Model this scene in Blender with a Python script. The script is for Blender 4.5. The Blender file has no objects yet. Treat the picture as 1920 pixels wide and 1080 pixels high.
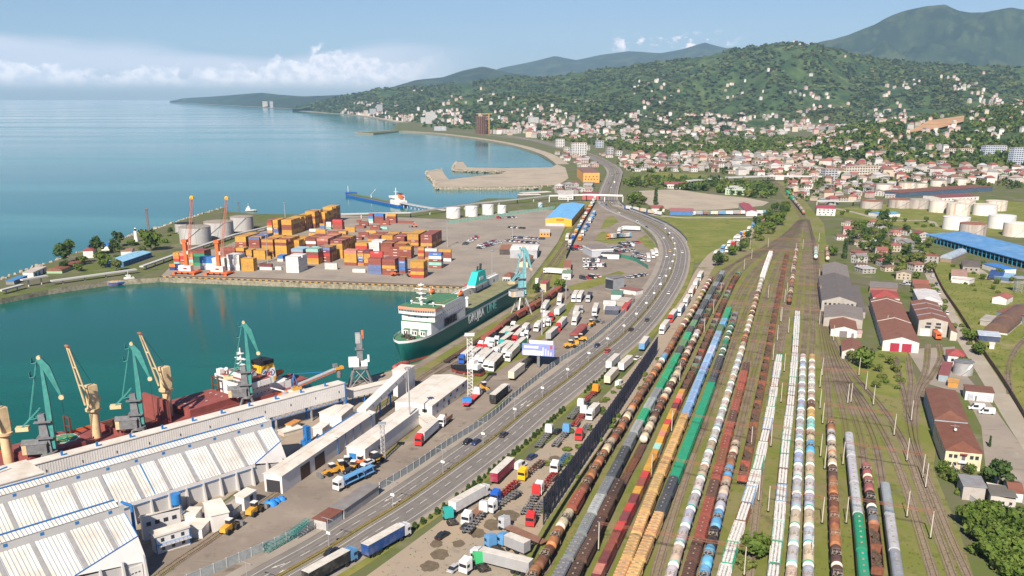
import bpy,bmesh,math,random
from math import sin,cos,tan,pi,radians,hypot,atan2
from mathutils import Vector,Matrix,noise
from mathutils.geometry import tessellate_polygon
import numpy as np
random.seed(7)
SC=bpy.context.scene
COL=SC.collection
H=130.0;F=1745.0;PX=960.0;PY=713.0;PITCH=radians(17.0)
cd=bpy.data.cameras.new('camera');cam=bpy.data.objects.new('camera',cd);COL.objects.link(cam)
cd.sensor_width=36;cd.lens=36*F/1920;cd.shift_y=(PY-540)/1920
cd.clip_start=1;cd.clip_end=200000
cam.location=(0,0,H);cam.rotation_euler=(pi/2-PITCH,0,0)
SC.camera=cam
SUN_EL=radians(39);SUN_AZ=radians(195)
sun_dir=Vector((sin(SUN_AZ)*cos(SUN_EL),cos(SUN_AZ)*cos(SUN_EL),sin(SUN_EL)))
sd=bpy.data.lights.new('sun','SUN');sd.energy=4.7;sd.angle=radians(0.5);sd.color=(1,.91,.78)
so=bpy.data.objects.new('sun',sd);COL.objects.link(so)
so.rotation_euler=(-sun_dir).to_track_quat('-Z','Y').to_euler();so.location=(0,0,500)
SC.view_settings.view_transform='Standard';SC.view_settings.look='None'
SC.view_settings.exposure=0.85;SC.view_settings.gamma=1;SC.view_settings.use_curve_mapping=False
SC.render.engine='CYCLES'
SC.cycles.volume_bounces=1
W=bpy.data.worlds.new('World');SC.world=W;W.use_nodes=True
def nd(nt,t,**kw):
 n=nt.nodes.new(t)
 for k,v in kw.items():
  if k=='ins':
   for a,b in v.items():n.inputs[a].default_value=b
  else:setattr(n,k,v)
 return n
def build_world():
 nt=W.node_tree;nt.nodes.clear();L=nt.links.new
 out=nd(nt,'ShaderNodeOutputWorld');bg=nd(nt,'ShaderNodeBackground');bg.inputs['Strength'].default_value=0.05
 sky=nd(nt,'ShaderNodeTexSky',sky_type='NISHITA',sun_disc=False,sun_elevation=SUN_EL,sun_rotation=SUN_AZ)
 sky.altitude=100;sky.air_density=1.0;sky.dust_density=0.4;sky.ozone_density=2.5
 tc=nd(nt,'ShaderNodeTexCoord');sep=nd(nt,'ShaderNodeSeparateXYZ');L(tc.outputs['Generated'],sep.inputs[0])
 def math_(op,a,b=None,clamp=False):
  m=nd(nt,'ShaderNodeMath',operation=op,use_clamp=clamp)
  for i,v in enumerate((a,b)):
   if v is None:continue
   if isinstance(v,(int,float)):m.inputs[i].default_value=v
   else:L(v,m.inputs[i])
  return m.outputs[0]
 def ramp(v,a,b,c=0.,d=1.,smooth=True):
  m=nd(nt,'ShaderNodeMapRange',interpolation_type='SMOOTHSTEP' if smooth else 'LINEAR')
  L(v,m.inputs[0])
  for i,q in enumerate((a,b,c,d)):m.inputs[i+1].default_value=q
  return m.outputs[0]
 az=math_('ARCTAN2',sep.outputs[0],sep.outputs[1])
 el=math_('ARCSINE',sep.outputs[2])
 cv=nd(nt,'ShaderNodeCombineXYZ');L(az,cv.inputs[0]);L(el,cv.inputs[1])
 def noi(scale,detail=6,rough=.55,sx=1.,sy=1.,off=0.):
  mp=nd(nt,'ShaderNodeMapping');L(cv.outputs[0],mp.inputs[0]);mp.inputs['Scale'].default_value=(sx,sy,1);mp.inputs['Location'].default_value=(off,off*.7,off)
  n=nd(nt,'ShaderNodeTexNoise');L(mp.outputs[0],n.inputs['Vector'])
  n.inputs['Scale'].default_value=scale;n.inputs['Detail'].default_value=detail;n.inputs['Roughness'].default_value=rough
  return n.outputs['Fac']
 tops=noi(9,3,.5,1,.0,3.1);big=noi(42,7,.6,1,1.25,1.7)
 toph=math_('ADD',ramp(tops,.3,.7,.022,.034,False),math_('MULTIPLY',ramp(az,-.30,-.13,0,1),.012))
 d=math_('SUBTRACT',el,math_('ADD',toph,math_('MULTIPLY',math_('SUBTRACT',big,.5),.055)))
 cum=ramp(d,.0015,-.004)
 cum=math_('MULTIPLY',cum,ramp(el,.004,.022))
 cum=math_('MULTIPLY',cum,ramp(az,-.045,-.15))
 veil=noi(7,5,.5,1,5.5,6.3)
 vtop=math_('ADD',ramp(az,-.55,-.25,.062,.040,False),ramp(az,-.25,-.12,0.,.012,True))
 dv=math_('SUBTRACT',el,math_('ADD',vtop,math_('MULTIPLY',math_('SUBTRACT',veil,.5),.024)))
 vl=math_('MULTIPLY',math_('MULTIPLY',ramp(dv,.003,-.012,0,.8),ramp(el,.0,.03)),ramp(az,.0,-.17))
 pf=noi(60,6,.6,1,1.6,9.0)
 pm=math_('MULTIPLY',math_('MULTIPLY',ramp(az,.085,.115),ramp(az,.235,.205)),math_('MULTIPLY',ramp(el,.040,.047),ramp(el,.064,.054)))
 puf=math_('MULTIPLY',ramp(pf,.50,.62),pm)
 lit=noi(75,5,.6,1,1.3,4.0)
 ccol=nd(nt,'ShaderNodeMix',data_type='RGBA');L(ramp(lit,.35,.65),ccol.inputs[0])
 ccol.inputs[6].default_value=(11.5,11.0,11.6,1);ccol.inputs[7].default_value=(18.5,16.2,15.2,1)
 vm=nd(nt,'ShaderNodeMix',data_type='RGBA');L(vl,vm.inputs[0]);tint=nd(nt,'ShaderNodeMix',data_type='RGBA',blend_type='MULTIPLY');tint.inputs[0].default_value=1;tint.inputs[7].default_value=(.76,.84,1.06,1);L(sky.outputs[0],tint.inputs[6]);L(tint.outputs[2],vm.inputs[6]);vm.inputs[7].default_value=(12.5,11.5,11.9,1)
 cm=nd(nt,'ShaderNodeMix',data_type='RGBA');L(math_('MULTIPLY',math_('MAXIMUM',cum,puf),.95),cm.inputs[0]);L(vm.outputs[2],cm.inputs[6]);L(ccol.outputs[2],cm.inputs[7])
 L(cm.outputs[2],bg.inputs['Color']);L(bg.outputs[0],out.inputs[0])
build_world()
CP,SP=cos(PITCH),sin(PITCH)
def RAY(x,y):
 a=(x-PX)/F;b=-(y-PY)/F
 return Vector((a,CP+b*SP,-SP+b*CP))
def G(x,y,z=0.0):
 """point of the level plane z seen at photo pixel x, y"""
 d=RAY(x,y);t=(z-H)/d.z
 return Vector((d.x*t,d.y*t,z))
def G2(p,z=0.0):return G(p[0],p[1],z)
def HGT(x,yb,yt,z=0.0):
 """height of something standing on z at pixel yb whose top is at yt"""
 b=G(x,yb,z);d=RAY(x,yt);t=hypot(b.x,b.y)/hypot(d.x,d.y)
 return H+d.z*t-z
def PXY(p):
 q=Vector(p)-Vector((0,0,H));fz=q.y*CP-q.z*SP;uy=q.y*SP+q.z*CP
 return PX+F*q.x/fz,PY-F*uy/fz
def tag(o,label=None,cat=None,group=None,kind=None):
 if label:o['label']=label
 if cat:o['category']=cat
 if group:o['group']=group
 if kind:o['kind']=kind
 return o
def empty(name,loc=(0,0,0),rz=0.,label=None,cat=None,group=None):
 o=bpy.data.objects.new(name,None);COL.objects.link(o);o.location=loc;o.rotation_euler=(0,0,rz);o.empty_display_size=.3
 return tag(o,label,cat,group)
def link(name,me,parent=None,color=None,loc=None,rz=None,scale=None,label=None,cat=None,group=None,kind=None):
 o=bpy.data.objects.new(name,me);COL.objects.link(o)
 if parent:o.parent=parent
 if color:o.color=(*color,1)
 if loc is not None:o.location=loc
 if rz is not None:o.rotation_euler=(0,0,rz)
 if scale is not None:o.scale=(scale,)*3 if isinstance(scale,(int,float))else scale
 return tag(o,label,cat,group,kind)
class MB:
 """mesh builder: collects faces, each with a material slot"""
 def __init__(s):s.v=[];s.f=[];s.m=[];s.mats=[];s.sm=[]
 def mi(s,m):
  if m not in s.mats:s.mats.append(m)
  return s.mats.index(m)
 def add(s,vs,fs,m,M=None,smooth=False):
  k=len(s.v);i=s.mi(m)
  s.v+=[tuple(M@Vector(p))for p in vs]if M is not None else[tuple(p)for p in vs]
  for f in fs:s.f.append(tuple(k+a for a in f));s.m.append(i);s.sm.append(smooth)
  return s
 def box(s,c,d,m,rz=0.,M=None,bottom=True,taper=(1,1)):
  x,y,z=d[0]/2,d[1]/2,d[2]/2;tx,ty=taper
  vs=[(-x,-y,-z),(x,-y,-z),(x,y,-z),(-x,y,-z),(-x*tx,-y*ty,z),(x*tx,-y*ty,z),(x*tx,y*ty,z),(-x*tx,y*ty,z)]
  fs=[(4,5,6,7),(0,1,5,4),(1,2,6,5),(2,3,7,6),(3,0,4,7)]+([(3,2,1,0)]if bottom else[])
  T=Matrix.Translation(c)@Matrix.Rotation(rz,4,'Z')
  return s.add(vs,fs,m,(M@T)if M is not None else T)
 def bx(s,x0,x1,y0,y1,z0,z1,m,M=None):return s.box(((x0+x1)/2,(y0+y1)/2,(z0+z1)/2),(x1-x0,y1-y0,z1-z0),m,M=M)
 def bar(s,p,q,w,m,h=None,M=None):
  p=Vector(p);q=Vector(q);d=q-p;l=d.length
  if l<1e-6:return s
  R=d.to_track_quat('X','Z').to_matrix().to_4x4();T=Matrix.Translation((p+q)/2)@R
  return s.box((0,0,0),(l,w,h or w),m,M=(M@T)if M is not None else T)
 def cyl(s,p,q,r,m,n=10,r2=None,caps=True,M=None,smooth=True):
  p=Vector(p);q=Vector(q);d=q-p;r2=r if r2 is None else r2
  R=d.to_track_quat('Z','Y').to_matrix();vs=[]
  for k in range(n):
   a=2*pi*k/n;u=R@Vector((cos(a),sin(a),0));vs+=[p+u*r,q+u*r2]
  fs=[(2*k,2*((k+1)%n),2*((k+1)%n)+1,2*k+1)for k in range(n)]
  s.add(vs,fs,m,M,smooth)
  if caps:
   s.add(vs,[tuple(2*k+1 for k in range(n)),tuple(2*k for k in reversed(range(n)))],m,M)
  return s
 def prism(s,poly,z0,z1,m,mtop=None,M=None,bottom=False):
  """vertical prism over a 2-D outline (any winding, may be concave)"""
  P=[(p[0],p[1])for p in poly]
  if sum(P[i][0]*P[(i+1)%len(P)][1]-P[(i+1)%len(P)][0]*P[i][1]for i in range(len(P)))<0:P=P[::-1]
  n=len(P);vs=[(x,y,z0)for x,y in P]+[(x,y,z1)for x,y in P]
  s.add(vs,[(i,(i+1)%n,n+(i+1)%n,n+i)for i in range(n)],m,M)
  tr=tessellate_polygon([[Vector((x,y,0))for x,y in P]])
  ft=[]
  for t in tr:
   a,b,c=(P[i]for i in t);cr=(b[0]-a[0])*(c[1]-a[1])-(b[1]-a[1])*(c[0]-a[0])
   ft.append(t if cr>0 else t[::-1])
  s.add([(x,y,z1)for x,y in P],ft,mtop or m,M)
  if bottom:s.add([(x,y,z0)for x,y in P],[t[::-1]for t in ft],m,M)
  return s
 def extr(s,prof,x0,x1,m,M=None,caps=True,smooth=False):
  """profile (y, z) extruded along x"""
  n=len(prof);vs=[(x0,y,z)for y,z in prof]+[(x1,y,z)for y,z in prof]
  s.add(vs,[(i,(i+1)%n,n+(i+1)%n,n+i)for i in range(n)],m,M,smooth)
  if caps:s.add(vs,[tuple(reversed(range(n))),tuple(range(n,2*n))],m,M)
  return s
 def loft(s,rings,m,M=None,closed=True,smooth=True,cap0=False,cap1=False):
  n=len(rings[0]);vs=[p for r in rings for p in r];fs=[]
  for a in range(len(rings)-1):
   for i in range(n if closed else n-1):
    j=(i+1)%n;fs.append((a*n+i,a*n+j,(a+1)*n+j,(a+1)*n+i))
  s.add(vs,fs,m,M,smooth)
  if cap0:s.add(rings[0],[tuple(reversed(range(n)))],m,M)
  if cap1:s.add(rings[-1],[tuple(range(n))],m,M)
  return s
 def sphere(s,c,r,m,nu=10,nv=6,M=None,sc=(1,1,1),half=False):
  rings=[]
  for j in range(nv+1):
   a=(pi/2 if half else pi)*j/nv
   rings.append([(c[0]+r*sc[0]*sin(a)*cos(2*pi*i/nu),c[1]+r*sc[1]*sin(a)*sin(2*pi*i/nu),c[2]+r*sc[2]*cos(a))for i in range(nu)])
  return s.loft(rings[::-1],m,M)
 def mesh(s,name='mesh'):
  me=bpy.data.meshes.new(name);me.from_pydata(s.v,[],s.f)
  for m in s.mats:me.materials.append(m)
  me.polygons.foreach_set('material_index',s.m);me.polygons.foreach_set('use_smooth',s.sm);me.update()
  return me
 def build(s,name,parent=None,**kw):return link(name,s.mesh(name),parent,**kw)
MATS={}
def mat(name,col=(.5,.5,.5),rough=.75,var=.18,scale=.4,obj=False,metal=0.,bump=0.,dirt=None,dirt_amt=.5,dscale=.15,spec=.4,wave=None,stretch=(1,1,1),space='w',det=4,emit=None):
 """painted / weathered surface: base colour (or the object's own colour) broken by two noises"""
 if name in MATS:return MATS[name]
 m=bpy.data.materials.new(name);m.use_nodes=True;nt=m.node_tree;L=nt.links.new
 b=nt.nodes['Principled BSDF'];b.inputs['Roughness'].default_value=rough;b.inputs['Metallic'].default_value=metal
 b.inputs['Specular IOR Level'].default_value=spec
 if space=='w':src=nd(nt,'ShaderNodeNewGeometry').outputs['Position']
 else:src=nd(nt,'ShaderNodeTexCoord').outputs['Object']
 mp=nd(nt,'ShaderNodeMapping');mp.inputs['Scale'].default_value=stretch;L(src,mp.inputs[0]);src=mp.outputs[0]
 if obj:
  oi=nd(nt,'ShaderNodeObjectInfo');c=oi.outputs['Color']
 else:
  r=nd(nt,'ShaderNodeRGB');r.outputs[0].default_value=(*col,1);c=r.outputs[0]
 n1=nd(nt,'ShaderNodeTexNoise');L(src,n1.inputs['Vector']);n1.inputs['Scale'].default_value=scale;n1.inputs['Detail'].default_value=det;n1.inputs['Roughness'].default_value=.6
 mr=nd(nt,'ShaderNodeMapRange');L(n1.outputs['Fac'],mr.inputs[0])
 for i,q in enumerate((.3,.7,1-var,1+var)):mr.inputs[i+1].default_value=q
 mul=nd(nt,'ShaderNodeMix',data_type='RGBA',blend_type='MULTIPLY');mul.inputs[0].default_value=1
 L(c,mul.inputs[6]);L(mr.outputs[0],mul.inputs[7]);c=mul.outputs[2]
 if dirt:
  n2=nd(nt,'ShaderNodeTexNoise');L(src,n2.inputs['Vector']);n2.inputs['Scale'].default_value=dscale;n2.inputs['Detail'].default_value=6;n2.inputs['Roughness'].default_value=.65
  m2=nd(nt,'ShaderNodeMapRange');L(n2.outputs['Fac'],m2.inputs[0])
  for i,q in enumerate((.48,.68,0,dirt_amt)):m2.inputs[i+1].default_value=q
  mx=nd(nt,'ShaderNodeMix',data_type='RGBA');L(m2.outputs[0],mx.inputs[0]);L(c,mx.inputs[6]);mx.inputs[7].default_value=(*dirt,1);c=mx.outputs[2]
 if wave:
  wv=nd(nt,'ShaderNodeTexWave',bands_direction=wave[1]if len(wave)>1 else 'X');wv.inputs['Scale'].default_value=wave[0]
  L(nd(nt,'ShaderNodeTexCoord').outputs['Object'],wv.inputs['Vector'])
  m3=nd(nt,'ShaderNodeMapRange');L(wv.outputs['Fac'],m3.inputs[0])
  for i,q in enumerate((0,1,.84,1.04)):m3.inputs[i+1].default_value=q
  mm=nd(nt,'ShaderNodeMix',data_type='RGBA',blend_type='MULTIPLY');mm.inputs[0].default_value=1;L(c,mm.inputs[6]);L(m3.outputs[0],mm.inputs[7]);c=mm.outputs[2]
 L(c,b.inputs['Base Color'])
 if bump:
  bp=nd(nt,'ShaderNodeBump');bp.inputs['Strength'].default_value=bump;bp.inputs['Distance'].default_value=.3;L(n1.outputs['Fac'],bp.inputs['Height']);L(bp.outputs[0],b.inputs['Normal'])
 MATS[name]=m;return m
def ground_mat(name,layers,base,rough=.95,bump=.0):
 """layers: (colour, noise scale, low, high, stretch, detail) laid one over another"""
 if name in MATS:return MATS[name]
 m=bpy.data.materials.new(name);m.use_nodes=True;nt=m.node_tree;L=nt.links.new
 b=nt.nodes['Principled BSDF'];b.inputs['Roughness'].default_value=rough;b.inputs['Specular IOR Level'].default_value=.15
 pos=nd(nt,'ShaderNodeNewGeometry').outputs['Position']
 r=nd(nt,'ShaderNodeRGB');r.outputs[0].default_value=(*base,1);c=r.outputs[0]
 for k,(col,sc,lo,hi,st,de)in enumerate(layers):
  mp=nd(nt,'ShaderNodeMapping');L(pos,mp.inputs[0]);mp.inputs['Scale'].default_value=(st[0],st[1],1);mp.inputs['Location'].default_value=(k*37.3,k*11.1,0)
  if len(st)>2:mp.inputs['Rotation'].default_value=(0,0,st[2])
  n=nd(nt,'ShaderNodeTexNoise');L(mp.outputs[0],n.inputs['Vector']);n.inputs['Scale'].default_value=sc;n.inputs['Detail'].default_value=de;n.inputs['Roughness'].default_value=.62
  q=nd(nt,'ShaderNodeMapRange');L(n.outputs['Fac'],q.inputs[0])
  for i,v in enumerate((lo,hi,0,col[3]if len(col)>3 else 1)):q.inputs[i+1].default_value=v
  mx=nd(nt,'ShaderNodeMix',data_type='RGBA');L(q.outputs[0],mx.inputs[0]);L(c,mx.inputs[6]);mx.inputs[7].default_value=(*col[:3],1);c=mx.outputs[2]
 L(c,b.inputs['Base Color']);MATS[name]=m;return m
def inset(poly,d):
 c=sum((Vector(p)for p in poly),Vector((0,0)))/len(poly);return[tuple(c+(Vector(p)-c)*(1-d/(Vector(p)-c).length))for p in poly]
def sheet(name,pix,z,m,parent=None,kind='structure',**kw):
 """flat ground sheet over a pixel outline"""
 P=[G(x,y,0)for x,y in pix];mb=MB();tr=tessellate_polygon([[Vector((p.x,p.y,0))for p in P]]);fs=[]
 for t in tr:
  a,b,c=(P[i]for i in t);cr=(b.x-a.x)*(c.y-a.y)-(b.y-a.y)*(c.x-a.x);fs.append(t if cr>0 else t[::-1])
 mb.add([(p.x,p.y,z)for p in P],fs,m)
 return mb.build(name,parent,kind=kind,**kw)
def resample(P,step):
 """evenly spaced points (smoothed by Catmull-Rom) along a world polyline"""
 P=[Vector((p[0],p[1],0))for p in P];Q=[P[0]*2-P[1]]+P+[P[-1]*2-P[-2]];d=[]
 for i in range(1,len(Q)-2):
  a,b,c,e=Q[i-1:i+3];n=max(2,int((c-b).length/max(step*.3,.4)))
  for k in range(n):
   t=k/n;d.append(.5*((2*b)+(c-a)*t+(2*a-5*b+4*c-e)*t*t+(3*b-a-3*c+e)*t**3))
 d.append(P[-1]);out=[d[0]];acc=0
 for i in range(1,len(d)):
  l=(d[i]-d[i-1]).length;pos=0
  while l>0 and acc+(l-pos)>=step:
   pos+=step-acc;acc=0;out.append(d[i-1].lerp(d[i],pos/l))
  acc+=l-pos
 if(out[-1]-d[-1]).length>step*.3:out.append(d[-1])
 return out
def normals(P):
 N=[]
 for i in range(len(P)):
  t=(P[min(i+1,len(P)-1)]-P[max(i-1,0)]).normalized();N.append(Vector((t.y,-t.x,0)))
 return N
def ribbon(mb,P,o0,o1,z,m,zz=None):
 """strip along polyline P between offsets o0 and o1 (right positive)"""
 N=normals(P);vs=[]
 for i,(p,n)in enumerate(zip(P,N)):
  h=z+(zz[i]if zz else 0);a=p+n*o0;b=p+n*o1;vs+=[(a.x,a.y,h),(b.x,b.y,h)]
 return mb.add(vs,[(2*i,2*i+1,2*i+3,2*i+2)for i in range(len(P)-1)],m)
def curb(mb,P,o0,o1,z0,z1,m):
 N=normals(P);vs=[]
 for p,n in zip(P,N):
  a=p+n*o0;b=p+n*o1;vs+=[(a.x,a.y,z0),(a.x,a.y,z1),(b.x,b.y,z1),(b.x,b.y,z0)]
 fs=[]
 for i in range(len(P)-1):
  k=4*i;fs+=[(k,k+4,k+5,k+1),(k+1,k+5,k+6,k+2),(k+2,k+6,k+7,k+3)]
 mb.add(vs,[f[::-1]for f in fs],m);e=len(vs)-4
 return mb.add(vs,[(0,1,2,3),(e+3,e+2,e+1,e)],m)
ORD=['first','second','third','fourth','fifth','sixth','seventh','eighth','ninth','tenth','eleventh','twelfth','thirteenth','fourteenth','fifteenth','sixteenth','seventeenth','eighteenth','nineteenth','twentieth']
def ordw(i):
 if i<20:return ORD[i]
 t={2:'twenty',3:'thirty',4:'forty',5:'fifty',6:'sixty',7:'seventy',8:'eighty',9:'ninety'}[min(99,i+1)//10];r=(i+1)%10
 return t+'-'+ORD[r-1]if r else t[:-1]+'ieth'
#  SETTING: water, land, hills, air
WATER_Z=-3.6
def water_mat(name,deep,pale,sc,rough=.06,bump=.12,streak=.5,spec=.3):
 m=bpy.data.materials.new(name);m.use_nodes=True;nt=m.node_tree;L=nt.links.new
 b=nt.nodes['Principled BSDF'];b.inputs['Roughness'].default_value=rough;b.inputs['IOR'].default_value=1.33;b.inputs['Specular IOR Level'].default_value=spec
 pos=nd(nt,'ShaderNodeNewGeometry').outputs['Position']
 def noi(scale,st,det,rot=0.):
  mp=nd(nt,'ShaderNodeMapping');L(pos,mp.inputs[0]);mp.inputs['Scale'].default_value=st;mp.inputs['Rotation'].default_value=(0,0,rot)
  n=nd(nt,'ShaderNodeTexNoise');L(mp.outputs[0],n.inputs['Vector']);n.inputs['Scale'].default_value=scale;n.inputs['Detail'].default_value=det;n.inputs['Roughness'].default_value=.55
  return n.outputs['Fac']
 a=noi(sc,(.35,1.6,1),5,.12);q=nd(nt,'ShaderNodeMapRange',interpolation_type='SMOOTHSTEP');L(a,q.inputs[0])
 for i,v in enumerate((.44,.60,0,1)):q.inputs[i+1].default_value=v
 mx=nd(nt,'ShaderNodeMix',data_type='RGBA');L(q.outputs[0],mx.inputs[0]);mx.inputs[6].default_value=(*deep,1);mx.inputs[7].default_value=(*pale,1)
 L(mx.outputs[2],b.inputs['Base Color'])
 rr=nd(nt,'ShaderNodeMapRange');L(a,rr.inputs[0])
 for i,v in enumerate((.4,.65,rough,rough*(1+streak*3))):rr.inputs[i+1].default_value=v
 L(rr.outputs[0],b.inputs['Roughness'])
 bp=nd(nt,'ShaderNodeBump');bp.inputs['Strength'].default_value=bump;bp.inputs['Distance'].default_value=.5
 L(noi(.35,(1,1.8,1),4,.5),bp.inputs['Height'])
 L(bp.outputs[0],b.inputs['Normal']);return m
M_SEA=water_mat('sea_water',(.003,.115,.100),(.040,.190,.178),.0017,spec=.22)
M_HARB=water_mat('harbour_water',(.001,.082,.060),(.002,.096,.072),.008,rough=.10,bump=.10,spec=.18)
def rect_sheet(name,x0,x1,y0,y1,z,m):
 return MB().add([(x0,y0,z),(x1,y0,z),(x1,y1,z),(x0,y1,z)],[(0,1,2,3)],m).build(name,kind='structure')
rect_sheet('sea',-26000,26000,-300,30000,WATER_Z,M_SEA)
sheet('harbour_basin',[(-300,1100),(-300,585),(0,556),(90,541),(200,525),(300,516),(600,528),(920,540),(975,560),(800,690),(0,960)],WATER_Z+.05,M_HARB)
M_LAND=ground_mat('town_ground',[((.105,.130,.032),.02,.40,.60,(1,1),6),((.20,.17,.125),.035,.55,.72,(1,1),5),((.065,.095,.022),.06,.55,.7,(1,1),5)],(.13,.12,.075))
M_QUAYWALL=mat('quay_concrete',(.27,.235,.17),.9,.35,.5,dirt=(.10,.085,.06),dirt_amt=.8,dscale=.3)
LAND=[(-300,1020),(0,925),(690,706),(785,678),(966,570),(950,556),(905,547),(890,542),(300,520),(290,521),(200,527),(90,543),(0,560),(-120,580),(-140,570),(0,524),(50,506),(95,491),(147,472),(236,445),(300,427),(330,416),(375,401),(420,389),(424,396),(480,401),(640,403),(770,400),(825,389),(885,380),(912,372),(968,372),(975,364),(1012,358),(1018,350),(960,351),(818,351),(812,337),(800,322),(828,317),(836,330),(842,336),(880,331),(940,325),(948,321),(876,319),(850,317),(855,303),(868,303),(876,313),(945,315),(1035,313),(1043,308),(1033,300),(1010,287),(960,272),(900,261),(840,253),(800,249),(748,246),(700,250),(665,248.5),(700,246.5),(742,243),(738,238),(747,230),(690,219),(640,213.5),(560,208),(553,205),(600,203),(660,202),(2500,198),(2500,1500),(-300,1500)]
def build_land():
 P=[G(x,y,0)for x,y in LAND]
 MB().prism([(p.x,p.y)for p in P],WATER_Z-.4,0,M_QUAYWALL,M_LAND).build('ground',kind='structure')
build_land()
def lerp_tab(T,x):
 if x<=T[0][0]:return T[0][1:]
 for a,b in zip(T,T[1:]):
  if x<=b[0]:
   t=(x-a[0])/(b[0]-a[0]);return[u+(v-u)*t for u,v in zip(a[1:],b[1:])]
 return T[-1][1:]
M_HILL=ground_mat('wooded_hill',[((.110,.140,.045),.0045,.50,.66,(1,1),8),((.022,.048,.017),.012,.42,.6,(1,1),8),((.16,.14,.08),.006,.68,.76,(1,1),8),((.10,.135,.045),.05,.60,.72,(1,1),4)],(.055,.090,.030))
M_MOUNT=ground_mat('wooded_mountain',[((.050,.066,.026),.0016,.46,.58,(1,1),9),((.010,.024,.012),.0035,.45,.56,(1,1),9),((.045,.064,.03,.8),.009,.55,.66,(1,1),8)],(.022,.040,.018))  # strong light and dark patches in the colour stand for relief shading
class Hill:
 """wooded slope rising from a base line (ground pixels) to a ridge (pixels at a distance in m)"""
 def __init__(s,name,base,ridge,x0,x1,nx,nt_,m,amp=.2,fs=.0012,pw=1.25,back=.35,seed=0,lump=0.):
  s.x0,s.x1,s.base,s.ridge,s.amp,s.fs,s.pw,s.seed,s.lump=x0,x1,base,ridge,amp,fs,pw,seed,lump
  vs=[];fs_=[]
  T=[i/nt_ for i in range(nt_+1)]+[1+back*(k+1)/4 for k in range(4)]
  for i in range(nx+1):
   x=x0+(x1-x0)*i/nx
   for t in T:vs.append(s.at(x,t))
  n=len(T)
  for i in range(nx):
   for j in range(n-1):fs_.append((i*n+j,(i+1)*n+j,(i+1)*n+j+1,i*n+j+1))
  s.obj=MB().add(vs,fs_,m,smooth=True).build(name,kind='structure')
 def at(s,x,t):
  yb,=lerp_tab(s.base,x);yr,D=lerp_tab(s.ridge,x)
  b=G(x,yb,0);d=RAY(x,yr);hd=hypot(d.x,d.y);k=D/hd;r=Vector((d.x*k,d.y*k,0));Hr=max(4,H+d.z*k)
  p=b.lerp(r,t);tt=min(t,1)
  z=Hr*tt**s.pw
  q=Vector((p.x*s.fs,p.y*s.fs,s.seed))
  f=noise.fractal(q,1.0,2.1,5,noise_basis='PERLIN_ORIGINAL');rg=1-abs(noise.noise(q*1.7))*2
  z+=Hr*s.amp*(f*.9+rg*.6-.25)*(tt*(1.03-tt))*3.2*(1 if t<=1 else max(0,1-(t-1)*3))
  if s.lump:z+=s.lump*noise.fractal(Vector((p.x*.02,p.y*.02,s.seed)),1.,2.,3)*min(1,t*8)
  if t>1:z-=Hr*(t-1)*1.1
  return(p.x,p.y,z-(.6 if t<=0 else 0))
FRONT=Hill('hill',[(548,204),(600,210),(690,217),(745,226),(850,236),(960,246),(1100,250),(1300,247),(1500,243),(1700,240),(1900,236),(2100,235)],[(548,204,9200),(600,192,8600),(640,180,8200),(700,168,8000),(760,164,7800),(820,160,7600),(880,154,7400),(960,142,7400),(1010,146,7200),(1060,140,7200),(1130,126,7200),(1220,118,7200),(1300,112,7200),(1380,98,7200),(1470,87,7200),(1530,92,7200),(1590,106,7200),(1680,112,7000),(1800,120,6800),(1920,124,6600),(2100,120,6500)],548,2080,330,46,M_HILL,amp=.48,fs=.0008,seed=1.3,lump=7)
MID=Hill('hill',[(700,205),(1300,205)],[(700,176,12500),(745,160,12500),(780,150,12500),(830,146,12500),(870,133,12500),(905,126,12500),(950,136,12500),(1000,142,12500),(1060,148,12500),(1300,160,12500)],700,1300,110,22,M_MOUNT,amp=.34,fs=.0007,seed=4.1)
FAR=Hill('hill',[(900,198),(1560,198)],[(900,150,19000),(935,129,19000),(985,119,19000),(1040,106,19000),(1080,113,19000),(1130,102,19000),(1180,96,19000),(1240,99,19000),(1280,92,19000),(1322,80,19000),(1360,90,19000),(1400,93,19000),(1470,108,19000),(1560,120,19000)],900,1560,120,14,M_MOUNT,amp=.16,fs=.0005,seed=7.7)
BIG=Hill('mountain',[(1420,204),(2300,203)],[(1420,140,12500),(1500,90,12500),(1540,76,12500),(1590,64,12500),(1640,47,12500),(1690,20,12500),(1715,11,12500),(1745,7,12500),(1775,12,12500),(1800,20,12500),(1850,24,12500),(1900,20,12500),(1960,26,12500),(2100,50,12500),(2300,70,12500)],1420,2250,190,44,M_MOUNT,amp=.6,fs=.0008,seed=2.9,pw=1.1)
CAPE=Hill('headland',[(318,191.5),(380,195),(460,199),(553,204.5),(640,206),(760,205)],[(318,189.5,21000),(345,184,19500),(400,181,17000),(450,177,15500),(490,174,14500),(530,178,13500),(570,181,12500),(640,178,12500),(760,176,12500)],318,760,90,10,M_MOUNT,amp=.15,fs=.0012,seed=5.2)
KNOLL=Hill('hill',[(1400,290),(1450,293),(1550,300),(1650,306),(1760,312),(1920,318),(2150,325)],[(1400,289,2500),(1450,283,2600),(1500,269,2700),(1560,249,2800),(1620,231,2900),(1680,229,3000),(1720,223,3200),(1790,211,3400),(1850,201,3600),(1920,195,3700),(2150,183,3800)],1400,2130,130,34,M_HILL,amp=.10,fs=.0025,seed=3.3,lump=3,pw=1.05)
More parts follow.
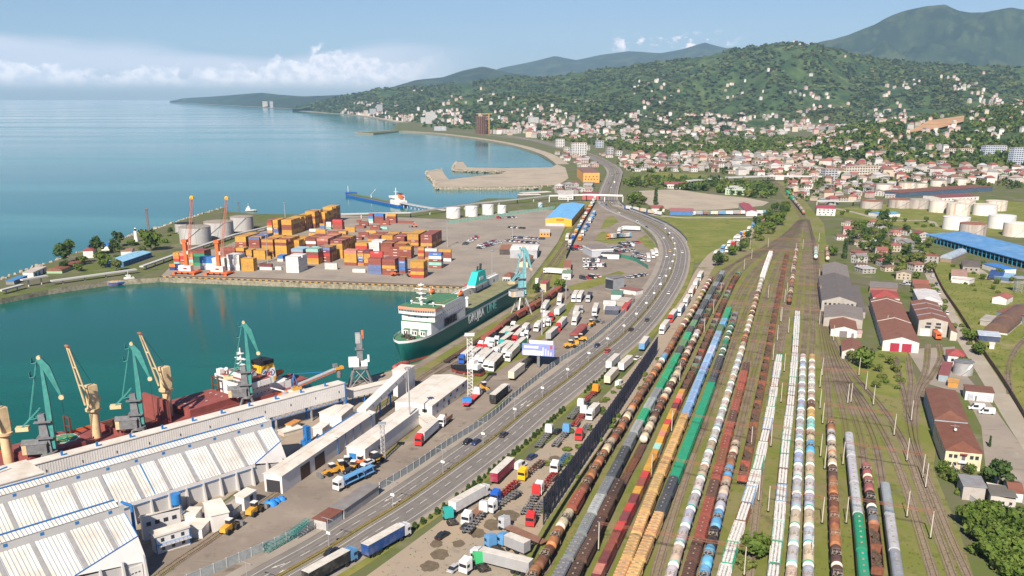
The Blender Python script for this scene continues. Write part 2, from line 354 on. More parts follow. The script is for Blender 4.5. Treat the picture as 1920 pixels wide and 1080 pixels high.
def build_haze():
 m=bpy.data.materials.new('haze');m.use_nodes=True;nt=m.node_tree;nt.nodes.clear()
 o=nd(nt,'ShaderNodeOutputMaterial');v=nd(nt,'ShaderNodeVolumePrincipled')
 v.inputs['Color'].default_value=(.46,.69,.97,1);v.inputs['Density'].default_value=HAZE_D;v.inputs['Anisotropy'].default_value=.0
 nt.links.new(v.outputs[0],o.inputs['Volume'])
 MB().bx(-27000,27000,-600,30500,WATER_Z-1.4,1450,m).build('haze',kind='stuff',label='thin blue haze over the sea, the town and the hills')
HAZE_D=3.1e-5
build_haze()
#  GROUND SHEETS, ROADS, RAILWAY
M_CONC=ground_mat('yard_concrete',[((.23,.20,.17),.03,.42,.66,(1,1),6),((.16,.14,.115,.8),.09,.58,.74,(1,2.5,.3),6),((.42,.38,.33,.5),.05,.60,.75,(2,1),4)],(.295,.25,.205))
M_APRON=ground_mat('port_asphalt',[((.20,.165,.135),.03,.40,.62,(1,1),7),((.32,.27,.215),.06,.54,.72,(1,1),7),((.115,.095,.08,.8),.12,.58,.70,(1,1),6),((.13,.11,.09,.6),.35,.62,.7,(.3,2.5,.75),4)],(.255,.21,.17))
M_BEIGE=ground_mat('bulk_terminal_paving',[((.36,.29,.22),.04,.45,.65,(1,1),6),((.17,.14,.11,.8),.10,.57,.72,(1,1),5)],(.28,.23,.18))
M_GRAVEL=ground_mat('gravel_lot',[((.34,.265,.19),.035,.40,.62,(1,1),6),((.20,.165,.13),.09,.56,.70,(1,1),6),((.12,.13,.05,.7),.025,.62,.72,(1,1),5)],(.30,.25,.195))
M_ROAD=ground_mat('highway_asphalt',[((.155,.14,.13),.05,.45,.65,(1,1),5),((.245,.22,.20,.6),.25,.55,.75,(1,1),4)],(.195,.175,.16))
M_PAVE=ground_mat('pavement_concrete',[((.25,.215,.18),.08,.45,.65,(1,1),5)],(.30,.26,.22))
M_GRASS=ground_mat('yard_grass',[((.21,.195,.055),.035,.44,.62,(1,1),6),((.27,.215,.12),.05,.58,.72,(1,1),6),((.10,.125,.022),.10,.54,.68,(1,1),5)],(.155,.165,.034))
M_MEADOW=ground_mat('meadow_grass',[((.20,.195,.055),.04,.44,.60,(1,1),6),((.27,.225,.12),.025,.58,.72,(1,1),6),((.08,.115,.022),.09,.56,.7,(1,1),5),((.24,.19,.11,.6),.15,.62,.72,(1,1),4)],(.145,.165,.036))
M_RAILBED=ground_mat('rail_yard_ground',[((.150,.165,.038),.028,.40,.52,(1,.55,.22),7),((.20,.175,.070),.055,.50,.64,(1,.6),6),((.20,.155,.105),.03,.57,.68,(1,.5,.2),7),((.12,.145,.028),.2,.54,.66,(1,1),4),((.11,.085,.065,.7),.09,.62,.72,(1,.35),5)],(.20,.18,.085))
M_BALLAST=ground_mat('ballast',[((.14,.105,.075),.12,.42,.62,(1,1),5),((.15,.145,.045,.9),.05,.50,.60,(1,.6,.2),5),((.075,.062,.055,.9),.04,.60,.72,(1,.4),5)],(.21,.165,.12))
M_SAND=ground_mat('sand_fill',[((.32,.27,.21),.02,.42,.65,(1,1),6),((.24,.20,.15,.7),.06,.57,.72,(1,1),5)],(.39,.325,.25))
M_DIRTROAD=ground_mat('dirt_road',[((.38,.33,.27),.05,.45,.65,(1,1),5)],(.31,.27,.215))
M_RAIL=mat('rail_steel',(.13,.085,.06),.6,.2,metal=.3)
M_SLEEPER=mat('sleeper_concrete',(.19,.15,.11),.9,.35,1.5)
M_MARK=mat('road_paint',(.56,.53,.48),.8,.25,.9)
M_WORN=ground_mat('wheel_worn_asphalt',[((.19,.17,.155),.3,.40,.62,(1,1),6)],(.145,.13,.12))
M_YMARK=mat('yellow_rail_paint',(.30,.22,.06),.6,.3,.5)
sheet('port_yard',[(300,519.5),(320,500),(350,480),(420,462),(510,420),(560,404),(640,403.5),(760,408),(850,412),(980,393),(1062,393),(1062,420),(1045,455),(1012,500),(975,548),(951,555),(905,546.5),(890,541.5)],.03,M_CONC)
sheet('port_apron',[(1112,382),(1145,380),(1160,398),(1200,425),(1228,455),(1238,485),(1228,512),(1200,560),(1150,605),(1050,675),(950,745),(830,838),(700,925),(590,990),(440,1074),(300,1160),(150,1160),(330,1000),(500,890),(620,800),(784,681),(965,572),(1010,556),(1050,520),(1062,480),(1088,430)],.03,M_APRON)
sheet('bulk_terminal_ground',[(-250,1010),(0,926.5),(690,707.5),(783,682),(620,800),(330,1000),(150,1160),(-250,1160)],.05,M_BEIGE)
sheet('grass_strip',[(1095,378),(1118,378),(1086,432),(1061,482),(1050,522),(1018,560),(984,556),(1003,520),(1040,470),(1066,420)],.07,M_GRASS)
sheet('grass_strip',[(735,716),(790,688),(970,576),(1000,562),(1040,545),(1060,556),(1010,600),(960,628),(900,640),(850,668),(800,705),(760,722)],.09,M_RAILBED)
sheet('grass_strip',[(1040,600),(1060,575),(1085,545),(1095,548),(1070,580),(1055,610),(1010,640),(995,655),(1000,640)],.09,M_GRASS)
sheet('grass_patch',[(1120,412),(1150,405),(1160,416),(1140,428),(1118,430)],.07,M_MEADOW)
sheet('grass_patch',[(1115,442),(1130,434),(1172,446),(1176,458),(1135,456),(1112,450)],.07,M_MEADOW)
sheet('grass_patch',[(1195,448),(1212,440),(1228,458),(1232,472),(1212,464)],.07,M_MEADOW)
sheet('grass_strip',[(1062,538),(1130,518),(1160,508),(1172,512),(1140,530),(1080,548)],.07,M_GRASS)
sheet('grass_strip',[(870,705),(905,690),(940,668),(985,660),(990,668),(960,680),(905,712),(860,745),(800,792),(740,842),(700,872),(690,868),(735,830),(800,770)],.07,M_GRASS)
sheet('gravel_lot',[(560,1160),(690,1078),(770,1020),(870,945),(1010,850),(1130,752),(1195,690),(1222,650),(1262,590),(1292,545),(1320,505),(1350,490),(1322,525),(1280,605),(1232,690),(1130,832),(1020,985),(960,1082),(930,1160)],.03,M_GRAVEL)
sheet('rail_yard',[(925,1160),(1018,987),(1228,690),(1318,520),(1340,490),(1400,455),(1470,418),(1478,380),(1460,352),(1436,332),(1450,329),(1480,347),(1512,380),(1545,420),(1552,480),(1560,560),(1580,660),(1640,720),(1720,760),(1745,740),(1765,755),(1750,880),(1800,1000),(1850,1160)],.05,M_RAILBED)
sheet('meadow',[(1222,412),(1300,404),(1400,411),(1424,420),(1414,440),(1370,459),(1330,487),(1304,494),(1294,470),(1284,448),(1262,428)],.05,M_MEADOW)
sheet('meadow',[(1150,384),(1170,384),(1225,400),(1250,408),(1218,412),(1180,398)],.05,M_MEADOW)
sheet('meadow',[(1185,335),(1230,322),(1330,328),(1320,332),(1240,337)],.05,M_MEADOW)
sheet('gravel_field',[(1198,358),(1270,355),(1330,364),(1400,371),(1442,379),(1430,386),(1350,393),(1280,396),(1225,389),(1206,378)],.05,M_SAND)
sheet('sand_spit',[(1048,346.5),(960,350.3),(818,350.3),(813,337),(801,322),(828,317.6),(836,330.5),(842,336.6),(880,331.6),(940,325.6),(949,321.2),(876,318.6),(851,316.6),(856,303.4),(868,303.4),(876,313.5),(945,315.4),(1035,313.4),(1044,308),(1060,314),(1066,334)],.05,M_SAND)
sheet('tank_farm_grass',[(1560,392),(1640,385),(1760,370),(1925,380),(2050,420),(2050,470),(1925,445),(1740,436),(1640,414),(1570,404)],.05,M_MEADOW)
sheet('east_meadow',[(1742,492),(1770,488),(1850,520),(1930,530),(2100,560),(2100,800),(1925,780),(1880,720),(1830,650),(1790,585),(1765,540)],.05,M_MEADOW)
sheet('depot_yard',[(1700,655),(1790,650),(1800,690),(1860,760),(1925,850),(2000,940),(1925,950),(1850,900),(1840,800),(1810,740),(1740,720)],.06,M_CONC)
sheet('scrub',[(1590,690),(1660,650),(1700,660),(1720,720),(1690,745),(1620,735)],.07,M_MEADOW)
MED_PX=[(380,1168),(528,1080),(619,1028),(679,990),(737,955),(806,909),(920,826),(992,767),(1080,700),(1120,667),(1164,632),(1200,596),(1225,565),(1250,527),(1261,500),(1265,472),(1257,450),(1240,432),(1216,418),(1182,403),(1157,393),(1143,383),(1139,372),(1143,355),(1150,335),(1152,322),(1140,308),(1110,292),(1060,276),(1000,262),(950,254)]
MED=resample([G(x,y)for x,y in MED_PX],4.0)
NROAD=len(MED)
mb=MB()
ribbon(mb,MED,-9.8,11.4,.06,M_ROAD)
mb.build('highway',kind='structure')
mb=MB();ribbon(mb,MED,-13.8,-9.8,.05,M_PAVE);ribbon(mb,MED[:int(NROAD*.55)],11.4,13.2,.05,M_PAVE)
curb(mb,MED,-9.9,-9.7,.05,.2,M_PAVE);curb(mb,MED,11.3,11.55,.05,.2,M_PAVE)
mb.build('pavement',kind='structure')
mb=MB()
for o in(-6.4,-4.8,-3.1,-1.5,2.7,4.3,6.2,8.0):ribbon(mb,MED,o-.42,o+.42,.0635,M_WORN)
mb.build('wheel_tracks',kind='structure')
mb=MB();curb(mb,MED,-.75,.75,.06,.22,M_PAVE);ribbon(mb,MED,-.55,.55,.23,M_GRASS);mb.build('median_kerb',kind='structure')
mb=MB()
for k in(-.35,.35):curb(mb,MED,k-.08,k+.08,.6,.9,M_YMARK)
for i in range(0,int(NROAD*.6)):
 for k in(-.35,.35):
  p=MED[i];mb.box((p.x+normals(MED[i:i+2])[0].x*k,p.y+normals(MED[i:i+2])[0].y*k,.5),(.12,.12,.6),M_YMARK)
mb.build('median_guard_rail',label='long yellow guard rail dividing the two carriageways of the highway',cat='guard rail')
mb=MB()
for o in(-7.3,1.75,9.3):ribbon(mb,MED,o-.09,o+.09,.068,M_MARK)
for i in range(0,NROAD-1,2):
 for o in(-4.0,5.3):ribbon(mb,MED[i:i+2]if i%2==0 else MED[i:i+1],o-.09,o+.09,.068,M_MARK)
def arrow(pix0,pix1):
 a=G(*pix0);b=G(*pix1);d=(b-a).normalized();n=Vector((d.y,-d.x,0));L_=(b-a).length
 pts=[a+n*.15,a+d*L_*.6+n*.15,a+d*L_*.6+n*.5,b,a+d*L_*.6-n*.5,a+d*L_*.6-n*.15,a-n*.15]
 mb.add([(p.x,p.y,.07)for p in pts],[(0,1,5,6),(2,3,4)],M_MARK)
for p in(((534,1057),(508,1066)),((548,1063),(522,1075)),((738,931),(720,941)),((752,936),(733,948)),((988,752),(975,762)),((999,754),(986,763))):arrow(*p)
mb.build('lane_markings',kind='structure')
mb=MB();ribbon(mb,MED[:int(NROAD*.30)],13.2,16.2,.055,M_GRASS);mb.build('grass_verge',kind='structure')
for nm,px_,w,m in[('service_road',[(640,1168),(770,1060),(880,970),(1010,870),(1120,780),(1200,700),(1245,640),(1275,590),(1300,550),(1318,510),(1345,475),(1385,455),(1420,425),(1432,405)],6.0,M_GRAVEL),('road',[(1150,384),(1180,392),(1220,402),(1280,408),(1350,408),(1440,408)],5,M_DIRTROAD),('lane',[(1732,485),(1748,520),(1768,565),(1795,615),(1830,670),(1868,730),(1905,790),(1945,850)],4.2,M_DIRTROAD),('road',[(1552,388),(1600,398),(1660,412),(1740,414),(1760,424),(1830,415)],3.5,M_DIRTROAD),('road',[(1092,480),(1110,440),(1130,405),(1150,392)],5.5,M_APRON),('coast_road',[(1150,316),(1100,292),(1050,277),(1000,264),(940,256),(870,248),(800,244)],9,M_ROAD),('road',[(1830,505),(1870,527),(1930,530),(2000,535)],4,M_DIRTROAD)]:
 P=resample([G(x,y)for x,y in px_],8);mb=MB();ribbon(mb,P,-w,w,.075,m);mb.build(nm,kind='structure')
BEACH=resample([G(x,y)for x,y in[(1043,308),(1033,300),(1010,287),(960,272),(900,261),(840,253),(800,249),(748,245.5)]],25)
mb=MB();ribbon(mb,BEACH,0,26,.06,M_SAND);mb.build('beach',kind='structure')
BEACH2=resample([G(x,y)for x,y in[(745,229.5),(690,219),(640,213.5),(560,208)]],60)
mb=MB();ribbon(mb,BEACH2,0,60,.2,M_SAND);mb.build('beach',kind='structure')
BEACH3=resample([G(x,y)for x,y in[(553,204.3),(460,199),(400,196),(322,192)]],150)
mb=MB();ribbon(mb,BEACH3,-60,60,.4,M_SAND);mb.build('beach',kind='structure')
ZR=4.3
ROWS={1:([(985,1100),(997,1072),(1025,1035),(1057,970),(1072,950),(1095,910),(1120,865),(1145,825),(1160,805),(1190,752),(1217,710),(1235,682),(1255,650),(1275,615),(1295,585),(1312,555),(1325,532),(1334,517)],[(1357,506),(1400,483),(1437,466),(1475,437),(1500,412)]),2:([(1035,1100),(1052,1067),(1077,1025),(1100,980),(1120,940),(1140,902),(1157,870),(1172,841),(1187,812),(1202,785),(1217,757),(1237,724),(1256,690),(1281,643),(1291,624),(1305,597),(1320,570),(1332,550),(1345,528),(1357,505)],[(1385,489),(1430,465),(1470,440),(1497,413)]),3:([(1065,1100),(1082,1062),(1107,1015),(1127,970),(1147,930),(1165,895),(1182,864),(1197,838),(1210,812),(1222,787),(1245,742),(1265,705),(1285,665),(1305,625),(1325,585),(1337,562),(1347,545),(1355,528)],[(1378,507),(1410,484),(1440,467),(1475,440),(1499,413)]),4:([(1108,1100),(1125,1062),(1147,1017),(1177,956),(1190,930),(1205,898),(1222,860),(1235,830),(1245,805),(1257,780),(1271,749),(1282,725),(1292,705),(1302,684),(1312,662),(1335,611),(1352,573),(1367,540),(1377,520),(1387,505)],[(1412,489),(1445,467),(1480,440),(1500,413)]),5:([(1152,1100),(1165,1070),(1185,1022),(1200,981),(1215,943),(1232,900),(1247,866),(1257,842),(1275,798),(1292,758),(1307,720),(1322,684),(1336,651),(1350,617),(1360,595),(1367,577)],[(1387,546),(1405,517),(1430,491),(1460,463),(1485,440),(1502,413)]),6:([(1176,1100),(1187,1075),(1205,1034),(1222,994),(1240,952),(1255,915),(1270,878),(1282,847),(1305,790),(1320,752),(1334,715),(1346,682),(1357,650),(1364,628),(1372,606),(1381,578)],[(1396,552),(1413,522),(1436,493),(1463,465),(1487,440),(1503,413)]),7:([(1250,1100),(1260,1065),(1270,1030),(1280,997),(1292,960),(1305,922),(1315,890),(1330,842),(1345,797),(1360,750),(1375,702),(1390,655),(1402,612),(1417,560),(1430,516),(1438,492),(1446,470)],[(1464,454),(1483,438),(1503,412)]),8:([(1284,1100),(1295,1057),(1310,1010),(1322,967),(1332,930),(1342,895),(1352,860),(1360,827),(1370,792),(1385,738),(1395,700),(1401,675)],[(1414,634),(1425,593),(1440,545),(1452,510),(1463,485),(1478,460),(1490,440),(1504,412)]),9:([(1313,1100),(1322,1065),(1332,1022),(1341,985),(1350,948),(1359,910),(1367,876),(1377,838),(1383,812)],[(1397,768),(1414,697),(1431,634),(1446,573),(1460,521),(1470,490),(1483,460),(1494,440),(1505,412)]),10:([(1392,890),(1402,847),(1410,810),(1417,770),(1425,733),(1435,683),(1442,645),(1452,590),(1462,542),(1468,512),(1472,490),(1476,473)],[(1485,457),(1496,437),(1506,412)]),11:([(1350,1100),(1360,1062),(1372,1020),(1386,980),(1399,942),(1410,907),(1419,876),(1426,849),(1433,820),(1443,775),(1450,735),(1456,697),(1462,660)],[(1469,628),(1475,590),(1481,556),(1489,505),(1495,467),(1500,437),(1507,412)]),13:([(1447,1100),(1450,1072),(1455,1030),(1460,990),(1463,950),(1466,915),(1470,868),(1474,825),(1478,790),(1482,757),(1486,715),(1490,672),(1493,625),(1496,575)],[(1501,537),(1505,500),(1508,470),(1509,440),(1509,412)]),14:([(1481,1100),(1484,1067),(1487,1030),(1490,993),(1493,950),(1495,905),(1498,850),(1500,800),(1503,745),(1505,700),(1506,665)],[(1511,608),(1514,543),(1515,480),(1514,440),(1510,412)]),15:([(1515,1100),(1516,1067),(1517,1000),(1518,940),(1519,880),(1520,830),(1521,780),(1522,720),(1523,662)],[(1525,610),(1525,545),(1523,490),(1520,450),(1513,412)]),16:([(1572,1100),(1570,1060),(1567,1015),(1565,970),(1563,915),(1561,860),(1559,810),(1558,780)],[(1552,730),(1544,665),(1537,603),(1531,541),(1527,490),(1522,450),(1514,412)]),17:([(1624,1110),(1618,1050),(1612,985),(1603,910),(1593,820)],[(1580,770),(1562,700),(1549,650),(1538,595),(1531,535),(1524,455),(1515,412)]),18:([(1652,1110),(1648,1080),(1643,1010),(1636,955),(1630,910),(1624,866)],[(1612,815),(1592,755),(1570,700),(1555,655),(1542,600),(1533,540),(1526,470),(1516,412)]),19:([(1690,1110),(1685,1080),(1678,1030),(1672,990),(1666,945),(1659,899)],[(1640,830),(1610,760),(1578,700),(1558,650),(1545,600),(1535,540),(1528,470),(1516,412)])}
ROWP={}
TRACKS=[]
for k,(roof,ext)in ROWS.items():
 P=[G(x,y,ZR)for x,y in roof];P=[Vector((p.x,p.y,0))for p in P]
 ROWP[k]=P;TRACKS.append((k,P+[G(x,y)for x,y in ext],k in(8,9,10,11,13)))
for i,px_ in enumerate([[(1222,1110),(1229,1080),(1246,1020),(1264,960),(1290,880),(1320,800),(1345,730),(1370,660),(1390,605),(1412,548),(1440,497),(1466,466),(1489,440),(1503,412)],[(1400,1110),(1415,980),(1426,880),(1436,800),(1448,720),(1460,630),(1474,540),(1484,480),(1497,440),(1507,412)],[(1800,1120),(1786,1080),(1755,995),(1722,905),(1692,825),(1652,762),(1600,702),(1572,655),(1555,610),(1543,560),(1535,500),(1527,455),(1515,412)],[(1765,1120),(1750,1080),(1722,990),(1692,895),(1662,825),(1622,755),(1588,708),(1564,655),(1550,610),(1540,560),(1533,500),(1526,455),(1515,412)],[(1830,1120),(1814,1080),(1780,1005),(1748,925),(1722,860),(1708,812),(1700,760),(1690,720),(1682,690),(1680,668)],[(1722,860),(1708,812),(1703,760),(1708,720),(1705,690),(1702,668)],[(1738,890),(1718,830),(1716,770),(1722,730),(1736,690),(1740,645)],[(1716,770),(1728,730),(1750,700),(1764,670),(1760,645)],[(1505,415),(1495,395),(1480,374),(1462,352),(1448,340),(1440,332)],[(1513,415),(1502,395),(1486,374),(1468,352),(1452,340),(1444,332)],[(1895,740),(1890,710),(1893,680),(1905,655),(1930,630),(1960,620)],[(1060,556),(1010,590),(965,620),(915,650),(840,690),(790,722),(740,765)],[(1052,548),(1000,578),(960,602),(900,640),(830,682),(770,722),(700,770)],[(1108,384),(1085,425),(1060,470),(1035,510),(1018,545),(1000,562)],[(1104,384),(1078,425),(1050,470),(1022,510),(1000,540)],[(870,735),(820,770),(760,815),(700,862)],[(520,925),(460,965),(390,1015),(330,1055),(290,1085),(250,1120)],[(320,517),(500,523),(700,531),(880,538)]]):
 TRACKS.append((100+i,[G(x,y)for x,y in px_],True))
for k,P,slp in TRACKS:
 Q=resample(P,5.0);r=MB();zz=.10+(k%19)*.008
 ribbon(r,Q,-1.6,1.6,zz,M_BALLAST)
 t=r.build('railway_track',kind='structure')
 for o in(-.76,.76):
  q=MB();curb(q,Q,o-.07,o+.07,zz,.38,M_RAIL);q.build('rail',t)
 if slp:
  near=[p for p in resample(P,.75)if p.y<330]
  if len(near)>2:
   q=MB();N=normals(near)
   for p,n in zip(near,N):q.box((p.x,p.y,.24),(2.6,.26,.16),M_SLEEPER,rz=atan2(n.y,n.x),bottom=False)
   o=q.build('sleepers',t,kind='stuff')
#  RAILWAY WAGONS
M_BOGIE=mat('bogie_iron',(.035,.028,.024),.8,.3)
M_FRAME=mat('wagon_frame',(.045,.036,.03),.85,.3)
M_WALK=mat('walkway_steel',(.09,.07,.06),.7,.3)
M_TANK=mat('tank_paint',obj=True,rough=.55,var=.10,scale=.5,dirt=(.20,.14,.10),dirt_amt=.30,dscale=.35)
M_TANKRUST=mat('tank_rust',obj=True,rough=.85,var=.4,scale=.7,dirt=(.42,.17,.07),dirt_amt=.7,dscale=.28)
M_HOP=mat('hopper_paint',obj=True,rough=.6,var=.14,scale=.6,dirt=(.16,.10,.06),dirt_amt=.32,dscale=.4)
M_GOND=mat('gondola_paint',obj=True,rough=.85,var=.35,scale=.9,dirt=(.17,.075,.04),dirt_amt=.6,dscale=.3)
M_SCRAP=mat('wagon_floor',(.10,.065,.045),.95,.5,1.2)
M_BAG=mat('white_sack',(.46,.45,.435),.9,.18,.8,dirt=(.26,.24,.22),dirt_amt=.45,dscale=.8)
M_BAND=mat('end_band_paint',obj=True,rough=.6,var=.1)
M_GLASS=mat('dark_glass',(.02,.025,.032),.12,.1,spec=.6)
def stained_tank():
 m=mat('tank_stained',obj=True,rough=.75,var=.22,scale=.6,dirt=(.22,.12,.07),dirt_amt=.45,dscale=.4)
 nt=m.node_tree;L=nt.links.new;b=nt.nodes['Principled BSDF'];src=b.inputs['Base Color'].links[0].from_socket
 tc=nd(nt,'ShaderNodeTexCoord');sp=nd(nt,'ShaderNodeSeparateXYZ');L(tc.outputs['Object'],sp.inputs[0])
 n=nd(nt,'ShaderNodeTexNoise');L(nd(nt,'ShaderNodeNewGeometry').outputs['Position'],n.inputs['Vector']);n.inputs['Scale'].default_value=.9;n.inputs['Detail'].default_value=5
 a=nd(nt,'ShaderNodeMath',operation='ABSOLUTE');L(sp.outputs[0],a.inputs[0])
 c=nd(nt,'ShaderNodeMath',operation='MULTIPLY_ADD');L(n.outputs['Fac'],c.inputs[0]);c.inputs[1].default_value=-3.0;L(a.outputs[0],c.inputs[2])
 r=nd(nt,'ShaderNodeMapRange');L(c.outputs[0],r.inputs[0])
 for i,v in enumerate((-.6,.5,.92,0)):r.inputs[i+1].default_value=v
 mx=nd(nt,'ShaderNodeMix',data_type='RGBA');L(r.outputs[0],mx.inputs[0]);L(src,mx.inputs[6]);mx.inputs[7].default_value=(.018,.015,.013,1);L(mx.outputs[2],b.inputs['Base Color']);return m
M_TANKOIL=stained_tank()
def bogie_mesh():
 mb=MB();mb.bx(-1.3,1.3,-1.15,-.85,.35,.8,M_BOGIE);mb.bx(-1.3,1.3,.85,1.15,.35,.8,M_BOGIE);mb.bx(-.3,.3,-1.15,1.15,.6,.95,M_BOGIE)
 for x in(-.92,.92):
  mb.cyl((x,-.85,.48),(x,-.7,.48),.48,M_BOGIE,10);mb.cyl((x,.7,.48),(x,.85,.48),.48,M_BOGIE,10);mb.cyl((x,-.7,.48),(x,.7,.48),.09,M_BOGIE,6)
 return mb.mesh('bogie')
ME_BOGIE=bogie_mesh()
def uf_mesh(L_,z=1.05):
 mb=MB();mb.bx(-L_/2,L_/2,-.25,.25,z-.35,z+.05,M_FRAME);mb.bx(-L_/2,-L_/2+.25,-1.45,1.45,z-.25,z+.1,M_FRAME);mb.bx(L_/2-.25,L_/2,-1.45,1.45,z-.25,z+.1,M_FRAME)
 for s in(-1,1):
  for y in(-.9,.9):mb.cyl((s*L_/2,y,z-.05),(s*(L_/2+.4),y,z-.05),.17,M_FRAME,7)
  mb.bx(min(s*L_/2,s*(L_/2+.5)),max(s*L_/2,s*(L_/2+.5)),-.12,.12,z-.25,z,M_FRAME)
 return mb.mesh('underframe')
def tank_mesh(m):
 mb=MB();rings=[];R=1.6;zc=2.9
 for x,r in((-6.05,.35),(-5.95,.85),(-5.75,1.3),(-5.45,1.55),(-5.2,R),(-2,R),(2,R),(5.2,R),(5.45,1.55),(5.75,1.3),(5.95,.85),(6.05,.35)):
  rings.append([(x,r*cos(2*pi*i/18),zc+r*sin(2*pi*i/18))for i in range(18)])
 mb.loft(rings,m,cap0=True,cap1=True);mb.f[-2:]=[mb.f[-2],mb.f[-1]]
 for x in(-4,4):mb.bx(x-.35,x+.35,-1.1,1.1,1.0,1.75,m)
 return mb.mesh('barrel')
M_FIT=mat('tank_fittings',(.30,.24,.19),.7,.3)
def hatch_mesh(m=M_FIT):
 mb=MB();mb.cyl((0,0,4.4),(0,0,4.85),.36,m,12);mb.cyl((.9,0,4.4),(.9,0,4.7),.18,m,8);mb.cyl((-.8,.2,4.4),(-.8,.2,4.65),.16,m,8);return mb.mesh('hatch')
def walk_mesh():
 mb=MB()
 for s in(-1,1):
  mb.bx(-1.1,1.1,s*1.05-.12,s*1.05+.12,4.36,4.42,M_FIT)
  for x in(-1.1,0,1.1):mb.bx(x-.03,x+.03,s*1.25-.03,s*1.25+.03,4.4,5.15,M_FIT)
  mb.bx(-1.1,1.1,s*1.25-.03,s*1.25+.03,5.1,5.16,M_FIT)
  for k in(-.25,.25):mb.bar((k,s*1.3,4.4),(k,s*1.72,1.1),.06,M_FIT)
  for z in(1.6,2.2,2.8,3.4,4.0):y=s*(1.3+(4.4-z)*.127);mb.bx(-.25,.25,y-.03,y+.03,z-.03,z+.03,M_FIT)
 for x in(-1.1,1.1):mb.bx(x-.1,x+.1,-.9,.9,4.36,4.42,M_FIT);mb.bx(x-.03,x+.03,-1.25,1.25,5.1,5.16,M_FIT)
 return mb.mesh('walkway')
def band_mesh(x0,x1,r=1.62):
 mb=MB();n=18;zc=2.9
 mb.loft([[(x,r*cos(2*pi*i/n),zc+r*sin(2*pi*i/n))for i in range(n)]for x in(x0,x1)],M_BAND);return mb.mesh('end_band')
def endcap_mesh():
 mb=MB();zc=2.9;rings=[]
 for x,r in((-6.07,.36),(-5.97,.87),(-5.77,1.32),(-5.47,1.57)):rings.append([(x,r*cos(2*pi*i/18),zc+r*sin(2*pi*i/18))for i in range(18)])
 mb.loft(rings,M_BAND,cap0=True);return mb.mesh('end_cap')
def rib_body(L_,prof,m,z0,z1,nrib,sl=1.4):
 """covered hopper: arched roof, sloping lower ends"""
 mb=MB();yw=prof[0][0];sec=[(y,z)for y,z in prof]
 left=[(-y,z)for y,z in sec[::-1]if y>1e-3];full=sec+[p for p in left]
 rings=[]
 n=len(full)
 for x in(-L_/2,L_/2):rings.append([(x,y,z)for y,z in full])
 vs=rings[0]+rings[1];mb.add(vs,[(i,i+n,i+n+1,i+1)for i in range(n-1)],m)
 ze=z1-(z1-z0)*.42
 pts=[(-L_/2,z1),(-L_/2,ze),(-L_/2+sl,z0),(L_/2-sl,z0),(L_/2,ze),(L_/2,z1)]
 for s in(-1,1):mb.add([(x,s*yw,z)for x,z in pts],[tuple(range(6))if s<0 else tuple(reversed(range(6)))],m)
 for a,b in zip(pts,pts[1:]):mb.add([(a[0],-yw,a[1]),(a[0],yw,a[1]),(b[0],yw,b[1]),(b[0],-yw,b[1])],[(0,1,2,3)],m)
 for r,o in((rings[0],1),(rings[1],0)):mb.add(r,[tuple(range(n))if o else tuple(reversed(range(n)))],m)
 for k in range(nrib):
  x=-L_/2+.5+(L_-1)*k/(nrib-1);zz=ze if abs(x)>L_/2-sl else z0
  for s in(-1,1):mb.bx(x-.07,x+.07,s*yw-.08,s*yw+.08,zz,z1+.02,m)
  mb.bx(x-.05,x+.05,-yw*.92,yw*.92,prof[-1][1]-.34,prof[-1][1]+.03,m)
 for s in(-1,1):mb.bx(-L_/2,L_/2,s*yw-.1,s*yw+.1,z1-.12,z1+.05,m)
 return mb.mesh('hopper_body')
def hop_hatches(L_,zt,n,w,l,y=0.):
 out=[]
 for k in range(n):
  x=-L_/2+L_*(k+.5)/n;mb=MB();mb.bx(-l/2,l/2,-w/2,w/2,0,.16,M_HOP);mb.bx(-l/2+.12,l/2-.12,-w/2+.1,w/2-.1,.16,.2,M_FIT)
  out.append(((x,y,zt),mb.mesh('hatch')))
 return out
PROF_A=[(1.58,3.95),(1.35,4.25),(.8,4.48),(0.001,4.58)]
PROF_B=[(1.6,3.7),(1.5,4.1),(1.1,4.42),(.5,4.58),(0.001,4.62)]
def gond_mesh(L_=13.9):
 mb=MB();w=1.58;z0,z1=1.15,3.45;t=.12
 mb.bx(-L_/2,L_/2,-w,w,z0-.1,z0+.1,M_SCRAP)
 for s in(-1,1):
  mb.bx(-L_/2,L_/2,min(s*w,s*(w-t)),max(s*w,s*(w-t)),z0,z1,M_GOND);mb.bx(min(s*L_/2,s*(L_/2-t)),max(s*L_/2,s*(L_/2-t)),-w+t,w-t,z0,z1-.02,M_GOND)
  mb.bx(-L_/2-.03,L_/2+.03,s*w-.12,s*w+.12,z1-.02,z1+.14,M_GOND);mb.bx(s*L_/2-.1,s*L_/2+.1,-w+.13,w-.13,z1-.01,z1+.13,M_GOND)
  for k in range(9):
   x=-L_/2+.4+(L_-.8)*k/8;mb.bx(x-.1,x+.1,min(s*w,s*(w+.12)),max(s*w,s*(w+.12)),z0-.15,z1-.03,M_GOND)
  for k in range(4):
   y=-1.2+.8*k;mb.bx(min(s*L_/2,s*(L_/2+.1)),max(s*L_/2,s*(L_/2+.1)),y-.08,y+.08,z0,z1-.03,M_GOND)
 return mb.mesh('gondola_body')
